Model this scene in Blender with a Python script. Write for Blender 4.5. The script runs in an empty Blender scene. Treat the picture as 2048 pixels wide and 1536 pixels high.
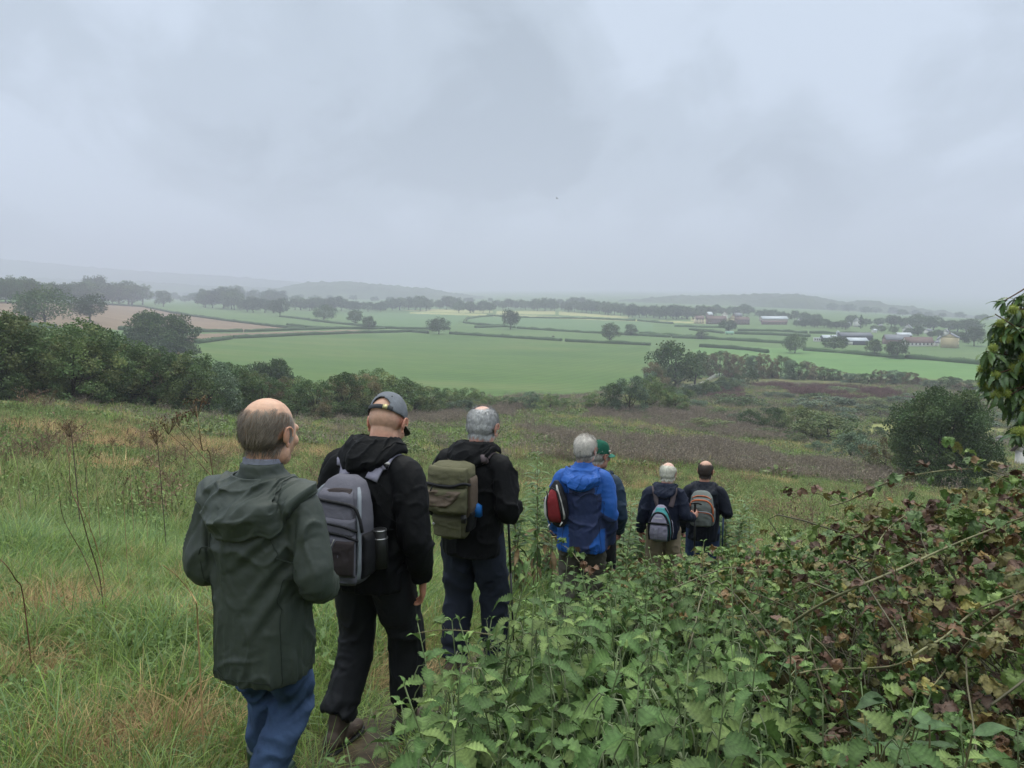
import bpy, bmesh, math, random
import numpy as np
from mathutils import Vector, Matrix
from mathutils.bvhtree import BVHTree

R = math.radians
scene = bpy.context.scene
COL = scene.collection
rng = np.random.default_rng(7)
random.seed(7)

# ---------------------------------------------------------------- camera
FPX = 1538.0                       # focal length in pixels of the 2048 wide photo
PITCH = math.atan((768 - 572) / FPX)
SP, CP = math.sin(PITCH), math.cos(PITCH)
cam_d = bpy.data.cameras.new('camera')
cam = bpy.data.objects.new('camera', cam_d)
COL.objects.link(cam)
cam_d.sensor_width = 36.0
cam_d.lens = 36.0 * FPX / 2048.0
cam_d.clip_start = 0.05
cam_d.clip_end = 30000
cam.location = (0, 0, 0)
cam.rotation_euler = (math.pi / 2 - PITCH, 0, 0)
scene.camera = cam

# ---------------------------------------------------------------- sky and light
W = bpy.data.worlds.new('World')
scene.world = W
W.use_nodes = True
nt = W.node_tree
for n in list(nt.nodes):
    nt.nodes.remove(n)


def N(tree, t, **kw):
    n = tree.nodes.new(t)
    for k, v in kw.items():
        if k.startswith('i_'):
            key = k[2:]
            n.inputs[int(key) if key.isdigit() else key.replace('_', ' ')].default_value = v
        else:
            setattr(n, k, v)
    return n


def L(tree, a, b):
    tree.links.new(a, b)


SUN_EL, SUN_AZ = R(58), R(200)
out = N(nt, 'ShaderNodeOutputWorld')
bg = N(nt, 'ShaderNodeBackground')
sky = N(nt, 'ShaderNodeTexSky', sky_type='NISHITA', sun_disc=False)
sky.sun_elevation = SUN_EL
sky.sun_rotation = SUN_AZ
sky_mul = N(nt, 'ShaderNodeVectorMath', operation='SCALE')
sky_mul.inputs['Scale'].default_value = 0.08
L(nt, sky.outputs[0], sky_mul.inputs[0])
tc = N(nt, 'ShaderNodeTexCoord')
sep = N(nt, 'ShaderNodeSeparateXYZ')
L(nt, tc.outputs['Generated'], sep.inputs[0])
zz = N(nt, 'ShaderNodeMath', operation='MAXIMUM', i_1=0.0)
L(nt, sep.outputs[2], zz.inputs[0])
zd = N(nt, 'ShaderNodeMath', operation='ADD', i_1=0.50)
L(nt, zz.outputs[0], zd.inputs[0])
cx = N(nt, 'ShaderNodeMath', operation='DIVIDE')
cy = N(nt, 'ShaderNodeMath', operation='DIVIDE')
L(nt, sep.outputs[0], cx.inputs[0]); L(nt, zd.outputs[0], cx.inputs[1])
L(nt, sep.outputs[1], cy.inputs[0]); L(nt, zd.outputs[0], cy.inputs[1])
comb = N(nt, 'ShaderNodeCombineXYZ')
L(nt, cx.outputs[0], comb.inputs[0]); L(nt, cy.outputs[0], comb.inputs[1])
comb.inputs[2].default_value = 3.7
mp = N(nt, 'ShaderNodeMapping')
mp.inputs['Scale'].default_value = (1.0, 0.8, 1.0)
mp.inputs['Location'].default_value = (2.3, 0.9, 0)
mp.inputs['Rotation'].default_value = (0, 0, R(18))
L(nt, comb.outputs[0], mp.inputs[0])
nz1 = N(nt, 'ShaderNodeTexNoise', i_Scale=2.2, i_Detail=4.0, i_Roughness=0.42, i_Distortion=0.6)
L(nt, mp.outputs[0], nz1.inputs['Vector'])
nz2 = N(nt, 'ShaderNodeTexNoise', i_Scale=6.5, i_Detail=6.0, i_Roughness=0.58, i_Distortion=0.6)
L(nt, mp.outputs[0], nz2.inputs['Vector'])
mixn = N(nt, 'ShaderNodeMath', operation='MULTIPLY_ADD', i_1=0.22)
L(nt, nz2.outputs[0], mixn.inputs[0]); L(nt, nz1.outputs[0], mixn.inputs[2])
ramp = N(nt, 'ShaderNodeValToRGB')
ramp.color_ramp.interpolation = 'EASE'
e = ramp.color_ramp.elements
e[0].position, e[0].color = 0.48, (0.430, 0.515, 0.598, 1)
e[1].position, e[1].color = 0.74, (0.690, 0.800, 0.935, 1)
m_ = ramp.color_ramp.elements.new(0.60)
m_.color = (0.550, 0.648, 0.750, 1)
# heavier and thinner banks of cloud in given parts of the sky: (photo direction, strength, spread)
wob = N(nt, 'ShaderNodeTexNoise', i_Scale=3.0, i_Detail=3.0, i_Roughness=0.5)
L(nt, tc.outputs['Generated'], wob.inputs['Vector'])
wsub = N(nt, 'ShaderNodeVectorMath', operation='SUBTRACT')
L(nt, wob.outputs['Color'], wsub.inputs[0]); wsub.inputs[1].default_value = (0.5, 0.5, 0.5)
wmad = N(nt, 'ShaderNodeVectorMath', operation='MULTIPLY_ADD')
L(nt, wsub.outputs[0], wmad.inputs[0]); wmad.inputs[1].default_value = (0.55, 0.55, 0.55)
L(nt, tc.outputs['Generated'], wmad.inputs[2])
cur = mixn.outputs[0]
for px_, py_, am_, sp_ in [(330, 180, 0.10, 8), (1400, 40, 0.12, 9), (1130, 290, 0.10, 6), (1650, 300, 0.06, 8), (240, 470, 0.06, 7), (560, 420, 0.06, 7), (1850, 100, 0.05, 8), (1000, 420, 0.06, 7),
                           (800, 290, -0.12, 5.5), (860, 40, -0.10, 8), (60, 60, -0.09, 8), (1230, 170, -0.06, 4), (1720, 440, -0.08, 8), (2040, 250, -0.05, 7), (560, 150, -0.05, 5)]:
    a_, b_ = (px_ - 1024) / FPX, (768 - py_) / FPX
    v_ = Vector((a_, CP + b_ * SP, -SP + b_ * CP)).normalized()
    dn = N(nt, 'ShaderNodeVectorMath', operation='DISTANCE')
    L(nt, wmad.outputs[0], dn.inputs[0]); dn.inputs[1].default_value = v_
    mrn = N(nt, 'ShaderNodeMapRange', interpolation_type='SMOOTHSTEP')
    mrn.inputs['From Min'].default_value = 0.0
    mrn.inputs['From Max'].default_value = math.radians(sp_) * 2.5
    mrn.inputs['To Min'].default_value = am_ * 0.62
    mrn.inputs['To Max'].default_value = 0.0
    L(nt, dn.outputs['Value'], mrn.inputs['Value'])
    ad_ = N(nt, 'ShaderNodeMath', operation='ADD')
    L(nt, cur, ad_.inputs[0]); L(nt, mrn.outputs[0], ad_.inputs[1])
    cur = ad_.outputs[0]
L(nt, cur, ramp.inputs[0])
# an overcast sky is brightest overhead
zen = N(nt, 'ShaderNodeMapRange', interpolation_type='SMOOTHSTEP')
zen.inputs['From Min'].default_value = 0.40
zen.inputs['From Max'].default_value = 0.95
zen.inputs['To Min'].default_value = 1.0
zen.inputs['To Max'].default_value = 4.4
L(nt, sep.outputs[2], zen.inputs['Value'])
cl = N(nt, 'ShaderNodeVectorMath', operation='SCALE')
L(nt, ramp.outputs[0], cl.inputs[0]); L(nt, zen.outputs[0], cl.inputs['Scale'])
# thinner, whiter cloud overhead
warm = N(nt, 'ShaderNodeMix', data_type='RGBA', blend_type='MULTIPLY')
warm.inputs[7].default_value = (1.10, 1.0, 0.84, 1)
wf = N(nt, 'ShaderNodeMapRange')
wf.inputs['From Min'].default_value = 0.40
wf.inputs['From Max'].default_value = 0.8
L(nt, sep.outputs[2], wf.inputs['Value']); L(nt, wf.outputs[0], warm.inputs[0]); L(nt, cl.outputs[0], warm.inputs[6])
mx = N(nt, 'ShaderNodeMix', data_type='RGBA')
mx.inputs[0].default_value = 0.95
L(nt, sky_mul.outputs[0], mx.inputs[6]); L(nt, warm.outputs[2], mx.inputs[7])
L(nt, mx.outputs[2], bg.inputs[0])
bg.inputs[1].default_value = 1.0
L(nt, bg.outputs[0], out.inputs[0])

sun_d = bpy.data.lights.new('sun', 'SUN')
sun_d.energy = 1.5
sun_d.angle = R(30)
sun_d.color = (1.0, 0.94, 0.84)
sun = bpy.data.objects.new('sun', sun_d)
COL.objects.link(sun)
sun.rotation_euler = (math.pi / 2 - SUN_EL, 0, math.pi - SUN_AZ + math.pi)

scene.view_settings.view_transform = 'Standard'
scene.view_settings.look = 'None'
scene.view_settings.gamma = 1.0
scene.view_settings.exposure = 0.0
scene.render.engine = 'CYCLES'
cy_ = scene.cycles
cy_.max_bounces = 5
cy_.diffuse_bounces = 3
cy_.glossy_bounces = 2
cy_.transmission_bounces = 3
cy_.transparent_max_bounces = 8
cy_.volume_bounces = 1
cy_.caustics_reflective = False
cy_.caustics_refractive = False
cy_.use_denoising = True
cy_.use_adaptive_sampling = False
cy_.denoising_prefilter = 'ACCURATE'
cy_.sample_clamp_indirect = 6.0

# ---------------------------------------------------------------- pixel helpers
def slope_of(py):
    """Z per metre forward for photo row py"""
    return math.tan(math.atan((768 - py) / FPX) - PITCH)


def ray(px, py):
    a, b = (px - 1024) / FPX, (768 - py) / FPX
    return np.array([a, CP + b * SP, -SP + b * CP])


def at_depth(px, py, Y):
    r = ray(px, py)
    return r * (Y / r[1])


def to_px(X, Y, Z):
    d = np.maximum(Y * CP - Z * SP, 1e-3)
    return 1024 + FPX * X / d, 768 - FPX * (Y * SP + Z * CP) / d


# ---------------------------------------------------------------- numpy noise
_perm = np.random.default_rng(3).permutation(256)
_perm = np.concatenate([_perm, _perm, _perm])
_grad = np.random.default_rng(4).normal(size=(256, 3))
_grad /= np.linalg.norm(_grad, axis=1)[:, None]


def noise3(P):
    P = np.asarray(P, float)
    i = np.floor(P).astype(int)
    f = P - i
    i &= 255
    u = f * f * f * (f * (f * 6 - 15) + 10)
    r = 0.0
    for dx in (0, 1):
        wx = u[:, 0] if dx else 1 - u[:, 0]
        for dy in (0, 1):
            wy = u[:, 1] if dy else 1 - u[:, 1]
            for dz in (0, 1):
                wz = u[:, 2] if dz else 1 - u[:, 2]
                h = _perm[_perm[_perm[(i[:, 0] + dx) & 255] + ((i[:, 1] + dy) & 255)] + ((i[:, 2] + dz) & 255)]
                g = _grad[h]
                r = r + wx * wy * wz * (g[:, 0] * (f[:, 0] - dx) + g[:, 1] * (f[:, 1] - dy) + g[:, 2] * (f[:, 2] - dz))
    return r * 1.5


def fbm(P, octs=4, rough=0.5):
    a, s, t = 1.0, 0.0, 0.0
    P = np.asarray(P, float)
    for k in range(octs):
        s = s + a * noise3(P + 17.3 * k)
        t += a
        a *= rough
        P = P * 2.03
    return s / t


def ridge(P):
    return 1 - np.clip(np.abs(noise3(P)) * 2.2, 0, 1)


def smooth(a, b, x):
    t = np.clip((x - a) / (b - a), 0, 1)
    return t * t * (3 - 2 * t)


# ---------------------------------------------------------------- terrain
T_Y = np.array([8, 15, 30, 60, 100, 150, 220, 300, 450, 700, 1100, 2000, 4000, 9000], float)
T_PX = np.array([-1000, 0, 400, 800, 1200, 1600, 2048, 3000], float)
T_ROWS = [
    [1080, 950, 830, 750, 715, 690, 660, 640, 612, 595, 597, 595, 588, 581],
    [1119, 1010, 890, 800, 770, 740, 695, 665, 622, 598, 600, 597, 588, 581],
    [1147, 1050, 935, 850, 815, 785, 740, 712, 676, 640, 615, 600, 588, 581],
    [1174, 1080, 970, 885, 838, 805, 775, 745, 697, 656, 626, 602, 588, 581],
    [1198, 1095, 988, 903, 850, 815, 788, 757, 705, 660, 628, 603, 588, 581],
    [1215, 1112, 1010, 935, 882, 830, 785, 752, 705, 660, 632, 613, 594, 583],
    [1260, 1145, 1050, 970, 905, 848, 790, 755, 706, 664, 642, 635, 609, 590],
    [1285, 1185, 1090, 1010, 930, 860, 800, 758, 706, 664, 645, 637, 610, 590],
]


def pchip(x, y, xi):
    h = np.diff(x)
    d = np.diff(y) / h
    m = np.zeros_like(y)
    m[0], m[-1] = d[0], d[-1]
    for k in range(1, len(x) - 1):
        if d[k - 1] * d[k] > 0:
            w1, w2 = 2 * h[k] + h[k - 1], h[k] + 2 * h[k - 1]
            m[k] = (w1 + w2) / (w1 / d[k - 1] + w2 / d[k])
    k = np.clip(np.searchsorted(x, xi) - 1, 0, len(h) - 1)
    t = (xi - x[k]) / h[k]
    return ((2 * t ** 3 - 3 * t ** 2 + 1) * y[k] + (t ** 3 - 2 * t ** 2 + t) * h[k] * m[k]
            + (-2 * t ** 3 + 3 * t ** 2) * y[k + 1] + (t ** 3 - t ** 2) * h[k] * m[k + 1])


_LY = np.linspace(math.log(8), math.log(9000), 420)
_LU = np.linspace((-1000 - 1024) / FPX, (3000 - 1024) / FPX, 240)
_z = np.array([[slope_of(p) * y for p, y in zip(r, T_Y)] for r in T_ROWS])
_z = np.array([pchip(np.log(T_Y), r, _LY) for r in _z])
LUT = np.array([pchip((T_PX - 1024) / FPX, _z[:, j], _LU) for j in range(len(_LY))])   # [logY, u]


def terrain(X, Y, rough=True):
    X = np.atleast_1d(np.asarray(X, float))
    Y = np.atleast_1d(np.asarray(Y, float))
    Yc = np.clip(Y, 8, 8999)
    u = np.clip(X / Yc, _LU[0], _LU[-1] - 1e-6)
    a = (np.log(Yc) - _LY[0]) / (_LY[1] - _LY[0])
    b = (u - _LU[0]) / (_LU[1] - _LU[0])
    i = np.clip(a.astype(int), 0, len(_LY) - 2)
    j = np.clip(b.astype(int), 0, len(_LU) - 2)
    a, b = a - i, b - j
    far = (LUT[i, j] * (1 - a) + LUT[i + 1, j] * a) * (1 - b) + (LUT[i, j + 1] * (1 - a) + LUT[i + 1, j + 1] * a) * b
    Yn = np.clip(Y, -40, 16)
    near = -(1.84 + 0.11 * Yn + 0.0095 * Yn * np.abs(Yn)) - 0.075 * np.clip(X, -12, 12)
    w = smooth(5.5, 13, Y)
    z = near * (1 - w) + far * w
    if rough:
        P = np.stack([X, Y, np.zeros_like(X)], 1)
        z = z + 0.05 * noise3(P * 1.1) * smooth(-3, 2, Y) + smooth(12, 60, Y) * (0.35 * noise3(P / 9.0)) * (1 - smooth(150, 220, Y))
    return z


def tz(x, y):
    return float(terrain(x, y)[0])


def hit(px, py, tmin=1.2):
    """where the sight line through a photo pixel meets the ground"""
    r = ray(px, py)
    r = r / r[1]
    ts = np.exp(np.linspace(math.log(tmin), math.log(8900), 2500))
    P = r[None, :] * ts[:, None]
    g = P[:, 2] - terrain(P[:, 0], P[:, 1])
    k = int(np.argmax(g < 0)) if (g < 0).any() else len(ts) - 1
    a, b = ts[max(k - 1, 0)], ts[k]
    for _ in range(30):
        m = 0.5 * (a + b)
        if r[2] * m < terrain(r[0] * m, m)[0]:
            b = m
        else:
            a = m
    return np.array([r[0] * a, a, tz(r[0] * a, a)])


# ---------------------------------------------------------------- object helpers
def link(o, parent=None):
    COL.objects.link(o)
    if parent is not None:
        o.parent = parent
    return o


def tag(o, label=None, cat=None, group=None, kind=None):
    if label: o['label'] = label
    if cat: o['category'] = cat
    if group: o['group'] = group
    if kind: o['kind'] = kind
    return o


def empty(name, loc=(0, 0, 0), rz=0.0, parent=None):
    o = bpy.data.objects.new(name, None)
    o.empty_display_size = 0.2
    o.location = loc
    o.rotation_euler = (0, 0, rz)
    return link(o, parent)


def mesh_np(name, V, F, col=None, smooth_=False, mi=None):
    """mesh from vertex array and one face array (n,k) or a list of such arrays"""
    me = bpy.data.meshes.new(name)
    V = np.ascontiguousarray(V, dtype=np.float32)
    if not isinstance(F, (list, tuple)):
        F = [F]
    F = [np.asarray(f, dtype=np.int32) for f in F if len(f)]
    me.vertices.add(len(V))
    me.vertices.foreach_set('co', V.ravel())
    nl = sum(f.size for f in F)
    nf = sum(len(f) for f in F)
    me.loops.add(nl)
    me.polygons.add(nf)
    me.loops.foreach_set('vertex_index', np.concatenate([f.ravel() for f in F]))
    tot = np.concatenate([np.full(len(f), f.shape[1], np.int32) for f in F])
    st = np.concatenate([[0], np.cumsum(tot)[:-1]]).astype(np.int32)
    me.polygons.foreach_set('loop_start', st)
    me.polygons.foreach_set('loop_total', tot)
    if smooth_:
        me.polygons.foreach_set('use_smooth', np.ones(nf, bool))
    if mi is not None:
        me.polygons.foreach_set('material_index', np.asarray(mi, np.int32))
    me.update(calc_edges=True)
    if col is not None:
        c = np.ones((len(V), 4), np.float32)
        c[:, :3] = col
        at = me.color_attributes.new('Col', 'FLOAT_COLOR', 'POINT')
        at.data.foreach_set('color', c.ravel())
    return me


def obj(name, me, mat=None, parent=None):
    o = bpy.data.objects.new(name, me)
    if mat is not None:
        for m in (mat if isinstance(mat, (list, tuple)) else [mat]):
            me.materials.append(m)
    return link(o, parent)


class MB:
    """collects pieces into one mesh"""
    def __init__(self):
        self.V, self.F, self.C, self.n = [], {}, [], 0

    def add(self, V, F, col=(1, 1, 1)):
        V = np.asarray(V, float).reshape(-1, 3)
        if not isinstance(F, list):
            F = [F]
        for f in F:
            f = np.asarray(f)
            if f.size:
                self.F.setdefault(f.shape[1], []).append(f + self.n)
        c = np.asarray(col, float)
        self.C.append(np.broadcast_to(c, (len(V), 3)) if c.ndim == 1 else c)
        self.V.append(V)
        self.n += len(V)

    def mesh(self, name, smooth_=False):
        return mesh_np(name, np.concatenate(self.V), [np.concatenate(v) for v in self.F.values()], np.concatenate(self.C), smooth_)

    def build(self, name, mat, parent=None, smooth_=False):
        return obj(name, self.mesh(name, smooth_), mat, parent)

    def box(self, lo, hi, col=(1, 1, 1), M=None):
        a, b = np.array(lo, float), np.array(hi, float)
        v = np.array([[x, y, z] for z in (a[2], b[2]) for y in (a[1], b[1]) for x in (a[0], b[0])])
        if M is not None:
            v = v @ np.asarray(M)[:3, :3].T + np.asarray(M)[:3, 3]
        self.add(v, np.array([[0, 2, 3, 1], [4, 5, 7, 6], [0, 1, 5, 4], [2, 6, 7, 3], [0, 4, 6, 2], [1, 3, 7, 5]]), col)

    def tube(self, pts, rad, n=6, col=(1, 1, 1), cap=True):
        V, F = tube_vf(pts, rad, n, cap)
        self.add(V, F, col)


def frames(P):
    P = np.asarray(P, float)
    T = np.gradient(P, axis=0)
    T /= np.maximum(np.linalg.norm(T, axis=1), 1e-9)[:, None]
    ref = np.array([0.0, 0, 1]) if abs(T[0, 2]) < 0.9 else np.array([1.0, 0, 0])
    A = np.zeros_like(P)
    a = np.cross(T[0], ref)
    for k in range(len(P)):
        a = a - T[k] * np.dot(a, T[k])
        a /= max(np.linalg.norm(a), 1e-9)
        A[k] = a
    return T, A, np.cross(T, A)


def tube_vf(pts, rad, n=6, cap=True):
    P = np.asarray(pts, float)
    r = np.broadcast_to(np.asarray(rad, float), (len(P),)) if np.ndim(rad) <= 1 else None
    T, A, B = frames(P)
    th = np.linspace(0, 2 * np.pi, n, endpoint=False)
    V = P[:, None, :] + r[:, None, None] * (np.cos(th)[None, :, None] * A[:, None, :] + np.sin(th)[None, :, None] * B[:, None, :])
    return loft_vf(V, cap)


def loft_vf(V, cap=True):
    """V: (rings, n, 3)"""
    m, n = V.shape[:2]
    i = np.arange(m - 1)[:, None] * n
    j = np.arange(n)[None, :]
    k = (j + 1) % n
    F = np.stack([i + j, i + k, i + n + k, i + n + j], -1).reshape(-1, 4)
    V = V.reshape(-1, 3)
    if not cap:
        return V, [F]
    c0, c1 = V[:n].mean(0), V[-n:].mean(0)
    V = np.vstack([V, c0, c1])
    a = np.arange(n)
    b = (a + 1) % n
    t0 = np.stack([b, a, np.full(n, m * n)], 1)
    t1 = np.stack([a + (m - 1) * n, b + (m - 1) * n, np.full(n, m * n + 1)], 1)
    return V, [F, np.vstack([t0, t1])]


def curve_pts(ctrl, n=24):
    """smooth curve through control points (Catmull-Rom)"""
    C = np.asarray(ctrl, float)
    C = np.vstack([2 * C[0] - C[1], C, 2 * C[-1] - C[-2]])
    out_, per = [], max(2, n // (len(C) - 3))
    for k in range(1, len(C) - 2):
        t = np.linspace(0, 1, per, endpoint=False)[:, None]
        p0, p1, p2, p3 = C[k - 1], C[k], C[k + 1], C[k + 2]
        out_.append(0.5 * (2 * p1 + (p2 - p0) * t + (2 * p0 - 5 * p1 + 4 * p2 - p3) * t ** 2 + (3 * p1 - p0 - 3 * p2 + p3) * t ** 3))
    out_.append(C[-2][None])
    return np.vstack(out_)


def copy_tree(o, parent=None):
    c = o.copy()
    COL.objects.link(c)
    if parent is not None:
        c.parent = parent
    for ch in [x for x in o.children]:
        copy_tree(ch, c)
    return c


def in_poly(px, py, poly):
    poly = np.asarray(poly, float)
    r = np.zeros(px.shape, bool)
    x0, y0 = poly[-1]
    for x1, y1 in poly:
        c = ((y1 > py) != (y0 > py)) & (px < (x0 - x1) * (py - y1) / (y0 - y1 + 1e-12) + x1)
        r ^= c
        x0, y0 = x1, y1
    return r


# ---------------------------------------------------------------- materials
def srgb(r, g, b):
    f = lambda v: ((v / 255 + 0.055) / 1.055) ** 2.4 if v > 10 else v / 255 / 12.92
    return (f(r), f(g), f(b), 1)


def new_mat(name):
    m = bpy.data.materials.new(name)
    m.use_nodes = True
    t = m.node_tree
    b = next(n for n in t.nodes if n.type == 'BSDF_PRINCIPLED')
    return m, t, b


def ground_mat(name, stops, scale, bump=0.3, bscale=None, rough=0.9, stretch=(1, 1, 1), detail=8, rot=0.0, fine=None, lines=None):
    """colour from layered noise over object position"""
    m, t, b = new_mat(name)
    tc = N(t, 'ShaderNodeTexCoord')
    mp = N(t, 'ShaderNodeMapping')
    mp.inputs['Scale'].default_value = stretch
    mp.inputs['Rotation'].default_value = (0, 0, rot)
    L(t, tc.outputs['Object'], mp.inputs[0])
    n1 = N(t, 'ShaderNodeTexNoise', i_Scale=scale, i_Detail=float(detail), i_Roughness=0.6)
    L(t, mp.outputs[0], n1.inputs['Vector'])
    rp = N(t, 'ShaderNodeValToRGB')
    el = rp.color_ramp.elements
    while len(el) < len(stops):
        el.new(0.5)
    for e_, (p_, c_) in zip(el, stops):
        e_.position = p_
        e_.color = (*c_[:3], 1)
    L(t, n1.outputs[0], rp.inputs[0])
    src = rp.outputs[0]
    if fine:
        n3 = N(t, 'ShaderNodeTexNoise', i_Scale=fine[0], i_Detail=6.0, i_Roughness=0.65)
        L(t, tc.outputs['Object'], n3.inputs['Vector'])
        mr = N(t, 'ShaderNodeMapRange')
        mr.inputs['From Min'].default_value = 0.3
        mr.inputs['From Max'].default_value = 0.7
        mr.inputs['To Min'].default_value = 1 - fine[1]
        mr.inputs['To Max'].default_value = 1 + fine[1]
        L(t, n3.outputs[0], mr.inputs['Value'])
        vm = N(t, 'ShaderNodeVectorMath', operation='SCALE')
        L(t, src, vm.inputs[0]); L(t, mr.outputs[0], vm.inputs['Scale'])
        src = vm.outputs[0]
    if lines:                       # drilled rows
        m3 = N(t, 'ShaderNodeMapping')
        m3.inputs['Rotation'].default_value = (0, 0, lines[2])
        L(t, tc.outputs['Object'], m3.inputs[0])
        wv_ = N(t, 'ShaderNodeTexWave', i_Scale=lines[0] * 0.05, i_Distortion=1.5, i_Detail=2.0)
        L(t, m3.outputs[0], wv_.inputs['Vector'])
        mr3 = N(t, 'ShaderNodeMapRange')
        mr3.inputs['To Min'].default_value = 1 - lines[1]
        mr3.inputs['To Max'].default_value = 1 + lines[1]
        L(t, wv_.outputs['Fac'], mr3.inputs['Value'])
        v3 = N(t, 'ShaderNodeVectorMath', operation='SCALE')
        L(t, src, v3.inputs[0]); L(t, mr3.outputs[0], v3.inputs['Scale'])
        src = v3.outputs[0]
    L(t, src, b.inputs['Base Color'])
    b.inputs['Roughness'].default_value = rough
    b.inputs['Specular IOR Level'].default_value = 0.2
    if bump:
        n2 = N(t, 'ShaderNodeTexNoise', i_Scale=(bscale or scale * 8), i_Detail=6.0)
        L(t, tc.outputs['Object'], n2.inputs['Vector'])
        bp = N(t, 'ShaderNodeBump', i_Strength=bump)
        L(t, n2.outputs[0], bp.inputs['Height'])
        L(t, bp.outputs[0], b.inputs['Normal'])
    return m


def leaf_mat(name, base=(1, 1, 1), rough=0.5, trans=0.3, spec=0.4, var=0.25, mott=0.0, mscale=90.0):
    """thin leaf: colour attribute times a base, some light through it"""
    m, t, b = new_mat(name)
    at = N(t, 'ShaderNodeVertexColor', layer_name='Col')
    oi = N(t, 'ShaderNodeObjectInfo')
    mr = N(t, 'ShaderNodeMapRange')
    mr.inputs['To Min'].default_value = 1 - var
    mr.inputs['To Max'].default_value = 1 + var
    L(t, oi.outputs['Random'], mr.inputs['Value'])
    mu = N(t, 'ShaderNodeMix', data_type='RGBA', blend_type='MULTIPLY')
    mu.inputs[0].default_value = 1
    mu.inputs[7].default_value = (*base[:3], 1)
    L(t, at.outputs[0], mu.inputs[6])
    vm = N(t, 'ShaderNodeVectorMath', operation='SCALE')
    L(t, mu.outputs[2], vm.inputs[0]); L(t, mr.outputs[0], vm.inputs['Scale'])
    if mott:
        tc = N(t, 'ShaderNodeTexCoord')
        nz = N(t, 'ShaderNodeTexNoise', i_Scale=mscale, i_Detail=4.0, i_Roughness=0.65)
        L(t, tc.outputs['Object'], nz.inputs['Vector'])
        m2 = N(t, 'ShaderNodeMapRange')
        m2.inputs['From Min'].default_value = 0.3; m2.inputs['From Max'].default_value = 0.7
        m2.inputs['To Min'].default_value = 1 - mott; m2.inputs['To Max'].default_value = 1 + mott
        L(t, nz.outputs[0], m2.inputs['Value'])
        v2 = N(t, 'ShaderNodeVectorMath', operation='SCALE')
        L(t, vm.outputs[0], v2.inputs[0]); L(t, m2.outputs[0], v2.inputs['Scale'])
        vm = v2
        bp = N(t, 'ShaderNodeBump', i_Strength=0.5, i_Distance=0.004)
        L(t, nz.outputs[0], bp.inputs['Height']); L(t, bp.outputs[0], b.inputs['Normal'])
    L(t, vm.outputs[0], b.inputs['Base Color'])
    b.inputs['Roughness'].default_value = rough
    b.inputs['Specular IOR Level'].default_value = spec
    tr = N(t, 'ShaderNodeBsdfTranslucent')
    L(t, vm.outputs[0], tr.inputs[0])
    ms = N(t, 'ShaderNodeMixShader', i_0=trans)
    o_ = next(n for n in t.nodes if n.type == 'OUTPUT_MATERIAL')
    L(t, b.outputs[0], ms.inputs[1]); L(t, tr.outputs[0], ms.inputs[2]); L(t, ms.outputs[0], o_.inputs[0])
    return m


def plain_mat(name, col, rough=0.7, spec=0.3, nscale=30, namt=0.12, bump=0.05, bscale=200, metal=0.0, vcol=False, sheen=0.0):
    m, t, b = new_mat(name)
    tc = N(t, 'ShaderNodeTexCoord')
    n1 = N(t, 'ShaderNodeTexNoise', i_Scale=float(nscale), i_Detail=5.0)
    L(t, tc.outputs['Object'], n1.inputs['Vector'])
    mr = N(t, 'ShaderNodeMapRange')
    mr.inputs['From Min'].default_value = 0.3
    mr.inputs['From Max'].default_value = 0.7
    mr.inputs['To Min'].default_value = 1 - namt
    mr.inputs['To Max'].default_value = 1 + namt
    L(t, n1.outputs[0], mr.inputs['Value'])
    vm = N(t, 'ShaderNodeVectorMath', operation='SCALE')
    if vcol:
        at = N(t, 'ShaderNodeVertexColor', layer_name='Col')
        mu = N(t, 'ShaderNodeMix', data_type='RGBA', blend_type='MULTIPLY')
        mu.inputs[0].default_value = 1
        mu.inputs[7].default_value = (*col[:3], 1)
        L(t, at.outputs[0], mu.inputs[6])
        L(t, mu.outputs[2], vm.inputs[0])
    else:
        vm.inputs[0].default_value = col[:3]
    L(t, mr.outputs[0], vm.inputs['Scale'])
    L(t, vm.outputs[0], b.inputs['Base Color'])
    b.inputs['Roughness'].default_value = rough
    b.inputs['Specular IOR Level'].default_value = spec
    b.inputs['Metallic'].default_value = metal
    if sheen:
        b.inputs['Sheen Weight'].default_value = sheen
    if bump:
        n2 = N(t, 'ShaderNodeTexNoise', i_Scale=float(bscale), i_Detail=4.0)
        L(t, tc.outputs['Object'], n2.inputs['Vector'])
        bp = N(t, 'ShaderNodeBump', i_Strength=bump, i_Distance=0.01)
        L(t, n2.outputs[0], bp.inputs['Height'])
        L(t, bp.outputs[0], b.inputs['Normal'])
    return m

# ================================================================ GROUND, FIELDS, HILLS
rows_y = np.concatenate([np.linspace(-40, -2, 20), np.arange(-1.5, 1.0, 0.25), np.exp(np.arange(0, math.log(8900), 0.0125))])
NU = 520
us = np.linspace(-1.15, 1.15, NU)
GX = us[None, :] * (np.maximum(rows_y, 0) + 14)[:, None]
GY = np.repeat(rows_y[:, None], NU, 1)
GZ = terrain(GX.ravel(), GY.ravel()).reshape(GX.shape)
nr = len(rows_y)
ii = (np.arange(nr - 1)[:, None] * NU + np.arange(NU - 1)[None, :]).ravel()
QF = np.stack([ii, ii + 1, ii + NU + 1, ii + NU], 1)
GV = np.stack([GX.ravel(), GY.ravel(), GZ.ravel()], 1)
fc = GV[QF].mean(1)
fpx, fpy = to_px(fc[:, 0], fc[:, 1], fc[:, 2])
region = np.zeros(len(QF), int)          # 0 hillside
plain_edge = np.array([[-1100, 100], [0, 100], [400, 110], [800, 150], [1170, 215], [1283, 290], [1320, 300], [1600, 300], [1830, 290], [2048, 280], [3100, 280]], float)
uu = (fc[:, 0] / np.maximum(fc[:, 1], 1)) * FPX + 1024
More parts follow.
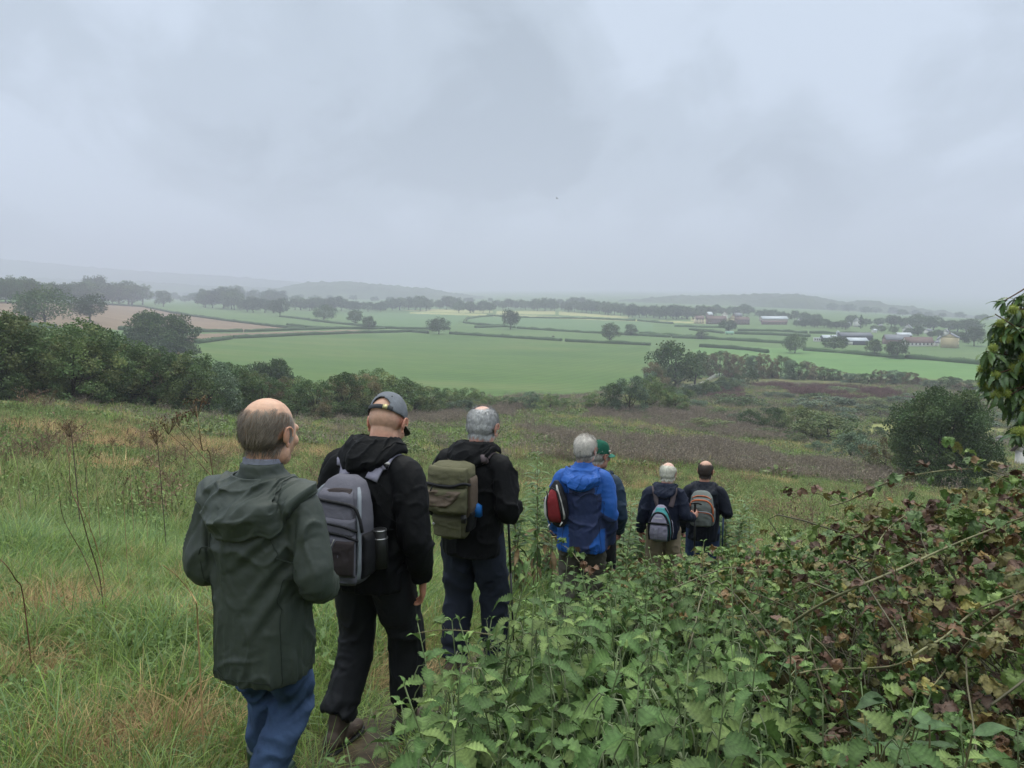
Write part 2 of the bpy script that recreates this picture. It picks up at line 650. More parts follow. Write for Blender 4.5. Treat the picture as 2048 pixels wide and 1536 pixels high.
region[fc[:, 1] > np.interp(uu, plain_edge[:, 0], plain_edge[:, 1])] = 1
plain = region == 1
F_BIG = [(381, 693), (391, 686), (461, 678), (600, 672), (700, 668), (856, 667), (901, 668), (1123, 682), (1302, 690), (1283, 745), (1180, 812), (800, 830), (560, 800), (300, 740)]
F_STRIP = [(386, 668), (480, 666), (560, 664), (700, 660), (819, 663), (700, 668), (600, 671), (461, 677), (391, 685), (340, 690)]
F_TAN = [(-60, 602), (0, 603.5), (100, 605), (202, 609), (284, 613), (342, 625), (444, 640), (581, 655), (608, 658), (484, 664), (383, 664), (239, 660), (51, 652), (-60, 648)]
F_STRAW = [[(805, 621), (880, 618), (985, 622), (985, 626), (880, 625)], [(990, 622), (1110, 622), (1112, 629), (995, 628)], [(1118, 623), (1265, 634), (1255, 637), (1120, 630)],
           [(820, 624), (985, 628), (1240, 638), (1420, 645), (1420, 648), (1000, 633), (820, 627)], [(1380, 635), (1480, 640), (1470, 646), (1380, 642)]]
region[plain & in_poly(fpx, fpy, F_BIG)] = 2
region[plain & in_poly(fpx, fpy, F_STRIP)] = 3
region[plain & in_poly(fpx, fpy, F_TAN)] = 3
for pl in F_STRAW:
    region[plain & in_poly(fpx, fpy, pl)] = 4
F_PALE = [[(916, 640), (985, 634), (1300, 644), (1310, 668), (1100, 658), (960, 650)], [(690, 625), (940, 628), (905, 652), (760, 655), (690, 640)]]
for pl in F_PALE:
    region[plain & (region == 1) & in_poly(fpx, fpy, pl)] = 5
F_RIGHT = [(1380, 702), (1420, 688), (1620, 700), (1830, 714), (2100, 726), (2100, 790), (1700, 770)]
region[plain & (region == 1) & in_poly(fpx, fpy, F_RIGHT)] = 6
region[~plain & in_poly(fpx, fpy, [(1735, 848), (1790, 848), (1800, 872), (1730, 872)])] = 7
region[~plain & in_poly(fpx, fpy, [(1960, 848), (2100, 850), (2100, 871), (1960, 871)])] = 7

G_ = lambda *c: tuple(c)
M_hill = ground_mat('meadow', [(0.30, (0.05, 0.05, 0.022)), (0.44, (0.085, 0.095, 0.035)), (0.56, (0.115, 0.125, 0.045)), (0.68, (0.190, 0.160, 0.075))], 0.16, 0.9, 6.0, fine=(5.0, 0.45))
M_plain = ground_mat('pasture', [(0.3, (0.068, 0.120, 0.038)), (0.5, (0.085, 0.144, 0.045)), (0.7, (0.104, 0.153, 0.052))], 0.012, 0.2, 0.3, fine=(0.15, 0.08))
M_big = ground_mat('young_crop', [(0.32, (0.052, 0.104, 0.024)), (0.5, (0.070, 0.126, 0.029)), (0.68, (0.100, 0.138, 0.040))], 0.010, 0.2, 0.4, stretch=(1, 2.2, 1), rot=R(-12), fine=(0.12, 0.10), lines=(1.05, 0.07, R(28)))
M_tan = ground_mat('stubble', [(0.3, (0.15, 0.108, 0.070)), (0.5, (0.18, 0.128, 0.084)), (0.7, (0.21, 0.15, 0.098))], 0.02, 0.2, 0.3, stretch=(0.5, 2.5, 1), rot=R(15), fine=(0.1, 0.1))
M_straw = ground_mat('pale_stubble', [(0.3, (0.27, 0.28, 0.11)), (0.7, (0.33, 0.32, 0.15))], 0.02, 0.2, 0.3)
M_pale = ground_mat('pale_grass', [(0.3, (0.080, 0.150, 0.058)), (0.7, (0.100, 0.162, 0.066))], 0.01, 0.2, 0.3, fine=(0.1, 0.06))
M_right = ground_mat('bright_grass', [(0.3, (0.085, 0.175, 0.050)), (0.55, (0.105, 0.190, 0.058)), (0.7, (0.122, 0.196, 0.068))], 0.015, 0.2, 0.3, stretch=(0.4, 2.0, 1), rot=R(-14), fine=(0.15, 0.08))
M_mown = ground_mat('mown_grass', [(0.3, (0.17, 0.19, 0.06)), (0.7, (0.22, 0.22, 0.08))], 0.1, 0.2, 2.0)
for k, (nm, mt) in enumerate([('ground', M_hill), ('plain', M_plain), ('crop_field', M_big), ('stubble_field', M_tan), ('straw_field', M_straw),
                              ('pasture_field', M_pale), ('bright_field', M_right), ('mown_field', M_mown)]):
    f = QF[region == k]
    if not len(f):
        continue
    used, inv = np.unique(f, return_inverse=True)
    o = obj(nm, mesh_np(nm, GV[used], inv.reshape(-1, 4), None, True), mt)
    tag(o, kind='structure')


# muddy trodden path down the slope
PATH = curve_pts([(-1.6, -1.5), (-1.2, 1.0), (-0.95, 2.6), (-0.72, 3.6), (-0.42, 4.6), (0.35, 6.2), (1.3, 7.8), (2.4, 9.2), (3.6, 11.2)], 80)


def path_dist(X, Y):
    d = np.full(np.shape(X), 1e9)
    for a, b in zip(PATH[:-1], PATH[1:]):
        v = b - a
        t = np.clip(((X - a[0]) * v[0] + (Y - a[1]) * v[1]) / (v @ v), 0, 1)
        d = np.minimum(d, np.hypot(X - a[0] - t * v[0], Y - a[1] - t * v[1]))
    return d


T_, A_ = np.gradient(PATH, axis=0), None
T_ /= np.linalg.norm(T_, axis=1)[:, None]
side = np.stack([T_[:, 1], -T_[:, 0]], 1)
wv = np.linspace(-1, 1, 9)
ww = 0.17 + 0.05 * noise3(np.stack([PATH[:, 0] * 2, PATH[:, 1] * 2, PATH[:, 1] * 0], 1))
PV = PATH[:, None, :] + side[:, None, :] * (wv[None, :, None] * ww[:, None, None])
pz = terrain(PV[..., 0].ravel(), PV[..., 1].ravel()).reshape(PV.shape[:2]) + 0.012 - 0.008 * wv[None, :] ** 2
PV3 = np.concatenate([PV, pz[..., None]], -1)
i0 = (np.arange(len(PATH) - 1)[:, None] * 9 + np.arange(8)[None, :]).ravel()
M_mud = ground_mat('mud', [(0.3, (0.030, 0.022, 0.013)), (0.5, (0.055, 0.040, 0.022)), (0.7, (0.10, 0.08, 0.045))], 3.0, 0.9, 25, rough=0.6, fine=(22, 0.4))
tag(obj('path', mesh_np('path', PV3.reshape(-1, 3), np.stack([i0, i0 + 1, i0 + 10, i0 + 9], 1), None, True), M_mud), kind='structure')


# far hills: wooded ridges
def hill(name, crest, Y, depth, mat, bump=7.0, base=-42, n=260, seed=0, woods=True):
    crest = np.array(crest, float)
    px = np.linspace(crest[0, 0], crest[-1, 0], n)
    py = np.interp(px, crest[:, 0], crest[:, 1])
    m = 40
    s = np.linspace(-1, 1, m)
    prof = np.cos(s * np.pi / 2) ** 1.3
    V = np.zeros((m, n, 3))
    for j in range(m):
        yy = Y + s[j] * depth
        V[j, :, 0] = (px - 1024) / FPX * Y * 1.008
        V[j, :, 1] = yy
        top = np.array([slope_of(p) * Y for p in py])
        V[j, :, 2] = base + (top - base) * prof[j]
    P = V.reshape(-1, 3)
    lump = np.abs(noise3(np.stack([P[:, 0] / 22 + seed, P[:, 1] / 22, P[:, 2] * 0], 1))) * bump + fbm(np.stack([P[:, 0] / 70 + seed, P[:, 1] / 70, P[:, 2] * 0], 1), 3) * bump * 1.3
    P[:, 2] += lump * np.repeat(prof, n)
    i0 = (np.arange(m - 1)[:, None] * n + np.arange(n - 1)[None, :]).ravel()
    o = obj(name, mesh_np(name, P, np.stack([i0, i0 + 1, i0 + n + 1, i0 + n], 1), None, True), mat)
    return tag(o, kind='structure')


M_wood_hill = ground_mat('wooded_hill', [(0.35, (0.030, 0.045, 0.022)), (0.55, (0.050, 0.070, 0.030)), (0.72, (0.10, 0.14, 0.06))], 0.006, 0.5, 0.05)
hill('hill', [(1200, 606), (1280, 601), (1340, 594), (1450, 592), (1500, 590), (1590, 591), (1640, 600)], 2050, 300, M_wood_hill, 7, base=-58, seed=3)
hill('hill', [(1480, 612), (1530, 598), (1580, 591), (1625, 600), (1680, 606), (1720, 602), (1760, 610), (1800, 618), (1860, 622), (1900, 629), (1960, 636), (2048, 640), (2200, 645)], 1850, 260, M_wood_hill, 8, base=-90, seed=9)
hill('hill', [(540, 588), (600, 570), (640, 566), (700, 565), (770, 572), (860, 580), (930, 592), (1010, 603)], 2600, 400, M_wood_hill, 8, seed=5)
hill('hill', [(-300, 500), (-100, 508), (0, 518), (60, 524), (150, 532), (300, 545), (420, 551), (560, 562), (700, 578), (800, 592)], 4500, 800, M_wood_hill, 12, seed=12)
hill('hill', [(-300, 545), (0, 556), (120, 560), (300, 566), (420, 574), (560, 578), (700, 590)], 3300, 450, M_wood_hill, 10, seed=15)

# the damp air over the vale
hm, ht, hb = new_mat('haze')
ht.nodes.remove(hb)
pv = N(ht, 'ShaderNodeVolumePrincipled')
pv.inputs['Color'].default_value = (0.72, 0.725, 0.87, 1)
pv.inputs['Density'].default_value = 0.00050
pv.inputs['Anisotropy'].default_value = 0.0
pv.inputs['Density Attribute'].default_value = ''
L(ht, pv.outputs[0], next(n for n in ht.nodes if n.type == 'OUTPUT_MATERIAL').inputs['Volume'])
hz = MB()
hz.box((-11000, -300, -125), (11000, 9600, 290))
ho = hz.build('haze', hm)
tag(ho, 'pale damp haze filling the valley air', 'haze', kind='stuff')
ho.display_type = 'WIRE'

# ================================================================ TREES, SHRUBS, HEDGES
def rand_dirs(n, r):
    d = r.normal(size=(n, 3))
    return d / np.linalg.norm(d, axis=1)[:, None]


def leaves_vf(C, size, r, out_=None, aspect=0.55, droop=0.0, fold=0.0):
    """diamond leaves at points C; size scalar or array"""
    n = len(C)
    s = np.broadcast_to(np.asarray(size, float), (n,)) * r.uniform(0.7, 1.3, n)
    d = rand_dirs(n, r)
    if out_ is not None:
        d = d * 0.8 + out_ * 0.6
    d[:, 2] -= droop
    d /= np.linalg.norm(d, axis=1)[:, None]
    w = np.cross(d, rand_dirs(n, r))
    w /= np.maximum(np.linalg.norm(w, axis=1), 1e-6)[:, None]
    a = C - d * s[:, None] * 0.5
    t = C + d * s[:, None] * 0.5
    m = C + d * s[:, None] * 0.05
    V = np.stack([a, m + w * (s * aspect * 0.5)[:, None], t, m - w * (s * aspect * 0.5)[:, None]], 1).reshape(-1, 3)
    F = np.arange(4 * n).reshape(n, 4)
    return V, F


def crown_mesh(name, seed, h, w, base, nclump, nleaf, leaf, cols, shape='oak', clump_r=None, depth=None, droop=0.1):
    """leaf clumps through a crown of height h (from base) and width w; returns mesh and clump centres"""
    r = np.random.default_rng(seed)
    ch = h - base
    cz = base + ch * 0.5
    d = rand_dirs(nclump * 3, r)
    if shape in ('oak', 'round'):
        d[:, 2] = np.where(d[:, 2] < -0.75, -d[:, 2], d[:, 2])
    d = d[:nclump]
    lob = 1 + 0.30 * noise3(d * 1.6 + seed * 3.1) + 0.15 * noise3(d * 3.5 + seed)
    rad = r.uniform(0.45, 1.0, nclump) ** 0.6 * lob
    ex = np.array([w / 2, (depth or w) / 2, ch / 2])
    C = d * rad[:, None] * ex * 0.86
    if shape == 'poplar':
        C = d * rad[:, None] * ex
        C[:, :2] *= (1 - 0.7 * smooth(0, 1, C[:, 2] / ex[2]))[:, None]
    if shape == 'oak':
        # wider above, ragged below
        t = C[:, 2] / ex[2]
        C[:, :2] *= np.where(t < -0.3, 0.78 + 0.3 * r.random(nclump), 1.0)[:, None]
    if shape == 'shrub':
        t = r.uniform(-1.05, 0.9, nclump)
        q = r.uniform(0, 2 * np.pi, nclump)
        rr_ = np.sqrt(np.clip(1.0 - (np.clip(t + 0.25, 0, 2) / 1.25) ** 2.2, 0.02, 1)) * r.uniform(0.35, 1.0, nclump) ** 0.5 * (1 + 0.18 * r.normal(size=nclump))
        C = np.stack([np.cos(q) * rr_ * ex[0] * 0.85, np.sin(q) * rr_ * ex[1] * 0.85, t * ex[2]], 1)
    C[:, 2] += cz
    cr = (clump_r or 0.17 * w) * r.uniform(0.6, 1.35, nclump)
    k = r.choice(nclump, nleaf, p=cr ** 2 / (cr ** 2).sum())
    dd = rand_dirs(nleaf, r)
    outd = (C[k] - np.array([0, 0, cz - ch * 0.15])) / ex
    outd /= np.maximum(np.linalg.norm(outd, axis=1), 1e-6)[:, None]
    flip = (dd * outd).sum(1) < -0.7
    dd[flip] *= -1
    rr = r.uniform(0.12, 1.0, nleaf) ** 0.5 * (1 + 0.25 * noise3(dd * 2.5 + k[:, None] * 1.7))
    P = C[k] + dd * (cr[k] * rr)[:, None] * np.array([1, 1, 0.85])
    P[:, 2] = np.maximum(P[:, 2], 0.02 * h)
    V, F = leaves_vf(P, leaf, r, dd, 0.62, droop)
    cols = np.asarray(cols, float)
    cc = cols[r.integers(0, len(cols), nclump)] * r.uniform(0.78, 1.22, nclump)[:, None]
    lc = cc[k] * r.uniform(0.75, 1.3, nleaf)[:, None]
    return mesh_np(name, V, F, np.repeat(lc, 4, 0)), C


def trunk_mesh(name, seed, h, base, C, r0, nlimb=10, col=(0.05, 0.045, 0.035)):
    r = np.random.default_rng(seed + 99)
    mb = MB()
    fork = max(base * 0.9, h * 0.14)
    top = np.array([r.normal() * 0.02 * h, r.normal() * 0.02 * h, h * 0.62])
    pts = curve_pts([(0, 0, -0.3), (0.01 * h, 0, fork * 0.5), (-0.01 * h, 0.01 * h, fork), top * 0.5 + np.array([0, 0, fork * 0.5]), top], 12)
    t = np.linspace(0, 1, len(pts))
    mb.tube(pts, r0 * (1.25 - 1.05 * t) * (1 + 0.35 * np.exp(-t * 14)), 8, col)
    pick = r.choice(len(C), min(nlimb, len(C)), replace=False)
    for c in C[pick]:
        s = np.array([0, 0, r.uniform(fork * 0.8, min(c[2], h * 0.55) if c[2] > fork else fork)])
        mid = s * 0.5 + c * 0.5 + np.array([0, 0, -0.03 * h]) + r.normal(size=3) * 0.025 * h
        p = curve_pts([s, mid, c], 8)
        mb.tube(p, np.linspace(r0 * 0.42, r0 * 0.08, len(p)), 5, col)
    return mb.mesh(name, True)


M_leaf = leaf_mat('foliage', rough=0.55, trans=0.25, spec=0.3, var=0.22)
M_leaf_far = leaf_mat('far_foliage', rough=0.7, trans=0.2, spec=0.15, var=0.25)
M_bark = plain_mat('bark', (1, 1, 1), 0.9, 0.1, 6, 0.3, 0.6, 30, vcol=True)

OAK = [(0.053, 0.094, 0.034), (0.064, 0.103, 0.037), (0.076, 0.11, 0.039)]
ASH = [(0.078, 0.124, 0.049), (0.093, 0.134, 0.051), (0.105, 0.14, 0.055)]
BROWN = [(0.152, 0.132, 0.067), (0.134, 0.112, 0.056), (0.116, 0.132, 0.059)]
RUST = [(0.135, 0.098, 0.058), (0.118, 0.098, 0.054), (0.105, 0.115, 0.052)]
HAZEL = [(0.085, 0.134, 0.049), (0.105, 0.144, 0.051), (0.128, 0.152, 0.056)]
GREYG = [(0.104, 0.152, 0.091), (0.116, 0.165, 0.098), (0.085, 0.128, 0.073)]
PALE = [(0.146, 0.183, 0.067), (0.122, 0.171, 0.061), (0.171, 0.183, 0.073)]


def proto(seed, h, w, base, nclump, nleaf, leaf, cols, shape, r0=None, far=True, **kw):
    c, C = crown_mesh('crown', seed, h, w, base, nclump, nleaf, leaf, cols, shape, **kw)
    c.materials.append(M_leaf_far if far else M_leaf)
    t = trunk_mesh('trunk', seed, h, base, C, r0 or h * 0.03, 10 if far else 16)
    t.materials.append(M_bark)
    return dict(crown=c, trunk=t, h=h, w=w)


FAR = [proto(11, 15, 15, 0.9, 60, 3600, 0.8, OAK, 'oak'), proto(12, 15, 17, 0.7, 64, 3600, 0.8, OAK, 'oak'),
       proto(13, 15, 12, 0.8, 54, 3400, 0.75, ASH, 'round'), proto(14, 12, 13, 0.5, 54, 3400, 0.75, OAK, 'round'),
       proto(15, 15, 20, 0.9, 72, 3900, 0.85, OAK, 'oak')]
POPLAR = proto(16, 16, 5, 1.0, 40, 2000, 0.7, OAK, 'poplar')
DOME = proto(17, 14, 26, 0.0, 150, 17000, 0.75, OAK, 'shrub', r0=0.5, clump_r=2.6)
SHRUB = [proto(20 + i, 6, 5.2, 0.2, 60, 9000, 0.17, c, 'shrub', r0=0.12, far=False, clump_r=0.62)
         for i, c in enumerate([[tuple(np.array(q) * 1.25) for q in p] for p in (OAK, HAZEL, BROWN, RUST, GREYG, HAZEL)])]
BUSH = [proto(30 + i, 4, 6, 0.1, 50, 5200, 0.20, c, 'shrub', r0=0.08, far=False, clump_r=0.6)
        for i, c in enumerate([HAZEL, OAK, GREYG, BROWN, PALE])]


def tree_at(name, pr, px, base, top, width=None, label=None, cat='tree', group=None, rz=None, depth_shift=0.0):
    b = hit(px, base)
    if depth_shift:
        k = 1 + depth_shift / b[1]
        b = np.array([b[0] * k, b[1] * k, tz(b[0] * k, b[1] * k)])
    zt = slope_of(top) * b[1]
    H = max(zt - b[2], 0.5)
    sz = H / pr['h'] / 1.02
    wpx = (width * b[1] / FPX) if width else pr['w'] * sz
    sx = wpx / pr['w'] / 1.0
    o = empty(name, b, rng.uniform(0, 6.28) if rz is None else rz)
    o.scale = (sx, sx, sz)
    link(bpy.data.objects.new('trunk', pr['trunk']), o)
    link(bpy.data.objects.new('crown', pr['crown']), o)
    return tag(o, label, cat, group)


# ---- single trees standing out in the vale
for nm, pr, px, b, t, w, lab in [
    ('oak_tree', FAR[4], 90, 652, 577, 104, 'broad spreading oak standing in the tan stubble field at far left'),
    ('oak_tree', FAR[0], 180, 643, 590, 66, 'smaller ragged oak in the stubble field, just right of the broad oak'),
    ('oak_tree', DOME, 316, 706, 626, 150, 'large dome shaped dark oak rising behind the left hedge line'),
    ('hawthorn_tree', DOME, 545, 792, 722, 108, 'low rounded dark tree at the left corner of the big green field'),
    ('oak_tree', FAR[1], 327, 613, 581, 38, 'lone round tree right of the left wood on a bright green field edge'),
    ('oak_tree', FAR[0], 560, 633, 597, 40, 'round oak at the end of the tree belt above the stubble strip'),
    ('oak_tree', FAR[1], 648, 643, 609, 44, 'wide hedgerow oak in pasture, leftmost of the three spaced oaks above the thin tan strip'),
    ('oak_tree', FAR[2], 711, 650, 618, 32, 'dark narrow hedgerow oak beside a smaller pale tree above the thin tan strip'),
    ('field_tree', FAR[3], 738, 659, 633, 28, 'small pale green tree touching the dark hedgerow oak, on its right'),
    ('oak_tree', FAR[4], 878, 668, 636, 46, 'dark low dome oak on the far hedge of the big green field'),
    ('oak_tree', FAR[0], 1021, 659, 620, 36, 'upright oak on the curving middle hedge of the vale'),
    ('oak_tree', FAR[2], 1220, 685, 644, 38, 'tall knobbly oak standing on the hedge beyond the big green field'),
    ('field_tree', FAR[1], 1262, 671, 648, 30, 'small pale round tree just behind and right of the tall knobbly oak'),
    ('field_tree', FAR[2], 1403, 678, 658, 22, 'small dark rounded tree on the hedge left of the mint green trailer'),
    ('oak_tree', FAR[3], 1457, 665, 640, 34, 'dark domed tree in front of the red roofed village houses'),
    ('oak_tree', FAR[4], 1590, 706, 669, 48, 'dark broad oak at the hedge left of the farm sheds'),
    ('ash_tree', FAR[1], 1668, 702, 672, 50, 'brownish thin crowned tree in front of the long farm shed'),
    ('oak_tree', FAR[2], 1748, 712, 676, 30, 'narrow upright tree right of the farm sheds'),
    ('oak_tree', FAR[0], 1794, 717, 681, 46, 'wide branched tree on the field hedge, rightmost of the four by the sheds'),
    ('poplar_tree', POPLAR, 1721, 657, 630, 9, 'slim pointed poplar above the village roofs'),
    ('oak_tree', FAR[3], 1948, 692, 655, 42, 'dark round tree right of the yellow gabled house'),
    ('oak_tree', FAR[3], 1836, 672, 652, 22, 'dark round tree beside the white gabled cottage'),
    ('hawthorn_tree', FAR[3], 2040, 700, 668, 40, 'dark tree by the pasture edge behind the chestnut leaves'),
]:
    tree_at(nm, pr, px, b, t, w, lab)

# ---- belts and woods of the vale: every tree a thing
r_ = np.random.default_rng(31)


def belt(pts, n, group, label, jitter=2.0, wfac=1.1, nm='belt_tree'):
    """pts: (px, base, top) along the belt"""
    P = np.array(pts, float)
    for k in range(n):
        s = (k + r_.uniform(0.1, 0.9)) / n
        px = P[0, 0] + s * (P[-1, 0] - P[0, 0])
        b = np.interp(px, P[:, 0], P[:, 1]) + r_.uniform(-jitter, jitter * 0.3)
        t = np.interp(px, P[:, 0], P[:, 2])
        hgt = (b - t) * r_.uniform(0.72, 1.08)
        pr = FAR[int(r_.integers(0, 5))]
        tree_at(nm, pr, px, b, b - hgt, max(hgt * wfac * r_.uniform(0.8, 1.25), 5), label, 'tree', group)


belt([(-40, 606, 560), (60, 606, 556), (130, 607, 570), (200, 609, 556), (290, 612, 570)], 22, 'trees of the wood behind the stubble field', 'dark tree in the dense wood behind the tan stubble field', 2.5, 1.15)
belt([(395, 613, 578), (440, 618, 574), (480, 622, 582)], 6, 'trees of the left belt by the green fields', 'dark hazy tree in the short belt left of the round end oak', 2, 1.2)
belt([(485, 624, 592), (550, 626, 598)], 4, 'low trees below the left belt', 'low hazy tree along the hedge left of the round end oak', 2, 1.3)
belt([(350, 607, 590), (480, 607, 574), (600, 615, 588)], 9, 'paler trees behind the left belt', 'pale hazy tree in the row behind the left belt', 2, 1.3)
belt([(580, 620, 592), (650, 622, 592), (770, 624, 605)], 14, 'trees of the belt before the white farm', 'hazy grey green tree in the belt beside the white farm buildings', 1.5, 1.25)
belt([(770, 622, 597), (850, 621, 592), (920, 619, 594)], 12, 'trees of the belt left of the pale fields', 'hazy tree in the belt just left of the pale yellow fields', 2, 1.2)
belt([(915, 626, 603), (990, 626, 600)], 5, 'clump of trees standing on the pale fields', 'dark hazy tree in the clump on the pale yellow fields', 1, 1.3)
belt([(990, 619, 600), (1100, 622, 596), (1250, 632, 606)], 22, 'trees of the belt behind the pale fields', 'hazy tree in the long belt behind the pale yellow fields', 2, 1.2)
belt([(1100, 613, 592), (1180, 614, 597)], 6, 'taller trees behind the long belt', 'taller pale tree rising behind the long belt', 1, 1.2)
belt([(1250, 634, 606), (1330, 638, 612), (1420, 638, 610)], 14, 'trees of the belt left of the village', 'hazy tree in the belt just left of the village roofs', 2, 1.2)
belt([(1400, 632, 608), (1470, 631, 612), (1500, 632, 604)], 8, 'trees behind the village houses', 'hazy tree standing behind the red roofed village', 1, 1.1)
belt([(1512, 636, 618), (1570, 640, 620), (1640, 650, 628)], 9, 'trees behind the long white roofed shed', 'hazy tree around the long white roofed shed', 1.5, 1.2)
belt([(1585, 653, 636), (1700, 660, 640)], 10, 'dark trees along the village fields', 'dark hazy tree along the fields right of the village', 1.5, 1.3)
belt([(1690, 652, 632), (1800, 655, 628), (1960, 668, 640)], 14, 'pale trees behind the right farm', 'pale hazy tree behind the right hand farmhouses', 2, 1.3)
belt([(1740, 662, 648), (1850, 674, 658), (1930, 684, 662)], 10, 'trees among the right farmhouses', 'dark hazy tree among the farmhouses at the right', 2, 1.3)
belt([(-40, 596, 580), (300, 600, 585), (700, 604, 590), (1000, 606, 594)], 34, 'faint trees of the distant plain', 'faint grey tree far out on the misty plain', 2.0, 1.6, 'distant_tree')
belt([(0, 592, 582), (500, 595, 584), (900, 597, 588)], 26, 'faintest trees of the distant plain', 'barely visible tree at the misty foot of the hills', 1.5, 1.8, 'distant_tree')
belt([(1650, 622, 604), (1850, 634, 620), (2100, 652, 638)], 16, 'trees along the foot of the right hill', 'faint tree along the foot of the wooded right hill', 3, 1.6, 'distant_tree')


# ---- the thick hedge line along the left and foot of the meadow
def interp_line(px, L_):
    L_ = np.array(L_, float)
    return np.interp(px, L_[:, 0], L_[:, 1])


HB = [(-150, 780), (0, 795), (120, 803), (250, 815), (400, 832), (520, 834), (650, 842), (760, 838), (880, 826), (1000, 822), (1150, 828), (1360, 832)]
HT = [(-150, 600), (0, 618), (30, 632), (75, 668), (110, 648), (150, 634), (185, 648), (210, 662), (260, 678), (320, 690), (370, 702), (430, 722), (500, 738), (560, 756), (620, 760), (680, 756), (705, 738), (760, 736), (810, 754), (870, 770), (950, 778), (1000, 792), (1080, 782), (1150, 796), (1175, 800), (1210, 775), (1270, 752), (1320, 760), (1362, 790)]
kinds_ = {0: 1, 40: 0, 150: 1, 318: 3, 430: 4, 470: 4, 560: 3, 650: 2, 728: 2}
sx_ = [-120, -70, -25, 10, 45, 85, 115, 150, 180, 215, 250, 285, 318, 350, 385, 420, 455, 490, 525, 560, 595, 630, 662, 695, 728, 760, 795, 830, 865, 900, 940, 980, 1020, 1060, 1100, 1135, 1190, 1225, 1258, 1292, 1325, 1350]
for k, px in enumerate(sx_):
    kk = min(kinds_, key=lambda q: abs(q - px))
    ki = kinds_[kk] if abs(kk - px) < 14 else [1, 0, 5, 0, 1][k % 5]
    if px > 900:
        ki = [1, 5, 0, 4, 1][k % 5]
    b, t = interp_line(px, HB), interp_line(px, HT)
    lab, grp = {0: ('dark green shrub in the hedge line along the meadow', 'dark shrubs of the hedge line'),
                1: ('mid green shrub in the hedge line along the meadow', 'green shrubs of the hedge line'),
                2: ('olive brown shrub in the hedge line along the meadow', 'olive brown shrubs of the hedge line'),
                3: ('rusty brown shrub in the hedge line along the meadow', 'rusty shrubs of the hedge line'),
                4: ('grey green shrub in the hedge line along the meadow', 'grey green shrubs of the hedge line'),
                5: ('yellowish green shrub in the hedge line along the meadow', 'yellowish shrubs of the hedge line')}[ki]
    if px > 1180:
        lab, grp = 'rounded willow bush at the right end of the hedge line', 'willow bushes at the hedge end'
    tree_at('hedge_shrub', SHRUB[ki], px, b + rng.uniform(-3, 3), t + rng.uniform(-6, 6), (b - t) * rng.uniform(0.8, 1.0) + 16, lab, 'shrub', grp)
    if px < 1160 and k % 2 == 0:                  # second rank fills the hedge body
        tree_at('hedge_shrub', SHRUB[(0, 1, 4)[k % 3]], px + 14, b - 8, t + 16, (b - t) * 0.9 + 14, 'shrub in the back rank of the hedge line', 'shrub', 'back rank of the hedge line')
for px, b, t, w, ki in [(20, 800, 745, 80, 1), (90, 806, 750, 80, 0), (200, 812, 760, 70, 0), (330, 826, 775, 60, 1), (450, 834, 790, 60, 0), (560, 838, 800, 70, 1), (640, 844, 806, 60, 3), (850, 834, 796, 70, 0), (920, 828, 800, 70, 2)]:
    tree_at('bramble_bush', BUSH[ki], px, b, t, w, 'low bramble bush skirting the foot of the hedge line', 'bush', 'low bushes skirting the hedge line')

# ---- big alder and the scrub at the right
BIG = proto(41, 11, 12.6, -0.4, 190, 56000, 0.24, [(0.058, 0.098, 0.036), (0.068, 0.108, 0.038), (0.084, 0.120, 0.042)], 'round', r0=0.28, far=False, clump_r=1.2)
tree_at('alder_tree', BIG, 1878, 972, 768, 228, 'big dense dark green tree at the right edge of the meadow', rz=0.4)
for px, b, t, w, pr, lab in [
    (1350, 778, 683, 100, FAR[1], 'tall dark tree at the right corner of the big green field'),
    (1390, 768, 700, 50, FAR[2], 'dark tree against the right side of the corner tree'),
    (1310, 790, 722, 60, SHRUB[2], 'brownish bush left of the corner tree'),
    (1500, 856, 822, 60, BUSH[1], 'small dark bush in the middle of the right scrub'),
    (1592, 868, 812, 64, BUSH[4], 'pale yellow green willow bush in the right scrub'),
    (1655, 884, 822, 176, BUSH[0], 'wide low green thicket in the right scrub'),
    (1548, 862, 818, 60, BUSH[1], 'dark bush between the pale willow and the small dark bush'),
    (1700, 925, 868, 110, BUSH[2], 'grey green bush left of the big dark tree'),
    (1770, 950, 880, 90, BUSH[3], 'brownish bush at the foot of the big dark tree'),
    (1760, 836, 812, 120, BUSH[1], 'low dark scrub bush above the mown patch'),
    (1650, 822, 795, 150, BUSH[2], 'long grey green scrub bush in the rough ground'),
    (1480, 818, 792, 120, BUSH[1], 'low dark scrub bush beside the fence bend'),
    (1960, 955, 890, 90, BUSH[4], 'yellowish bush right of the big dark tree'),
    (1420, 860, 838, 110, BUSH[4], 'low bright green bush right of the hedge end'),
    (1985, 850, 825, 120, BUSH[2], 'low grey green bush behind the rubble heap'),
]:
    tree_at('scrub_bush' if pr not in FAR else 'field_tree', pr, px, b, t, w, lab, 'tree' if pr in FAR else 'bush')

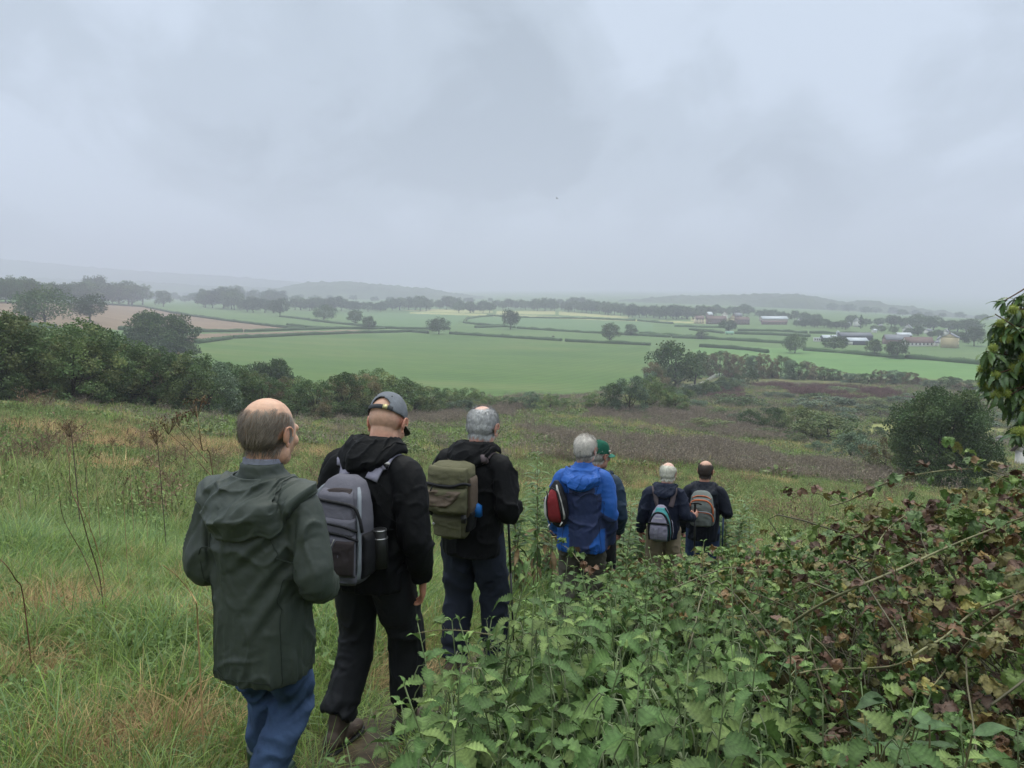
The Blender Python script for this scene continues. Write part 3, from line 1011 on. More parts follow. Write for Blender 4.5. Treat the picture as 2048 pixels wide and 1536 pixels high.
sb = [(1290, 795, 740), (1400, 752, 706), (1500, 752, 704), (1570, 756, 712), (1640, 758, 728), (1720, 766, 742), (1790, 768, 742), (1850, 776, 752), (1960, 790, 760), (2060, 798, 770)]
SB = np.array(sb, float)
for k in range(44):
    px = 1290 + (k + 0.5) / 44 * 770
    b, t = np.interp(px, SB[:, 0], SB[:, 1]), np.interp(px, SB[:, 0], SB[:, 2])
    ki = int(r_.integers(0, 6))
    tree_at('scrub_shrub', SHRUB[ki], px, b + r_.uniform(-3, 3), t + r_.uniform(-4, 8), 34 * r_.uniform(0.8, 1.3), ['dark', 'green', 'olive brown', 'rusty', 'grey green', 'yellowish'][ki] + ' shrub in the far hedge behind the wire fence', 'shrub',
            ['dark', 'green', 'olive brown', 'rusty', 'grey green', 'yellowish'][ki] + ' shrubs of the far hedge')
for k, (px, b, w, h_) in enumerate([(1430, 838, 60, 24), (1475, 848, 56, 22), (1540, 842, 70, 26), (1610, 846, 64, 28), (1690, 850, 60, 24), (1450, 806, 70, 18), (1560, 800, 76, 16), (1640, 806, 80, 18), (1730, 812, 84, 18), (1800, 812, 70, 18),
                                     (1590, 890, 60, 24), (1640, 906, 54, 22), (1745, 880, 60, 26), (1530, 872, 60, 18), (1400, 820, 56, 20), (1690, 786, 90, 12), (1840, 800, 80, 14)]):
    tree_at('scrub_bush', BUSH[[0, 2, 1, 0, 2][k % 5]], px, b, b - h_, w, 'low soft scrub bush scattered over the rough ground right of the hedge end', 'bush', 'low bushes scattered over the rough ground')
for k in range(12):      # scrub slope left of the fence
    px, b = 1335 + 14 * k + r_.uniform(-8, 8), 812 - 3.6 * k + r_.uniform(-4, 4)
    tree_at('scrub_shrub', BUSH[[0, 2, 1][k % 3]], px, b, b - r_.uniform(22, 34), 52, 'soft green bush on the slope left of the wire fence', 'bush', 'bushes left of the wire fence')


# ---- clipped field hedges
def hedge(pts, hm, wm, label, leaf=0.5, dens=5.0, cols=OAK):
    P = [hit(x, y)[:2] for x, y in pts]
    # resample
    Q = [np.array(P[0])]
    for a, b in zip(P[:-1], P[1:]):
        a, b = np.array(a), np.array(b)
        n = max(1, int(np.linalg.norm(b - a) / 4))
        Q += [a + (b - a) * (i + 1) / n for i in range(n)]
    Q = np.array(Q)
    z = terrain(Q[:, 0], Q[:, 1])
    c = Q.mean(0)
    cz = float(z.mean())
    T = np.gradient(Q, axis=0)
    T /= np.maximum(np.linalg.norm(T, axis=1), 1e-6)[:, None]
    S = np.stack([T[:, 1], -T[:, 0]], 1)
    hh = hm * (1 + 0.45 * noise3(np.stack([Q[:, 0] / 11, Q[:, 1] / 11, z * 0], 1)))
    prof = [(-0.5, -0.3), (-0.52, 0.55), (-0.3, 0.95), (0.3, 0.95), (0.52, 0.55), (0.5, -0.3)]
    V = np.stack([np.stack([Q[:, 0] + S[:, 0] * a * wm, Q[:, 1] + S[:, 1] * a * wm, z + (hh * b if b > 0 else b)], 1) for a, b in prof], 1)
    V = V - np.array([c[0], c[1], cz])
    mb = MB()
    v, f = loft_vf(V * 1.0)
    mb.add(v, f, np.array(cols[0]) * 1.0)
    n = int(len(Q) * 4 * dens * (hm * 2 + wm) / 6)
    k = r_.integers(0, len(Q) - 1, n)
    t = r_.random(n)[:, None]
    pr = np.array(prof)
    e_ = r_.integers(0, 5, n)
    s_ = r_.random(n)
    A = V[k, e_] * (1 - s_[:, None]) + V[k, e_ + 1] * s_[:, None]
    B = V[k + 1, e_] * (1 - s_[:, None]) + V[k + 1, e_ + 1] * s_[:, None]
    C = A * (1 - t) + B * t + r_.normal(size=(n, 3)) * 0.12 + np.array([0, 0, 0.1])
    lv, lf = leaves_vf(C, leaf, r_, None, 0.65)
    cc = np.asarray(cols)[r_.integers(0, len(cols), n)] * r_.uniform(0.7, 1.35, n)[:, None]
    mb.add(lv, lf, np.repeat(cc, 4, 0))
    o = mb.build('field_hedge', M_leaf_far)
    o.location = (c[0], c[1], cz)
    return tag(o, label, 'hedge')


for pts, lab in [
    ([(392, 687), (430, 682), (462, 678)], 'short dark hedge at the left end of the big green field, before its gap'),
    ([(468, 677), (600, 671), (700, 667), (820, 664), (856, 667)], 'long dark hedge between the thin tan strip and the big green field'),
    ([(900, 668), (1010, 675), (1123, 682)], 'trimmed hedge on the far side of the big green field, left of its gateway'),
    ([(1131, 683), (1220, 687), (1300, 691)], 'trimmed hedge right of the gateway, under the tall knobbly oak'),
    ([(240, 660), (330, 664), (383, 664), (484, 664)], 'low hedge dividing stubble field and thin tan strip, left of the small gap'),
    ([(491, 664), (600, 660), (680, 658), (770, 658)], 'low hedge above the thin tan strip, right of the small gap'),
    ([(130, 606), (202, 609), (284, 614), (342, 626), (444, 641), (560, 655), (608, 658)], 'long diagonal hedge from the left wood down to the thin tan strip'),
    ([(20, 652), (60, 656), (110, 655)], 'low hedge under the broad oak at far left'),
    ([(560, 634), (600, 638), (650, 645), (720, 652), (760, 657), (850, 659), (900, 658)], 'hedge under the row of spaced oaks'),
    ([(575, 651), (620, 656), (660, 658)], 'short hedge joining the diagonal hedge above the tan strip'),
    ([(928, 646), (935, 638), (960, 634), (990, 632)], 'curved hedge end bending round the pale pasture'),
    ([(928, 646), (960, 650), (1010, 653)], 'hedge from the curved end towards the upright oak'),
    ([(950, 656), (1010, 654), (1030, 656)], 'short hedge left of the upright oak'),
    ([(1035, 657), (1110, 662), (1200, 667), (1290, 672), (1340, 675)], 'hedge running right from the upright oak'),
    ([(975, 631), (1010, 634), (1060, 636), (1180, 638), (1270, 642)], 'thin far hedge below the pale yellow fields'),
    ([(1276, 642), (1310, 645), (1345, 648)], 'short far hedge left of the village fields'),
    ([(1345, 676), (1420, 678), (1500, 683), (1568, 687)], 'hedge running left from the dark broad oak'),
    ([(1280, 668), (1340, 672), (1400, 676)], 'hedge behind the small pale round tree'),
    ([(1400, 694), (1450, 697), (1500, 701), (1535, 706)], 'hedge beyond the far scrub, left of the dark broad oak'),
    ([(1608, 701), (1680, 706), (1750, 712), (1805, 718)], 'hedge under the trees by the farm sheds'),
    ([(1812, 717), (1870, 721), (1960, 729), (2048, 736)], 'hedge on the right half of the bright field'),
    ([(1475, 662), (1560, 663), (1613, 667)], 'hedge below the village, left of its gateway'),
    ([(1619, 667), (1700, 668), (1740, 670)], 'hedge right of the village gateway'),
    ([(1380, 660), (1420, 664), (1445, 667)], 'tangled hedge left of the mint green trailer'),
    ([(1470, 668), (1540, 670), (1620, 674)], 'second hedge below the village'),
    ([(1350, 653), (1400, 655), (1450, 656)], 'short hedge in front of the village houses'),
]:
    hedge(pts, 2.2, 2.4, lab, cols=[tuple(np.array(q) * 1.35) for q in OAK + BROWN[:1]])

# ================================================================ VILLAGE, FARM, FENCE
M_wall_white = plain_mat('white_render', (0.55, 0.54, 0.51), 0.85, 0.2, 2, 0.08)
M_wall_brick = plain_mat('red_brick', (0.17, 0.115, 0.10), 0.9, 0.2, 3, 0.2)
M_wall_cream = plain_mat('cream_render', (0.62, 0.52, 0.36), 0.85, 0.2, 2, 0.1)
M_wall_stone = plain_mat('grey_stone', (0.30, 0.27, 0.24), 0.9, 0.2, 3, 0.25)
M_wall_gold = plain_mat('gold_stone', (0.46, 0.38, 0.23), 0.9, 0.2, 3, 0.2)
M_wall_dark = plain_mat('dark_cladding', (0.045, 0.05, 0.065), 0.7, 0.3, 2, 0.2)
M_roof_red = plain_mat('red_tiles', (0.14, 0.095, 0.085), 0.85, 0.2, 3, 0.25)
M_roof_slate = plain_mat('slate', (0.14, 0.15, 0.17), 0.7, 0.3, 3, 0.2)
M_roof_pale = plain_mat('pale_sheet_roof', (0.40, 0.44, 0.48), 0.5, 0.4, 2, 0.06)
M_roof_dark = plain_mat('dark_sheet_roof', (0.10, 0.11, 0.13), 0.6, 0.3, 2, 0.15)
M_glass = plain_mat('window_glass', (0.03, 0.035, 0.04), 0.15, 0.6, 2, 0.1, bump=0)
M_mint = plain_mat('mint_paint', (0.35, 0.62, 0.45), 0.5, 0.4, 2, 0.06)


def building(name, px, base, wpx, eave, roof_h, depth, walls, roof, rz, label, cat='house', win=0, chim=0, gable_mat=None, door=None):
    g = hit(px, base)
    w = wpx * g[1] / FPX
    o = empty(name, g, rz)
    b = MB()
    b.box((-w / 2, -depth / 2, -1.5), (w / 2, depth / 2, eave))
    b.build('wall', walls, o)
    if roof_h > 0:
        gb = MB()
        for s in (-1, 1):                       # gable triangles
            x = s * w / 2
            v = [(x, -depth / 2, eave), (x, depth / 2, eave), (x, 0, eave + roof_h), (x - s * 0.25, -depth / 2, eave), (x - s * 0.25, depth / 2, eave), (x - s * 0.25, 0, eave + roof_h)]
            gb.add(v, [np.array([[0, 1, 2], [4, 3, 5]]), np.array([[0, 3, 4, 1], [1, 4, 5, 2], [2, 5, 3, 0]])])
        gb.build('gable', gable_mat or walls, o)
    rb = MB()
    ov, th = 0.35, 0.18
    if roof_h > 0:
        k = roof_h / (depth / 2)
        for s in (-1, 1):
            y0, z0 = s * (depth / 2 + ov), eave - ov * k
            v = [(-w / 2 - ov, y0, z0 + 0.02), (w / 2 + ov, y0, z0 + 0.02), (w / 2 + ov, 0, eave + roof_h + 0.02), (-w / 2 - ov, 0, eave + roof_h + 0.02)]
            v = v + [(a, b_, c + th) for a, b_, c in v]
            rb.add(v, np.array([[0, 1, 2, 3], [4, 7, 6, 5], [0, 4, 5, 1], [1, 5, 6, 2], [2, 6, 7, 3], [3, 7, 4, 0]]))
    else:
        rb.box((-w / 2 - 0.2, -depth / 2 - 0.2, eave + 0.003), (w / 2 + 0.2, depth / 2 + 0.2, eave + 0.25))
    ro = rb.build('roof', roof, o)
    for c in range(chim):
        cb = MB()
        x = -w * 0.35 + c * w * 0.7
        cb.box((x - 0.4, -0.35, eave + roof_h - 0.6), (x + 0.4, 0.35, eave + roof_h + 1.1))
        cb.build('chimney', M_wall_brick, ro)
    if win:
        for fl in range(max(1, int(eave // 2.4))):
            for k in range(win):
                x = -w / 2 + (k + 0.5) * w / win
                f = MB()
                f.box((x - 0.5, -depth / 2 - 0.06, 1.0 + fl * 2.5), (x + 0.5, -depth / 2 - 0.005, 2.2 + fl * 2.5))
                fo = f.build('window', M_wall_white, o)
                p = MB()
                p.box((x - 0.42, -depth / 2 - 0.075, 1.08 + fl * 2.5), (x + 0.42, -depth / 2 - 0.062, 2.12 + fl * 2.5))
                p.build('pane', M_glass, fo)
    if door:
        d = MB()
        x, dw, dh = door
        d.box((x * w - dw / 2, -depth / 2 - 0.08, 0), (x * w + dw / 2, -depth / 2 - 0.01, dh))
        d.build('door', M_wall_white, o)
    return tag(o, label, cat)


for a in [
    ('cottage', 1398, 647, 17, 5.0, 3.2, 7, M_wall_cream, M_roof_red, 0.1, 'cream walled cottage with red roof at the left end of the village', 'house', 3, 1),
    ('terrace_house', 1432, 648, 38, 5.0, 3.2, 7, M_wall_brick, M_roof_red, 0.08, 'long red brick terrace in the middle of the village', 'house', 8, 2),
    ('house', 1418, 637, 10, 5.2, 3.0, 7, M_wall_brick, M_roof_pale, 0.3, 'house with a pale shining roof behind the brick terrace', 'house', 2, 0),
    ('house', 1449, 640, 9, 6.5, 3.2, 7, M_wall_white, M_roof_red, 1.2, 'white gabled house behind the terrace, beside the gold gabled one', 'house', 2, 1),
    ('house', 1465, 648, 12, 5.5, 4.0, 8, M_wall_gold, M_roof_red, 1.35, 'gold gabled house in the village beside the dark domed tree', 'house', 2, 1),
    ('terrace_house', 1484, 649, 26, 4.8, 3.0, 7, M_wall_brick, M_roof_red, 0.05, 'short red brick terrace right of the gold gabled house', 'house', 5, 2),
    ('house', 1475, 639, 14, 5.0, 3.0, 7, M_wall_brick, M_roof_slate, 0.1, 'slate roofed house behind the short brick terrace', 'house', 3, 1),
    ('long_shed', 1547, 643, 50, 3.4, 2.6, 14, M_wall_stone, M_roof_pale, -0.05, 'long shed with a bright white roof right of the village', 'shed', 0, 0),
    ('brick_building', 1548, 649, 48, 2.4, 1.5, 6, M_wall_brick, M_roof_red, -0.05, 'low red brick range in front of the white roofed shed', 'building', 8, 0),
    ('cottage', 1600, 645, 5, 3.5, 1.8, 5, M_wall_white, M_roof_slate, 0.2, 'tiny white building right of the white roofed shed', 'house', 1, 0),
    ('caravan', 1634, 683, 13, 2.5, 0, 3.0, M_wall_white, M_roof_pale, -0.2, 'white caravan parked left of the farm sheds', 'caravan', 3, 0),
    ('barn', 1657, 683, 26, 2.8, 1.7, 9, M_wall_dark, M_roof_pale, -0.12, 'pale roofed barn at the left end of the farm', 'barn', 0, 0),
    ('barn', 1712, 689, 36, 2.8, 1.7, 10, M_wall_dark, M_roof_pale, -0.12, 'pale roofed shed with dark blue walls, front of the farm', 'barn', 0, 0, None, (-0.42, 3.0, 2.2)),
    ('barn', 1708, 680, 60, 3.4, 2.0, 13, M_wall_dark, M_roof_dark, -0.1, 'long dark roofed barn behind the pale roofed farm shed', 'barn', 0, 0),
    ('farm_building', 1792, 688, 46, 3.4, 3.0, 8, M_wall_brick, M_roof_slate, -0.1, 'dark brick farm range between the sheds and the yellow gabled house', 'barn', 0, 0),
    ('farm_building', 1835, 692, 52, 2.6, 3.2, 7, M_wall_white, M_roof_red, -0.08, 'long red roofed building with white walls, left of the yellow gabled house', 'building', 7, 0),
    ('farm_building', 1806, 680, 26, 3.6, 1.8, 7, M_wall_brick, M_roof_pale, -0.1, 'small range with a pale roof behind the dark brick farm range', 'barn', 0, 0),
    ('outhouse', 1872, 692, 6, 2.4, 1.0, 3, M_wall_white, M_roof_slate, 0.0, 'small white outhouse at the left foot of the yellow gabled house', 'shed', 0, 0),
    ('outhouse', 1880, 688, 5, 3.2, 2.4, 4, M_wall_white, M_roof_slate, 1.57, 'tiny white gabled outhouse beside the yellow gabled house', 'shed', 0, 0),
    ('farmhouse', 1899, 695, 30, 6.6, 2.6, 9.5, M_wall_gold, M_roof_slate, 0.95, 'large farmhouse with a yellow stone gable at the right', 'house', 3, 1),
    ('cottage', 1815, 667, 14, 4.2, 3.4, 7, M_wall_white, M_roof_slate, 0.9, 'white gabled cottage among trees above the farm', 'house', 2, 1),
    ('cottage', 1760, 661, 6, 3.6, 2.0, 5, M_wall_white, M_roof_slate, 0.2, 'small white cottage left of the white gabled one', 'house', 1, 0),
    ('shed', 1748, 665, 6, 2.0, 1.0, 4, M_wall_white, M_roof_pale, 0.2, 'low white shed just above the dark barn roof', 'shed', 0, 0),
    ('bungalow', 1856, 667, 9, 2.6, 1.4, 6, M_wall_white, M_roof_slate, 0.1, 'white bungalow right of the white gabled cottage', 'house', 2, 0),
    ('cottage', 1891, 672, 5, 3.4, 2.0, 5, M_wall_white, M_roof_slate, 0.4, 'tiny white cottage above the yellow gabled farmhouse', 'house', 1, 0),
    ('bungalow', 1690, 654, 17, 2.6, 2.0, 7, M_wall_white, M_roof_slate, 0.05, 'long white bungalow left of the poplar', 'house', 4, 0),
    ('house', 1713, 654, 5, 5.5, 3.5, 6, M_wall_white, M_roof_slate, 1.5, 'narrow white gabled house at the foot of the poplar', 'house', 1, 0),
    ('farmhouse', 668, 611, 14, 5.5, 3.0, 9, M_wall_white, M_roof_slate, 0.1, 'white farmhouse among hazy trees left of centre', 'house', 3, 1),
    ('barn', 684, 612, 9, 4.5, 3.0, 9, M_wall_white, M_roof_slate, 0.9, 'small white barn beside the hazy white farmhouse', 'barn', 0, 0),
    ('barn', 720, 612, 14, 4.5, 3.0, 9, M_wall_stone, M_roof_pale, 0.05, 'pale roofed barn right of the hazy white farmhouse', 'barn', 0, 0),
    ('brick_house', 2112, 938, 116, 1.5, 1.7, 4.5, M_wall_white, M_roof_red, -0.1, 'white cottage with a pinkish tiled roof at the right edge below the chestnut', 'house', 2, 0),
]:
    building(*a[:11], cat=a[11] if len(a) > 11 else 'house', win=a[12] if len(a) > 12 else 0, chim=a[13] if len(a) > 13 else 0,
             gable_mat=None, door=a[15] if len(a) > 15 else None)

# grain silo
g = hit(1675, 679)
o = empty('silo', g)
b = MB(); b.tube([(0, 0, -0.5), (0, 0, 5.6)], 1.15, 18); b.build('cylinder_wall', M_roof_pale, o)
b = MB(); b.tube([(0, 0, 5.6), (0, 0, 6.1), (0, 0, 6.6)], [1.25, 0.8, 0.15], 18); b.build('roof', M_roof_pale, o)
tag(o, 'white round silo behind the farm sheds', 'silo')
# mint trailer
g = hit(1459, 669)
o = empty('trailer', g, -0.1)
b = MB(); b.box((-3.2, -1.2, 0.6), (3.2, 1.2, 2.6)); b.build('body', M_mint, o)
b = MB(); b.box((-3.3, -1.25, 2.604), (3.3, 1.25, 2.8)); b.build('roof', M_roof_pale, o)
for x in (-1.9, 1.9):
    for y in (-1.1, 1.1):
        b = MB(); b.tube([(x, y - 0.12, 0.35), (x, y + 0.12, 0.35)], 0.38, 14); b.build('wheel', M_wall_dark, o)
tag(o, 'small mint green trailer parked in front of the village', 'trailer')

# wire fence round the rough ground
FP = [hit(x, y) for x, y in [(1360, 784), (1378, 781), (1400, 775), (1414, 767), (1426, 759), (1440, 755), (1500, 752), (1570, 751), (1650, 756), (1750, 763), (1840, 770)]]
FPc = curve_pts(FP, 60)
M_fence = plain_mat('weathered_wood', (0.48, 0.46, 0.42), 0.85, 0.2, 4, 0.2)
M_wire = plain_mat('galvanised_wire', (0.42, 0.44, 0.45), 0.5, 0.4, 4, 0.1, metal=0.3)
fo = empty('wire_fence', FPc[0])
seg = np.concatenate([[0], np.cumsum(np.linalg.norm(np.diff(FPc[:, :2], axis=0), axis=1))])
tot = seg[-1]
npost = 60
pp = []
for k in range(npost):
    s = tot * k / (npost - 1)
    x, y = np.interp(s, seg, FPc[:, 0]), np.interp(s, seg, FPc[:, 1])
    z = tz(x, y)
    pp.append((x, y, z))
    b = MB()
    q = np.array([x, y, z]) - FPc[0]
    b.tube([q + [0, 0, -0.3], q + [0, 0, 1.7]], 0.09, 6)
    b.build('post', M_fence, fo)
pp = np.array(pp) - FPc[0]
for hgt in (0.7, 1.15, 1.55):
    b = MB()
    b.tube(pp + [0, 0, hgt], 0.028, 4)
    b.build('wire', M_wire, fo)
tag(fo, 'wire fence with pale posts bending round the rough ground at right', 'fence')

# rubble heap
g = hit(2005, 884)
mb = MB()
for k in range(26):
    p = np.array([r_.normal() * 1.3, r_.normal() * 0.5, abs(r_.normal()) * 0.35])
    d = rand_dirs(14, r_)
    bm = bmesh.new()
    for q in d * r_.uniform(0.3, 0.62) * np.array([1, 0.8, 0.6]) + p:
        bm.verts.new(q)
    bmesh.ops.convex_hull(bm, input=bm.verts)
    bm.verts.index_update()
    vs = np.array([v.co[:] for v in bm.verts])
    tri = [[v.index for v in f.verts] for f in bm.faces if len(f.verts) == 3]
    if tri:
        mb.add(vs, np.array(tri))
    bm.free()
o = mb.build('rubble_heap', plain_mat('broken_concrete', (0.30, 0.29, 0.30), 0.9, 0.2, 3, 0.3, 0.4, 20))
o.location = g
tag(o, 'heap of grey rubble beyond the big dark tree at right', 'rubble')


# grazing cattle, far off: one body each
def skin_mesh(name, nodes, edges, sub=1):
    """body grown round a skeleton: nodes (x,y,z,rx,ry); root first"""
    me = bpy.data.meshes.new(name)
    me.from_pydata([n[:3] for n in nodes], edges, [])
    o = bpy.data.objects.new(name + '_tmp', me)
    COL.objects.link(o)
    m = o.modifiers.new('s', 'SKIN')
    for k, n in enumerate(nodes):
        me.skin_vertices[0].data[k].radius = (n[3], n[4] if len(n) > 4 else n[3])
    me.skin_vertices[0].data[0].use_root = True
    m.use_smooth_shade = True
    s = o.modifiers.new('d', 'SUBSURF')
    s.levels = sub
    dg = bpy.context.evaluated_depsgraph_get()
    out_ = bpy.data.meshes.new_from_object(o.evaluated_get(dg))
    bpy.data.objects.remove(o)
    bpy.data.meshes.remove(me)
    out_.name = name
    return out_


cow_me = skin_mesh('cow', [(0, 0, 1.05, 0.36, 0.36), (0.65, 0, 1.1, 0.34, 0.36), (-0.7, 0, 1.1, 0.3, 0.34), (1.0, 0, 1.0, 0.2, 0.22), (1.25, 0, 0.55, 0.15, 0.15), (1.45, 0, 0.2, 0.1, 0.1),
                           (0.68, 0.2, 0.6, 0.1, 0.1), (0.68, 0.2, 0.05, 0.06, 0.06), (0.68, -0.2, 0.6, 0.1, 0.1), (0.68, -0.2, 0.05, 0.06, 0.06),
                           (-0.62, 0.2, 0.62, 0.13, 0.13), (-0.7, 0.2, 0.05, 0.06, 0.06), (-0.62, -0.2, 0.62, 0.13, 0.13), (-0.7, -0.2, 0.05, 0.06, 0.06), (-1.05, 0, 1.1, 0.05, 0.05), (-1.1, 0, 0.5, 0.04, 0.04)],
                   [(0, 1), (0, 2), (1, 3), (3, 4), (4, 5), (1, 6), (6, 7), (1, 8), (8, 9), (2, 10), (10, 11), (2, 12), (12, 13), (2, 14), (14, 15)])
cow_me.materials.append(plain_mat('cow_hide', (0.06, 0.045, 0.035), 0.8, 0.2, 2, 0.2))
for px, py, rz, lab in [(1005, 671, 0.3, 'dark cow grazing, left of a pair beyond the big green field'), (1017, 672, 2.9, 'dark cow grazing, right of a pair beyond the big green field'),
                        (912, 666, 0.1, 'dark cow grazing just right of the low dome oak'), (1106, 675, 0.5, 'dark cow grazing alone near the field gateway')]:
    o = bpy.data.objects.new('cow', cow_me)
    link(o); o.location = hit(px, py); o.rotation_euler = (0, 0, rz)
    tag(o, lab, 'cow')

# a bird high over the vale
bp_ = at_depth(1113.5, 397, 120)
o = empty('bird', bp_, 0.5)
bod = skin_mesh('body', [(0, 0, 0, 0.045), (0.09, 0, 0.01, 0.035), (0.14, 0, 0.02, 0.022), (0.18, 0, 0.015, 0.006), (-0.12, 0, 0, 0.022), (-0.2, 0, 0, 0.03, 0.006)], [(0, 1), (1, 2), (2, 3), (0, 4), (4, 5)])
M_bird = plain_mat('feathers', (0.03, 0.03, 0.03), 0.7, 0.2, 20, 0.2)
obj('body', bod, M_bird, o)
for s in (-1, 1):
    b = MB()
    span = [(0.0, 0.0, 0.02, 0.09), (0.10, 0.015, 0.09, 0.10), (0.22, -0.01, 0.12, 0.08), (0.32, -0.05, 0.06, 0.02)]
    V = []
    for y, x, z, c in span:
        V += [(x + c * 0.4, s * y, z + 0.004), (x - c, s * y, z + 0.004), (x - c, s * y, z - 0.004), (x + c * 0.4, s * y, z - 0.004)]
    v, f = loft_vf(np.array(V).reshape(4, 4, 3))
    b.add(v, f)
    b.build('wing', M_bird, o)
o.rotation_euler = (0.6, 0.3, 0.9)
tag(o, 'small dark bird flying high in the grey sky above the vale', 'bird')

# ================================================================ GRASS AND MEADOW GROWTH (uncountable)
def blade_vf(n, r, L_, w, lean, curl, spread, seg=4, jl=0.35):
    """n curved grass blades from a patch of radius spread"""
    a = r.uniform(0, 2 * np.pi, n)
    q = np.sqrt(r.random(n)) * spread
    B = np.stack([np.cos(a) * q, np.sin(a) * q, np.zeros(n)], 1)
    az = a + r.normal(size=n) * 0.9
    ln = L_ * r.uniform(1 - jl, 1 + jl, n)
    le = np.abs(r.normal(size=n)) * lean + 0.08
    cu = r.uniform(0.3, 1.3, n) * curl
    t = np.linspace(0, 1, seg + 1)
    ang = le[:, None] + cu[:, None] * t[None, :] ** 1.3
    st = ln[:, None] / seg
    dx = np.concatenate([np.zeros((n, 1)), np.cumsum(np.sin(ang[:, :-1]) * st, 1)], 1)
    dz = np.concatenate([np.zeros((n, 1)), np.cumsum(np.cos(ang[:, :-1]) * st, 1)], 1)
    D = np.stack([np.cos(az), np.sin(az), np.zeros(n)], 1)
    tw = az + np.pi / 2 + r.normal(size=n) * 0.5
    S = np.stack([np.cos(tw), np.sin(tw), np.zeros(n)], 1)
    P = B[:, None, :] + D[:, None, :] * dx[..., None] + np.array([0, 0, 1.0]) * dz[..., None]
    ww = w * r.uniform(0.6, 1.3, n)[:, None] * (1 - t[None, :] ** 2.2 * 0.93)
    V = np.stack([P - S[:, None, :] * ww[..., None] / 2, P + S[:, None, :] * ww[..., None] / 2], 2)   # n, seg+1, 2, 3
    base = (np.arange(n) * (seg + 1) * 2)[:, None] + (np.arange(seg) * 2)[None, :]
    F = np.stack([base, base + 1, base + 3, base + 2], -1).reshape(-1, 4)
    return V.reshape(-1, 3), F, (seg + 1) * 2


def tuft(seed, n, L_, w, lean, curl, spread, cols, seg=4, extra=None):
    r = np.random.default_rng(seed)
    mb = MB()
    V, F, per = blade_vf(n, r, L_, w, lean, curl, spread, seg)
    c = np.asarray(cols)[r.integers(0, len(cols), n)] * r.uniform(0.7, 1.3, n)[:, None]
    mb.add(V, F, np.repeat(c, per, 0))
    if extra:
        extra(mb, r)
    return mb.mesh('tuft')


M_grass = leaf_mat('grass_blades', rough=0.45, trans=0.35, spec=0.32, var=0.2)
M_dry = leaf_mat('dry_grass', rough=0.7, trans=0.25, spec=0.2, var=0.2)
GREEN = [(0.160, 0.255, 0.054), (0.200, 0.300, 0.064), (0.240, 0.320, 0.085), (0.125, 0.205, 0.050)]
BLUEG = [(0.135, 0.225, 0.085), (0.165, 0.255, 0.105), (0.180, 0.245, 0.095)]
STRAW = [(0.40, 0.29, 0.14), (0.48, 0.36, 0.19), (0.33, 0.21, 0.11), (0.27, 0.16, 0.08)]
MIX = GREEN + [(0.38, 0.30, 0.15), (0.24, 0.25, 0.09)]


def herb(seed, n, h, spread, leaf, cols):
    """low broad leaved weed clump"""
    r = np.random.default_rng(seed)
    mb = MB()
    a = r.uniform(0, 6.28, n); q = np.sqrt(r.random(n)) * spread
    C = np.stack([np.cos(a) * q, np.sin(a) * q, h * r.uniform(0.15, 1, n) * (1 - 0.5 * (q / spread) ** 2)], 1)
    o_ = np.stack([np.cos(a), np.sin(a), 0.4 + 0 * a], 1)
    V, F = leaves_vf(C, leaf, r, o_, 0.6, 0.15)
    c = np.asarray(cols)[r.integers(0, len(cols), n)] * r.uniform(0.65, 1.35, n)[:, None]
    mb.add(V, F, np.repeat(c, 4, 0))
    for k in range(max(3, n // 12)):
        x, y = r.normal(size=2) * spread * 0.4
        mb.tube([(x, y, 0), (x * 1.1, y * 1.1, h * r.uniform(0.5, 0.95))], 0.004 * h / 0.3, 3, (0.10, 0.12, 0.05), cap=False)
    return mb.mesh('herb')


def stalks(seed, n, h, spread, cols, rad, twigs=5, tw=0.25):
    """stand of dead upright stalks with side twigs and seed heads"""
    r = np.random.default_rng(seed)
    mb = MB()
    for k in range(n):
        x, y = r.normal(size=2) * spread * 0.5
        hh = h * r.uniform(0.6, 1.15)
        lx, ly = r.normal(size=2) * 0.12 * hh
        c = np.array(cols[r.integers(0, len(cols))]) * r.uniform(0.7, 1.3)
        p = np.array([(x, y, 0), (x + lx * 0.4, y + ly * 0.4, hh * 0.55), (x + lx, y + ly, hh)])
        mb.tube(p, [rad, rad * 0.8, rad * 0.4], 3, c, cap=False)
        C = []
        for _ in range(twigs):
            t = r.uniform(0.45, 1.0)
            s = p[0] * (1 - t) + p[2] * t
            e_ = s + np.array([r.normal() * tw, r.normal() * tw, tw * r.uniform(0.5, 1.2)]) * h
            mb.tube([s, e_], [rad * 0.6, rad * 0.4], 3, c, cap=False)
            C += [s * (1 - u) + e_ * u for u in (0.5, 0.75, 1.0)]
        V, F = leaves_vf(np.array(C), 0.07 * h, r, None, 0.5)
        mb.add(V, F, c * r.uniform(0.8, 1.2))
    return mb.mesh('stalks')


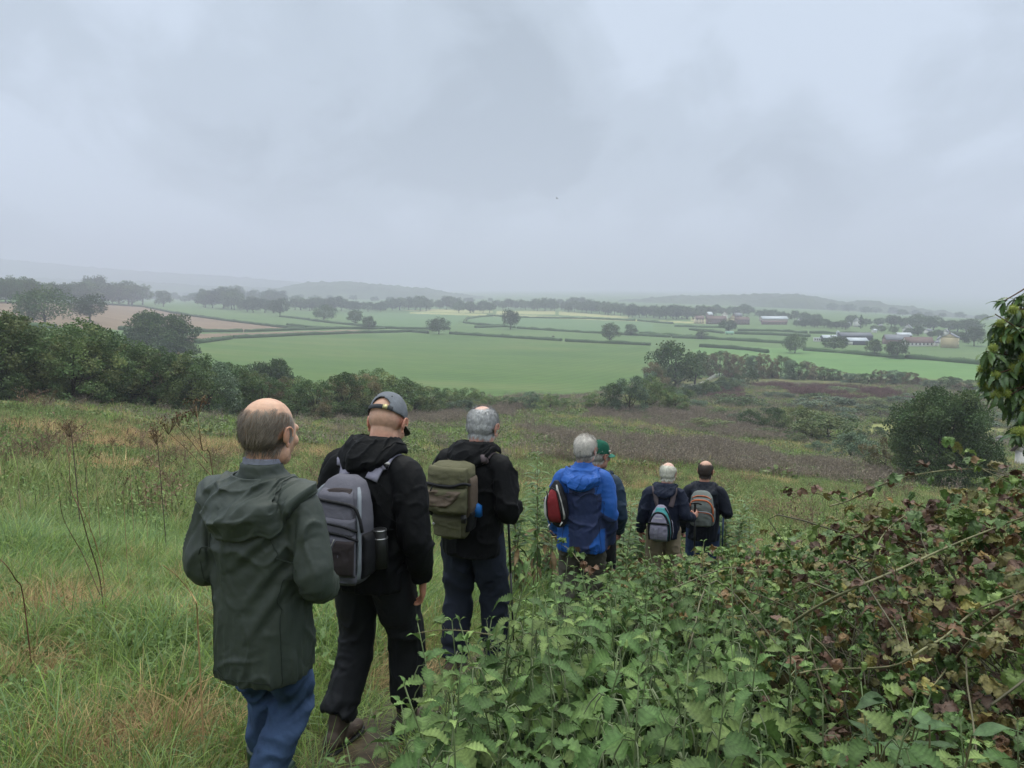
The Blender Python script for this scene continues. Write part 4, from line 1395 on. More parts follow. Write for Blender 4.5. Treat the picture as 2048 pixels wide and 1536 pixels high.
def scatter(name, protos, P, idx, scl, rz, tilt, label, cat):
    """one object: instances of small plants on points"""
    n = len(P)
    me = bpy.data.meshes.new(name)
    me.vertices.add(n)
    me.vertices.foreach_set('co', np.asarray(P, np.float32).ravel())
    a = me.attributes.new('idx', 'INT', 'POINT'); a.data.foreach_set('value', np.asarray(idx, np.int32))
    a = me.attributes.new('scl', 'FLOAT_VECTOR', 'POINT'); a.data.foreach_set('vector', np.asarray(scl, np.float32).ravel())
    rot = np.stack([tilt[:, 0], tilt[:, 1], rz], 1).astype(np.float32)
    a = me.attributes.new('rot', 'FLOAT_VECTOR', 'POINT'); a.data.foreach_set('vector', rot.ravel())
    o = obj(name, me)
    g = bpy.data.node_groups.new(name + '_nodes', 'GeometryNodeTree')
    g.interface.new_socket('Geometry', in_out='INPUT', socket_type='NodeSocketGeometry')
    g.interface.new_socket('Geometry', in_out='OUTPUT', socket_type='NodeSocketGeometry')
    gi, go = g.nodes.new('NodeGroupInput'), g.nodes.new('NodeGroupOutput')
    iop = g.nodes.new('GeometryNodeInstanceOnPoints')
    L(g, gi.outputs[0], iop.inputs['Points'])
    jn = g.nodes.new('GeometryNodeJoinGeometry')
    for p in reversed(protos):
        oi = g.nodes.new('GeometryNodeObjectInfo')
        oi.inputs['Object'].default_value = p
        oi.inputs['As Instance'].default_value = True
        L(g, oi.outputs['Geometry'], jn.inputs[0])
    L(g, jn.outputs[0], iop.inputs['Instance'])
    iop.inputs['Pick Instance'].default_value = True

    def named(nm, ty):
        q = g.nodes.new('GeometryNodeInputNamedAttribute')
        q.data_type = ty
        q.inputs['Name'].default_value = nm
        return q.outputs[0]
    L(g, named('idx', 'INT'), iop.inputs['Instance Index'])
    L(g, named('scl', 'FLOAT_VECTOR'), iop.inputs['Scale'])
    L(g, named('rot', 'FLOAT_VECTOR'), iop.inputs['Rotation'])
    L(g, iop.outputs[0], go.inputs[0])
    o.modifiers.new('scatter', 'NODES').node_group = g
    return tag(o, label, cat, kind='stuff')


def src(me, mat):
    me.materials.append(mat)
    return bpy.data.objects.new('source', me)


T_near = [src(tuft(101, 46, 0.29, 0.006, 0.55, 1.5, 0.13, GREEN), M_grass), src(tuft(102, 40, 0.38, 0.007, 0.6, 1.9, 0.12, GREEN + BLUEG), M_grass),
          src(tuft(103, 46, 0.24, 0.0055, 0.6, 1.3, 0.14, MIX), M_grass), src(tuft(104, 60, 0.34, 0.004, 0.85, 1.4, 0.16, STRAW), M_dry),
          src(herb(105, 60, 0.22, 0.20, 0.055, [(0.10, 0.17, 0.05), (0.12, 0.20, 0.06), (0.15, 0.215, 0.065)]), M_leaf),
          src(tuft(106, 30, 0.50, 0.008, 0.5, 2.1, 0.10, BLUEG + GREEN), M_grass), src(tuft(107, 36, 0.20, 0.005, 0.8, 0.8, 0.14, STRAW + [(0.10, 0.07, 0.04)]), M_dry)]


def patch_mask(X, Y, spots):
    m = np.zeros(len(X))
    for px, py, r in spots:
        c = hit(px, py)
        m = np.maximum(m, np.exp(-((X - c[0]) ** 2 + (Y - c[1]) ** 2) / (r * r)))
    return m


def nmask(X, Y, s, off):
    return noise3(np.stack([X * s + off, Y * s - off, X * 0 + off], 1))


rg = np.random.default_rng(55)


def field_points(y0, y1, u0, u1, dens):
    """points with given density between depths y0..y1 and side angles u0..u1"""
    area = (u1 - u0) * ((y1 + 1) ** 2 - (y0 + 1) ** 2) / 2
    n = int(area * dens)
    Y = np.sqrt(rg.random(n) * ((y1 + 1) ** 2 - (y0 + 1) ** 2) + (y0 + 1) ** 2) - 1
    X = rg.uniform(u0, u1, n) * (Y + 1)
    return X, Y


def nettle_edge(Y):
    """left edge of the nettle and bramble bank beside the path"""
    return np.interp(Y, [0, 1.6, 2.2, 3, 4, 5, 6, 7, 8, 10, 14], [-0.65, -0.55, -0.42, -0.28, 0.02, 0.30, 0.75, 1.5, 2.3, 3.6, 6.0])


STRAW_SPOTS = [(130, 1235, 0.55), (230, 1225, 0.5), (400, 1175, 0.35), (110, 875, 2.2), (340, 965, 1.0), (60, 1345, 0.30), (260, 1470, 0.22), (60, 990, 0.9), (380, 1010, 0.6), (300, 880, 2.0), (420, 1270, 0.25), (80, 1500, 0.2), (1100, 1110, 0.9), (1040, 1060, 0.8)]
HERB_SPOTS = [(250, 1050, 0.9), (130, 1010, 0.9), (330, 1330, 0.32), (330, 1030, 0.7), (400, 1060, 0.5), (620, 1250, 0.5), (640, 1330, 0.4), (60, 800, 3.0), (190, 830, 2.0)]
# near grass
X, Y = field_points(0.9, 19, -1.0, 0.55, 120)
k = rg.random(len(X)) > smooth(9, 18, Y) * 0.9
X, Y = X[k], Y[k]
ne = nettle_edge(Y)
keep = (X < ne + 0.25) | (rg.random(len(X)) < 0.12)
pdist = path_dist(X, Y)
keep &= rg.random(len(X)) > 0.93 * np.exp(-(pdist / 0.17) ** 2)
X, Y, pdist = X[keep], Y[keep], pdist[keep]
n = len(X)
sm = patch_mask(X, Y, STRAW_SPOTS) + 0.45 * smooth(0.15, 0.6, nmask(X, Y, 0.9, 5.1)) + 0.05
hm_ = patch_mask(X, Y, HERB_SPOTS) * 0.8 + 0.35 * smooth(0.15, 0.6, nmask(X, Y, 0.8, 9.7))
u = rg.random(n)
idx = rg.choice([0, 1, 2, 5], n, p=[0.38, 0.22, 0.30, 0.10])
idx = np.where(u < sm * 0.85, np.where(rg.random(n) < 0.6, 3, 6), idx)
idx = np.where((u > 1 - hm_ * 0.55), 4, idx)
hv = 0.8 + 0.45 * nmask(X, Y, 0.7, 2.2) + rg.normal(size=n) * 0.12
hv *= 0.42 + 0.58 * smooth(0.1, 0.7, pdist)
hv = np.clip(hv, 0.3, 1.5)
S3 = np.stack([np.clip(hv, 0.65, 1.4), np.clip(hv, 0.65, 1.4), hv], 1)
scatter('grass', T_near, np.stack([X, Y, terrain(X, Y) - 0.01], 1), idx, S3, rg.uniform(0, 6.28, n), rg.normal(size=(n, 2)) * 0.14, 'wet tussocky grass mixed with dry straw on the near slope', 'grass')

# middle meadow
k_ = lambda c, f: [tuple(min(0.6, v * f) for v in q) for q in c]
T_mid = [src(tuft(111, 40, 0.46, 0.016, 0.5, 1.1, 0.28, k_([(0.140, 0.190, 0.055), (0.170, 0.215, 0.066), (0.205, 0.235, 0.085), (0.120, 0.160, 0.052)], 1.2), 3), M_grass), src(tuft(112, 44, 0.50, 0.014, 0.6, 1.0, 0.30, k_(STRAW, 1.25), 3), M_dry),
         src(tuft(113, 40, 0.40, 0.016, 0.55, 1.1, 0.28, k_(MIX[:2] + MIX[4:] * 2, 1.1), 3), M_grass), src(herb(114, 90, 0.55, 0.38, 0.075, [(0.155, 0.24, 0.08), (0.18, 0.26, 0.09), (0.22, 0.28, 0.10)]), M_leaf),
         src(stalks(115, 10, 1.0, 0.45, [(0.22, 0.15, 0.10), (0.18, 0.12, 0.08)], 0.006), M_dry)]
X, Y = field_points(8.5, 48, -0.80, 0.75, 16)
k = (rg.random(len(X)) < smooth(8.5, 15, Y)) & (path_dist(X, Y) > 0.6)
X, Y = X[k], Y[k]
n = len(X)
PX_, PY_ = to_px(X, Y, terrain(X, Y))
sm = patch_mask(X, Y, [(110, 875, 3.5), (300, 880, 3.0), (400, 900, 4), (560, 900, 4), (200, 900, 2.5)]) + 0.6 * smooth(0.1, 0.6, nmask(X, Y, 0.22, 1.3))
u = rg.random(n)
idx = rg.choice([0, 2, 3], n, p=[0.54, 0.30, 0.16])
idx = np.where(u < sm * 0.55, 1, idx)
idx = np.where(u > 0.994, 4, idx)
hv = np.clip(0.75 + 0.4 * nmask(X, Y, 0.3, 3.3) + rg.normal(size=n) * 0.15, 0.35, 1.4)
hv *= 1 + 0.5 * smooth(400, 0, PX_)
S3 = np.stack([hv, hv, hv], 1)
scatter('grass', T_mid, np.stack([X, Y, terrain(X, Y) - 0.02], 1), idx, S3, rg.uniform(0, 6.28, n), rg.normal(size=(n, 2)) * 0.1, 'rough grass and weeds of the middle meadow', 'grass')

# far meadow with its brown stands
B_POLY = [[(1170, 822), (1330, 820), (1500, 848), (1640, 880), (1600, 897), (1450, 882), (1300, 852), (1180, 838)],
          [(1040, 860), (1200, 880), (1400, 885), (1560, 915), (1700, 935), (1810, 962), (1780, 990), (1600, 978), (1400, 952), (1240, 922), (1100, 892)],
          [(790, 820), (920, 825), (935, 852), (800, 850)], [(930, 812), (1030, 818), (1025, 840), (945, 836)], [(1060, 905), (1190, 925), (1180, 940), (1060, 925)]]
B_RED = [[(1500, 768), (1600, 772), (1700, 778), (1840, 796), (1960, 800), (1960, 835), (1850, 826), (1700, 802), (1560, 792)], [(1400, 786), (1460, 782), (1500, 806), (1420, 806)]]
T_far = [src(tuft(121, 36, 0.55, 0.05, 0.4, 0.7, 0.5, k_(GREEN, 1.2), 2), M_grass), src(tuft(122, 36, 0.6, 0.05, 0.4, 0.6, 0.5, [(0.40, 0.34, 0.17), (0.36, 0.32, 0.15), (0.30, 0.30, 0.12)], 2), M_dry),
         src(herb(123, 60, 0.7, 0.7, 0.22, [(0.13, 0.18, 0.065), (0.155, 0.20, 0.075)]), M_leaf),
         src(stalks(124, 14, 1.15, 0.9, [(0.26, 0.215, 0.175), (0.22, 0.185, 0.155), (0.30, 0.25, 0.19)], 0.014, 3, 0.2), M_dry),
         src(stalks(125, 14, 1.2, 0.9, [(0.19, 0.115, 0.105), (0.16, 0.10, 0.095)], 0.016, 3, 0.2), M_dry)]
X, Y = field_points(46, 250, -0.62, 0.80, 2.6)
Z = terrain(X, Y)
PX_, PY_ = to_px(X, Y, Z)
edge = np.interp(X / Y * FPX + 1024, plain_edge[:, 0], plain_edge[:, 1])
k = Y < edge - 4
X, Y, Z, PX_, PY_ = X[k], Y[k], Z[k], PX_[k], PY_[k]
n = len(X)
jx, jy = PX_ + 26 * nmask(X, Y, 0.09, 4.4), PY_ + 9 * nmask(X, Y, 0.09, 8.4)
br = np.zeros(n, bool)
for pl in B_POLY:
    br |= in_poly(jx, jy, pl)
rd = np.zeros(n, bool)
for pl in B_RED:
    rd |= in_poly(jx, jy, pl)
mown = in_poly(PX_, PY_, [(1735, 846), (1790, 846), (1800, 873), (1730, 873)]) | in_poly(PX_, PY_, [(1960, 846), (2110, 848), (2110, 873), (1960, 873)])
u = rg.random(n)
nm = nmask(X, Y, 0.07, 6.2)
sm = 0.18 + 0.62 * smooth(0.05, 0.5, nm)
idx = np.where(u < sm, 1, np.where(rg.random(n) < 0.55, 0, 2))
idx = np.where(br & (u < 0.54), 3, idx)
idx = np.where(rd & (u < 0.55 * smooth(-0.25, 0.25, nmask(X, Y, 0.11, 2.7))), 4, idx)
idx = np.where(~br & ~rd & (u > 0.95), 3, idx)
hv = np.clip(0.8 + 0.35 * nmask(X, Y, 0.1, 3.9) + rg.normal(size=n) * 0.15, 0.4, 1.5) * np.where(Y > 120, 1.35, 1.0)
k = ~mown
S3 = np.stack([hv * 1.15, hv * 1.15, hv], 1)
scatter('grass', T_far, np.stack([X, Y, Z - 0.03], 1)[k], idx[k], S3[k], rg.uniform(0, 6.28, n)[k], (rg.normal(size=(n, 2)) * 0.08)[k], 'grass, weeds and stands of brown dead stalks in the lower meadow', 'grass')

# ================================================================ NETTLES, BRAMBLES, CHESTNUT, WEEDS
def leaf_blade(length, width, teeth=7, fold=0.25, droop=0.5, curlr=None, shape='ovate', wave=0.0, ph=0.0):
    """one leaf lying along +x, tip drooping; returns V, F (three rows of vertices)"""
    n = teeth * 2 + 1 if teeth else 9
    t = np.linspace(0, 1, n)
    if shape == 'ovate':
        w = np.interp(t, [0, 0.06, 0.25, 0.45, 0.7, 0.9, 1], [0.05, 0.60, 1.0, 0.84, 0.44, 0.13, 0.0])
    elif shape == 'lance':
        w = np.interp(t, [0, 0.1, 0.4, 0.7, 0.9, 1], [0.1, 0.55, 1.0, 0.85, 0.35, 0.0])
    else:
        w = np.interp(t, [0, 0.1, 0.35, 0.6, 0.85, 1], [0.2, 0.75, 1.0, 0.9, 0.5, 0.0])
    if teeth:
        w = w * np.where(np.arange(n) % 2 == 1, 1.16, 0.80)
    w = w * width / 2
    a = -droop * t ** 1.2
    x = np.concatenate([[0], np.cumsum(np.cos(a[:-1]) * length / (n - 1))])
    z = np.concatenate([[0], np.cumsum(np.sin(a[:-1]) * length / (n - 1))])
    back = np.where(np.arange(n) % 2 == 1, 0.25, 0) * length / n if teeth else 0
    V = []
    for s in (-1, 0, 1):
        zz = z + abs(s) * fold * w + (wave * np.sin(t * 9 + ph + s) * width * 0.12 if wave else 0)
        V.append(np.stack([x + (abs(s) * back), s * w, zz], 1))
    V = np.concatenate(V)
    i = np.arange(n - 1)
    F = np.concatenate([np.stack([i, i + 1, i + n + 1, i + n], 1), np.stack([i + n, i + n + 1, i + 2 * n + 1, i + 2 * n], 1)])
    return V, F


def place_leaf(mb, V, F, pos, az, pitch, roll, col, r):
    M = Matrix.Rotation(az, 3, 'Z') @ Matrix.Rotation(-pitch, 3, 'Y') @ Matrix.Rotation(roll, 3, 'X')
    n = len(V) // 3                          # paler midrib and side veins
    k = np.concatenate([np.full(n, 0.93), np.full(n, 1.32), np.full(n, 0.93)]) * np.tile(np.where(np.arange(n) % 2 == 1, 1.10, 0.88), 3)
    mb.add(V @ np.array(M).T + pos, F, np.asarray(col)[None, :] * k[:, None])


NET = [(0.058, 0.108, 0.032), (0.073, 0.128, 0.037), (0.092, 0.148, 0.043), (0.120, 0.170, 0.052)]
NETD = [(0.036, 0.068, 0.022), (0.045, 0.080, 0.026), (0.055, 0.090, 0.028)]  # nettle greens darkened, so the undergrowth colour carries the shade of the gaps
M_nettle = leaf_mat('nettle_leaf', rough=0.6, trans=0.20, spec=0.25, var=0.28, mott=0.22)
M_stem = plain_mat('green_stem', (1, 1, 1), 0.6, 0.3, 20, 0.15, 0.1, vcol=True)


def nettle_proto(seed, h, ls, droopy=0.0):
    r = np.random.default_rng(seed)
    fol, stm = MB(), MB()
    bend = r.normal(size=2) * 0.10 * h
    f = lambda t: np.array([bend[0] * t ** 2, bend[1] * t ** 2, h * t])
    stm.tube([f(t) for t in np.linspace(0, 1, 9)], np.linspace(0.0048, 0.0018, 9), 5, (0.13, 0.17, 0.075))
    nodes = int(h / 0.062)
    az0 = r.uniform(0, 6.28)
    for k in range(nodes):
        t = 0.12 + 0.88 * (k / (nodes - 1)) ** 0.9
        p = f(t)
        u = k / (nodes - 1)
        sz = ls * np.interp(u, [0, 0.25, 0.6, 0.82, 0.93, 1], [0.75, 1.0, 1.05, 0.72, 0.42, 0.2]) * r.uniform(0.85, 1.15)
        for s in (0, 1):
            if u < 0.5 and r.random() < 0.18:
                continue
            az = az0 + k * (math.pi / 2 + 0.1) + s * math.pi + r.normal() * 0.2
            pet = sz * 0.30
            V, F = leaf_blade(sz * 1.12, sz * r.uniform(0.48, 0.58), 9, 0.36, r.uniform(0.6, 1.5) + droopy, wave=0.6, ph=r.uniform(0, 6))
            pit = np.interp(u, [0, 0.7, 0.95, 1], [-0.15, 0.05, 0.5, 0.95]) + r.normal() * 0.18
            d = np.array([math.cos(az) * math.cos(pit + 0.3), math.sin(az) * math.cos(pit + 0.3), math.sin(pit + 0.3)])
            q = p + d * pet
            stm.tube([p, p + d * pet * 0.6 + [0, 0, 0.002], q], 0.0013, 3, (0.13, 0.17, 0.075), cap=False)
            c = np.array(NET[r.integers(0, 4)]) * r.uniform(0.8, 1.2) * (1.12 if u > 0.85 else 1.0)
            if r.random() < 0.003:
                c = np.array((0.42, 0.38, 0.06))
            place_leaf(fol, V, F, q, az, pit, r.normal() * 0.25, c, r)
        if 0.45 < u < 0.9:                       # hanging flower strings
            for _ in range(2):
                az = r.uniform(0, 6.28)
                d = np.array([math.cos(az), math.sin(az), 0]) * 0.03
                pts = [p, p + d + [0, 0, 0.004], p + d * 1.6 + [0, 0, -0.022], p + d * 1.9 + [0, 0, -0.05]]
                stm.tube(pts, [0.001, 0.0022, 0.0026, 0.001], 3, (0.17, 0.20, 0.11), cap=False)
    fm, sm_ = fol.mesh('leaves'), stm.mesh('stem')
    fm.materials.append(M_nettle); sm_.materials.append(M_stem)
    return dict(leaves=fm, stem=sm_, h=h)


NP = [nettle_proto(201 + i, 0.78, ls, d) for i, (ls, d) in enumerate([(0.118, 0), (0.100, 0.2), (0.128, 0.1), (0.094, 0.0), (0.112, 0.35), (0.135, 0.2)])]
N_OUT = np.array([(560, 1600), (640, 1530), (700, 1462), (800, 1402), (880, 1330), (950, 1262), (1020, 1222), (1100, 1180), (1200, 1135), (1300, 1105), (1400, 1085), (1500, 1085), (1600, 1200), (1700, 1300), (1800, 1352), (2048, 1392), (2400, 1420)], float)
rn = np.random.default_rng(77)
cand = []
for _ in range(6000):
    Y = 1.15 + 6.0 * rn.random() ** 1.25
    X = rn.uniform(-0.8, 3.2)
    if X < nettle_edge(np.array([Y]))[0] + 0.02:
        continue
    px = 1024 + FPX * X / (Y * CP + 1.9 * SP)
    if px > 2250 or px < 560:
        continue
    if px > 1560 and Y > 2.5:
        continue
    if path_dist(np.array([X]), np.array([Y]))[0] < 0.26:
        continue
    if any((X - a) ** 2 + (Y - b) ** 2 < (0.150 + 0.020 * Y) ** 2 for a, b in cand):
        continue
    cand.append((X, Y))
cand.sort(key=lambda c: c[1])
cand = cand[:285]
GRP = [('front', 'nettles along the bottom edge', 'large toothed stinging nettle in the clump along the bottom edge'),
       ('mid', 'nettles of the middle bank', 'stinging nettle in the bank between bottom edge and brambles'),
       ('path', 'nettles leaning over the path', 'stinging nettle at the path side near the walkers'),
       ('far', 'nettles of the far bank', 'smaller looking stinging nettle on the far side of the bank')]
for X, Y in cand:
    g = np.array([X, Y, tz(X, Y)])
    px = 1024 + FPX * X / (Y * CP + 1.3 * SP)
    zt = slope_of(np.interp(px, N_OUT[:, 0], N_OUT[:, 1]) + (rn.uniform(0, 70) if rn.random() < 0.7 else rn.uniform(60, 160))) * Y
    h = float(np.clip(min(zt - g[2], rn.uniform(0.85, 1.2)), 0.30, 1.25))
    pr = NP[int(rn.integers(0, len(NP)))]
    s = h / pr['h']
    o = empty('nettle_plant', g, rn.uniform(0, 6.28))
    sx = np.clip(s, 0.75, 1.1) * rn.uniform(0.9, 1.1)
    o.scale = (sx, sx, s)
    o.rotation_euler = (rn.normal() * 0.10, rn.normal() * 0.10, rn.uniform(0, 6.28))
    link(bpy.data.objects.new('stem', pr['stem']), o)
    link(bpy.data.objects.new('leaves', pr['leaves']), o)
    d = path_dist(np.array([X]), np.array([Y]))[0]
    k = 2 if d < 0.55 else (0 if Y < 2.1 else (1 if Y < 3.6 else 3))
    tag(o, GRP[k][2], 'nettle', GRP[k][1])
# one tall nettle in front of the third walker
def tall_nettle(px, py, Y, pr, label, rz):
    p = at_depth(px, py, Y)
    z = tz(p[0], Y)
    o = empty('nettle_plant', (p[0], Y, z), rz)
    s = (p[2] - z) / pr['h']
    o.scale = (1.05, 1.05, s)
    link(bpy.data.objects.new('stem', pr['stem']), o)
    link(bpy.data.objects.new('leaves', pr['leaves']), o)
    tag(o, label, 'nettle')
    nettle_name.append(o.name)


nettle_name = []
tall_nettle(978, 1120, 2.9, NP[0], 'tallest nettle, standing alone in front of the third walker', 0.4)
tall_nettle(1262, 1376, 1.75, NP[5], 'pale leaning nettle, largest leaved, near the bottom centre', 1.2)
tall_nettle(1410, 1345, 1.75, NP[2], 'large nettle with upright tip right of the pale leaning one', 2.2)

# taller nettles crowding in front of the third and fourth walkers
for px, py, Y in [(896, 1268, 2.5), (925, 1238, 2.8), (950, 1252, 3.1), (1004, 1212, 2.9), (1030, 1196, 3.2), (1052, 1205, 2.7), (890, 1310, 2.2), (1016, 1240, 2.4), (962, 1290, 2.3), (1075, 1180, 3.5), (1098, 1168, 3.8), (1122, 1152, 4.1), (1146, 1160, 3.7),
                  (1166, 1142, 4.3), (1190, 1148, 4.0), (1212, 1136, 4.4), (1236, 1128, 4.6), (1082, 1215, 3.0), (1110, 1200, 3.2), (1140, 1195, 3.3), (1176, 1180, 3.5), (1206, 1172, 3.6), (860, 1352, 2.3), (838, 1392, 2.0), (1262, 1120, 4.8), (1290, 1118, 5.0), (1155, 1132, 4.8), (1125, 1138, 5.0)]:
    tall_nettle(px + rn.uniform(-6, 6), py + rn.uniform(-6, 8), Y, NP[int(rn.integers(0, 6))], 'stinging nettle in the tall bank hiding the legs of the middle walkers', rn.uniform(0, 6.28))
    bpy.data.objects[nettle_name[-1]]['group'] = 'nettles hiding the legs of the middle walkers'

# broad leaved docks among the nettles
for px, py, Y, lab in [(1895, 1432, 1.9, 'broad leaved dock with large dark leaves at the lower right'), (1790, 1372, 2.2, 'smaller dark broad leaved dock left of the lower right one')]:
    p = at_depth(px, py, Y)
    o = empty('dock_plant', (p[0], Y, tz(p[0], Y)))
    hb_ = max(p[2] - o.location[2], 0.12)
    lv_, st_ = MB(), MB()
    for k in range(13):
        az, ln = k * 2.4 + rn.normal() * 0.3, rn.uniform(0.09, 0.16)
        z0_ = hb_ * rn.uniform(0.45, 1.0)
        q = np.array([math.cos(az) * 0.06, math.sin(az) * 0.06, z0_])
        st_.tube([(0, 0, 0), q * [0.5, 0.5, 0.7], q], 0.003, 4, (0.12, 0.11, 0.05), cap=False)
        V, F = leaf_blade(ln, ln * 0.42, 0, 0.25, rn.uniform(0.5, 1.2), wave=0.8, ph=rn.uniform(0, 6))
        place_leaf(lv_, V, F, q, az, rn.uniform(-0.1, 0.7), rn.normal() * 0.2, np.array((0.055, 0.095, 0.040)) * rn.uniform(0.75, 1.3), rn)
    st_.build('stem', M_stem, o); lv_.build('leaves', M_nettle, o)
    tag(o, lab, 'dock')

# undergrowth filling the bank below the nettles
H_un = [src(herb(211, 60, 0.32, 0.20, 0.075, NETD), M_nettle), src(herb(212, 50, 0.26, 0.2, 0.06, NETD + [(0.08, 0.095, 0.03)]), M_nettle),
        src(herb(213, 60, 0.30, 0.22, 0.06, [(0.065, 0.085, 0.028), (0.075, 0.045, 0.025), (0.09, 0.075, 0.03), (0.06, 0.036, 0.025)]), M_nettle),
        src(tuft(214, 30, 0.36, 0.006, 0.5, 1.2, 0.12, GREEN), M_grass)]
X, Y = field_points(0.9, 9, -0.4, 1.2, 55)
k = X > nettle_edge(Y) + 0.05
k &= path_dist(X, Y) > 0.3
X, Y = X[k], Y[k]
n = len(X)
u = rg.random(n)
right = smooth(0.28, 0.5, X / np.maximum(Y, 1))
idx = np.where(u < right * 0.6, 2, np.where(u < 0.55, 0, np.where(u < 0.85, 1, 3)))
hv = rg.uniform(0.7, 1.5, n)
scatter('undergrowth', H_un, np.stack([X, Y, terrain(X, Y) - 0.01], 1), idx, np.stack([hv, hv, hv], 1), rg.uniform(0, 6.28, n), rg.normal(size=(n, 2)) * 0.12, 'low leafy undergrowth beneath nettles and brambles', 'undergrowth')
# more nettles and weeds past the countable ones
X, Y = field_points(5, 16, 0.02, 0.95, 9)
k = (X > nettle_edge(Y) + 0.2) & (path_dist(X, Y) > 0.5)
X, Y = X[k], Y[k]
n = len(X)
far_net = []
for pr in NP[:3]:
    oj = bpy.data.objects.new('source', pr['leaves'])
    far_net.append(oj)
sc = rg.uniform(0.6, 0.95, n) * np.where(Y > 8, 0.8, 1.0)
scatter('nettle_bed', far_net, np.stack([X, Y, terrain(X, Y)], 1), rg.integers(0, 3, n), np.stack([sc * 1.2, sc * 1.2, sc], 1), rg.uniform(0, 6.28, n), rg.normal(size=(n, 2)) * 0.1, 'bed of nettles and weeds beyond the bank, right of the path', 'nettles')

# ---- bramble thicket on the right
BR_C = np.array([(1180, 6.6, 1135), (1300, 6.0, 1110), (1400, 5.5, 1085), (1500, 5.0, 1068), (1600, 4.6, 1040), (1700, 4.2, 1005), (1800, 3.95, 980), (1900, 3.75, 962), (2048, 3.55, 948), (2300, 3.3, 930), (2700, 3.1, 915)], float)
BGREEN = [(0.082, 0.140, 0.038), (0.105, 0.170, 0.046), (0.140, 0.200, 0.056), (0.068, 0.115, 0.036)]
BOLIVE = [(0.125, 0.120, 0.042), (0.150, 0.130, 0.046), (0.11, 0.11, 0.038)]
BBROWN = [(0.110, 0.058, 0.030), (0.085, 0.048, 0.030), (0.155, 0.095, 0.042), (0.070, 0.040, 0.026), (0.115, 0.065, 0.046)]
BYEL = [(0.25, 0.22, 0.065), (0.22, 0.14, 0.05)]
M_bramble = leaf_mat('bramble_leaf', rough=0.5, trans=0.2, spec=0.32, var=0.0, mott=0.35, mscale=60.0)
M_cane = plain_mat('bramble_cane', (1, 1, 1), 0.6, 0.3, 15, 0.25, 0.2, vcol=True)


def bramble_leaf(mb, p, r, scale, brown, towards=None):
    u = r.random()
    c = np.array((BBROWN if u < brown else BOLIVE if u < brown + 0.18 else BYEL if u < brown + 0.22 else BGREEN)[r.integers(0, 2)])
    if u < brown:
        c = np.array(BBROWN[r.integers(0, 5)])
    elif u > brown + 0.22:
        c = np.array(BGREEN[r.integers(0, 4)])
    c = c * r.uniform(0.75, 1.25)
    az = r.uniform(0, 6.28) if towards is None else towards + r.normal() * 0.7
    pit = r.uniform(-0.9, 0.35)
    k = 3 if r.random() < 0.75 else 1
    for j in range(k):
        a = az + (0, 0.95, -0.95)[j] + r.normal() * 0.12
        s = scale * (1.0 if j == 0 else 0.82) * r.uniform(0.85, 1.15)
        V, F = leaf_blade(s, s * 0.68, 5, r.uniform(0.15, 0.55), r.uniform(0.4, 1.6), shape='round', wave=0.8, ph=r.uniform(0, 6))
        place_leaf(mb, V, F, p, a, pit + r.normal() * 0.2, r.normal() * 0.35, c * r.uniform(0.9, 1.1), r)


th = empty('bramble_thicket', (1.8, 4.0, tz(1.8, 4.0)))
T0 = np.array(th.location)
rb_ = np.random.default_rng(91)
lm = MB()
nB = 6200
for k in range(nB):
    px = 1200 + 1400 * rb_.random() ** 0.85 if k > 400 else rb_.uniform(1180, 1500)
    Yc = np.interp(px, BR_C[:, 0], BR_C[:, 1])
    zc = slope_of(np.interp(px, BR_C[:, 0], BR_C[:, 2])) * Yc
    u_ = (px - 1024) / FPX
    s = rb_.uniform(-1.25, 0.9)                 # -1 front foot .. 0 crest .. 1 back
    Y = Yc + s * (1.45 if s < 0 else 1.2)
    X = u_ * (Yc * CP - zc * SP) * (Y / Yc) if s > -5 else 0
    X += rb_.normal() * 0.05
    gz = tz(X, Y)
    hh = (zc - tz(u_ * Yc, Yc)) * np.interp(s, [-1.3, -1.0, -0.5, 0, 0.5, 1], [0.22, 0.36, 0.78, 1.0, 0.85, 0.5])
    bumpy = 1 + 0.16 * float(noise3(np.array([[X * 2.2, Y * 2.2, 3.3]]))[0])
    z = gz + hh * bumpy - abs(rb_.normal()) * 0.22 - 0.03
    z = max(z, gz + 0.03)
    br = np.interp(px, [1200, 1500, 1700, 2100], [0.08, 0.11, 0.21, 0.30])
    bramble_leaf(lm, np.array([X, Y, z]) - T0, rb_, rb_.uniform(0.038, 0.078), br)
lm.build('leaves', M_bramble, th)
# tangle of inner canes
tm = MB()
for k in range(80):
    px = rb_.uniform(1480, 2450)
    Yc = np.interp(px, BR_C[:, 0], BR_C[:, 1])
    zc = slope_of(np.interp(px, BR_C[:, 0], BR_C[:, 2])) * Yc
    X = (px - 1024) / FPX * Yc
    a = np.array([X + rb_.normal() * 0.3, Yc - rb_.uniform(0, 1.1), 0]); a[2] = tz(a[0], a[1])
    b = np.array([X + rb_.normal() * 0.5, Yc + rb_.normal() * 0.5, 0]); b[2] = tz(b[0], b[1]) + (zc - tz(X, Yc)) * rb_.uniform(0.4, 0.8)
    c = b + np.array([rb_.normal() * 0.3, -rb_.uniform(0, 0.8), -rb_.uniform(0.0, 0.4)])
    tm.tube(curve_pts([a, (a + b) / 2 + [0, 0, 0.05], b, c], 14) - T0, 0.004, 4, np.array((0.12, 0.11, 0.065)) * rb_.uniform(0.6, 1.3))
tm.build('tangle', M_cane, th)
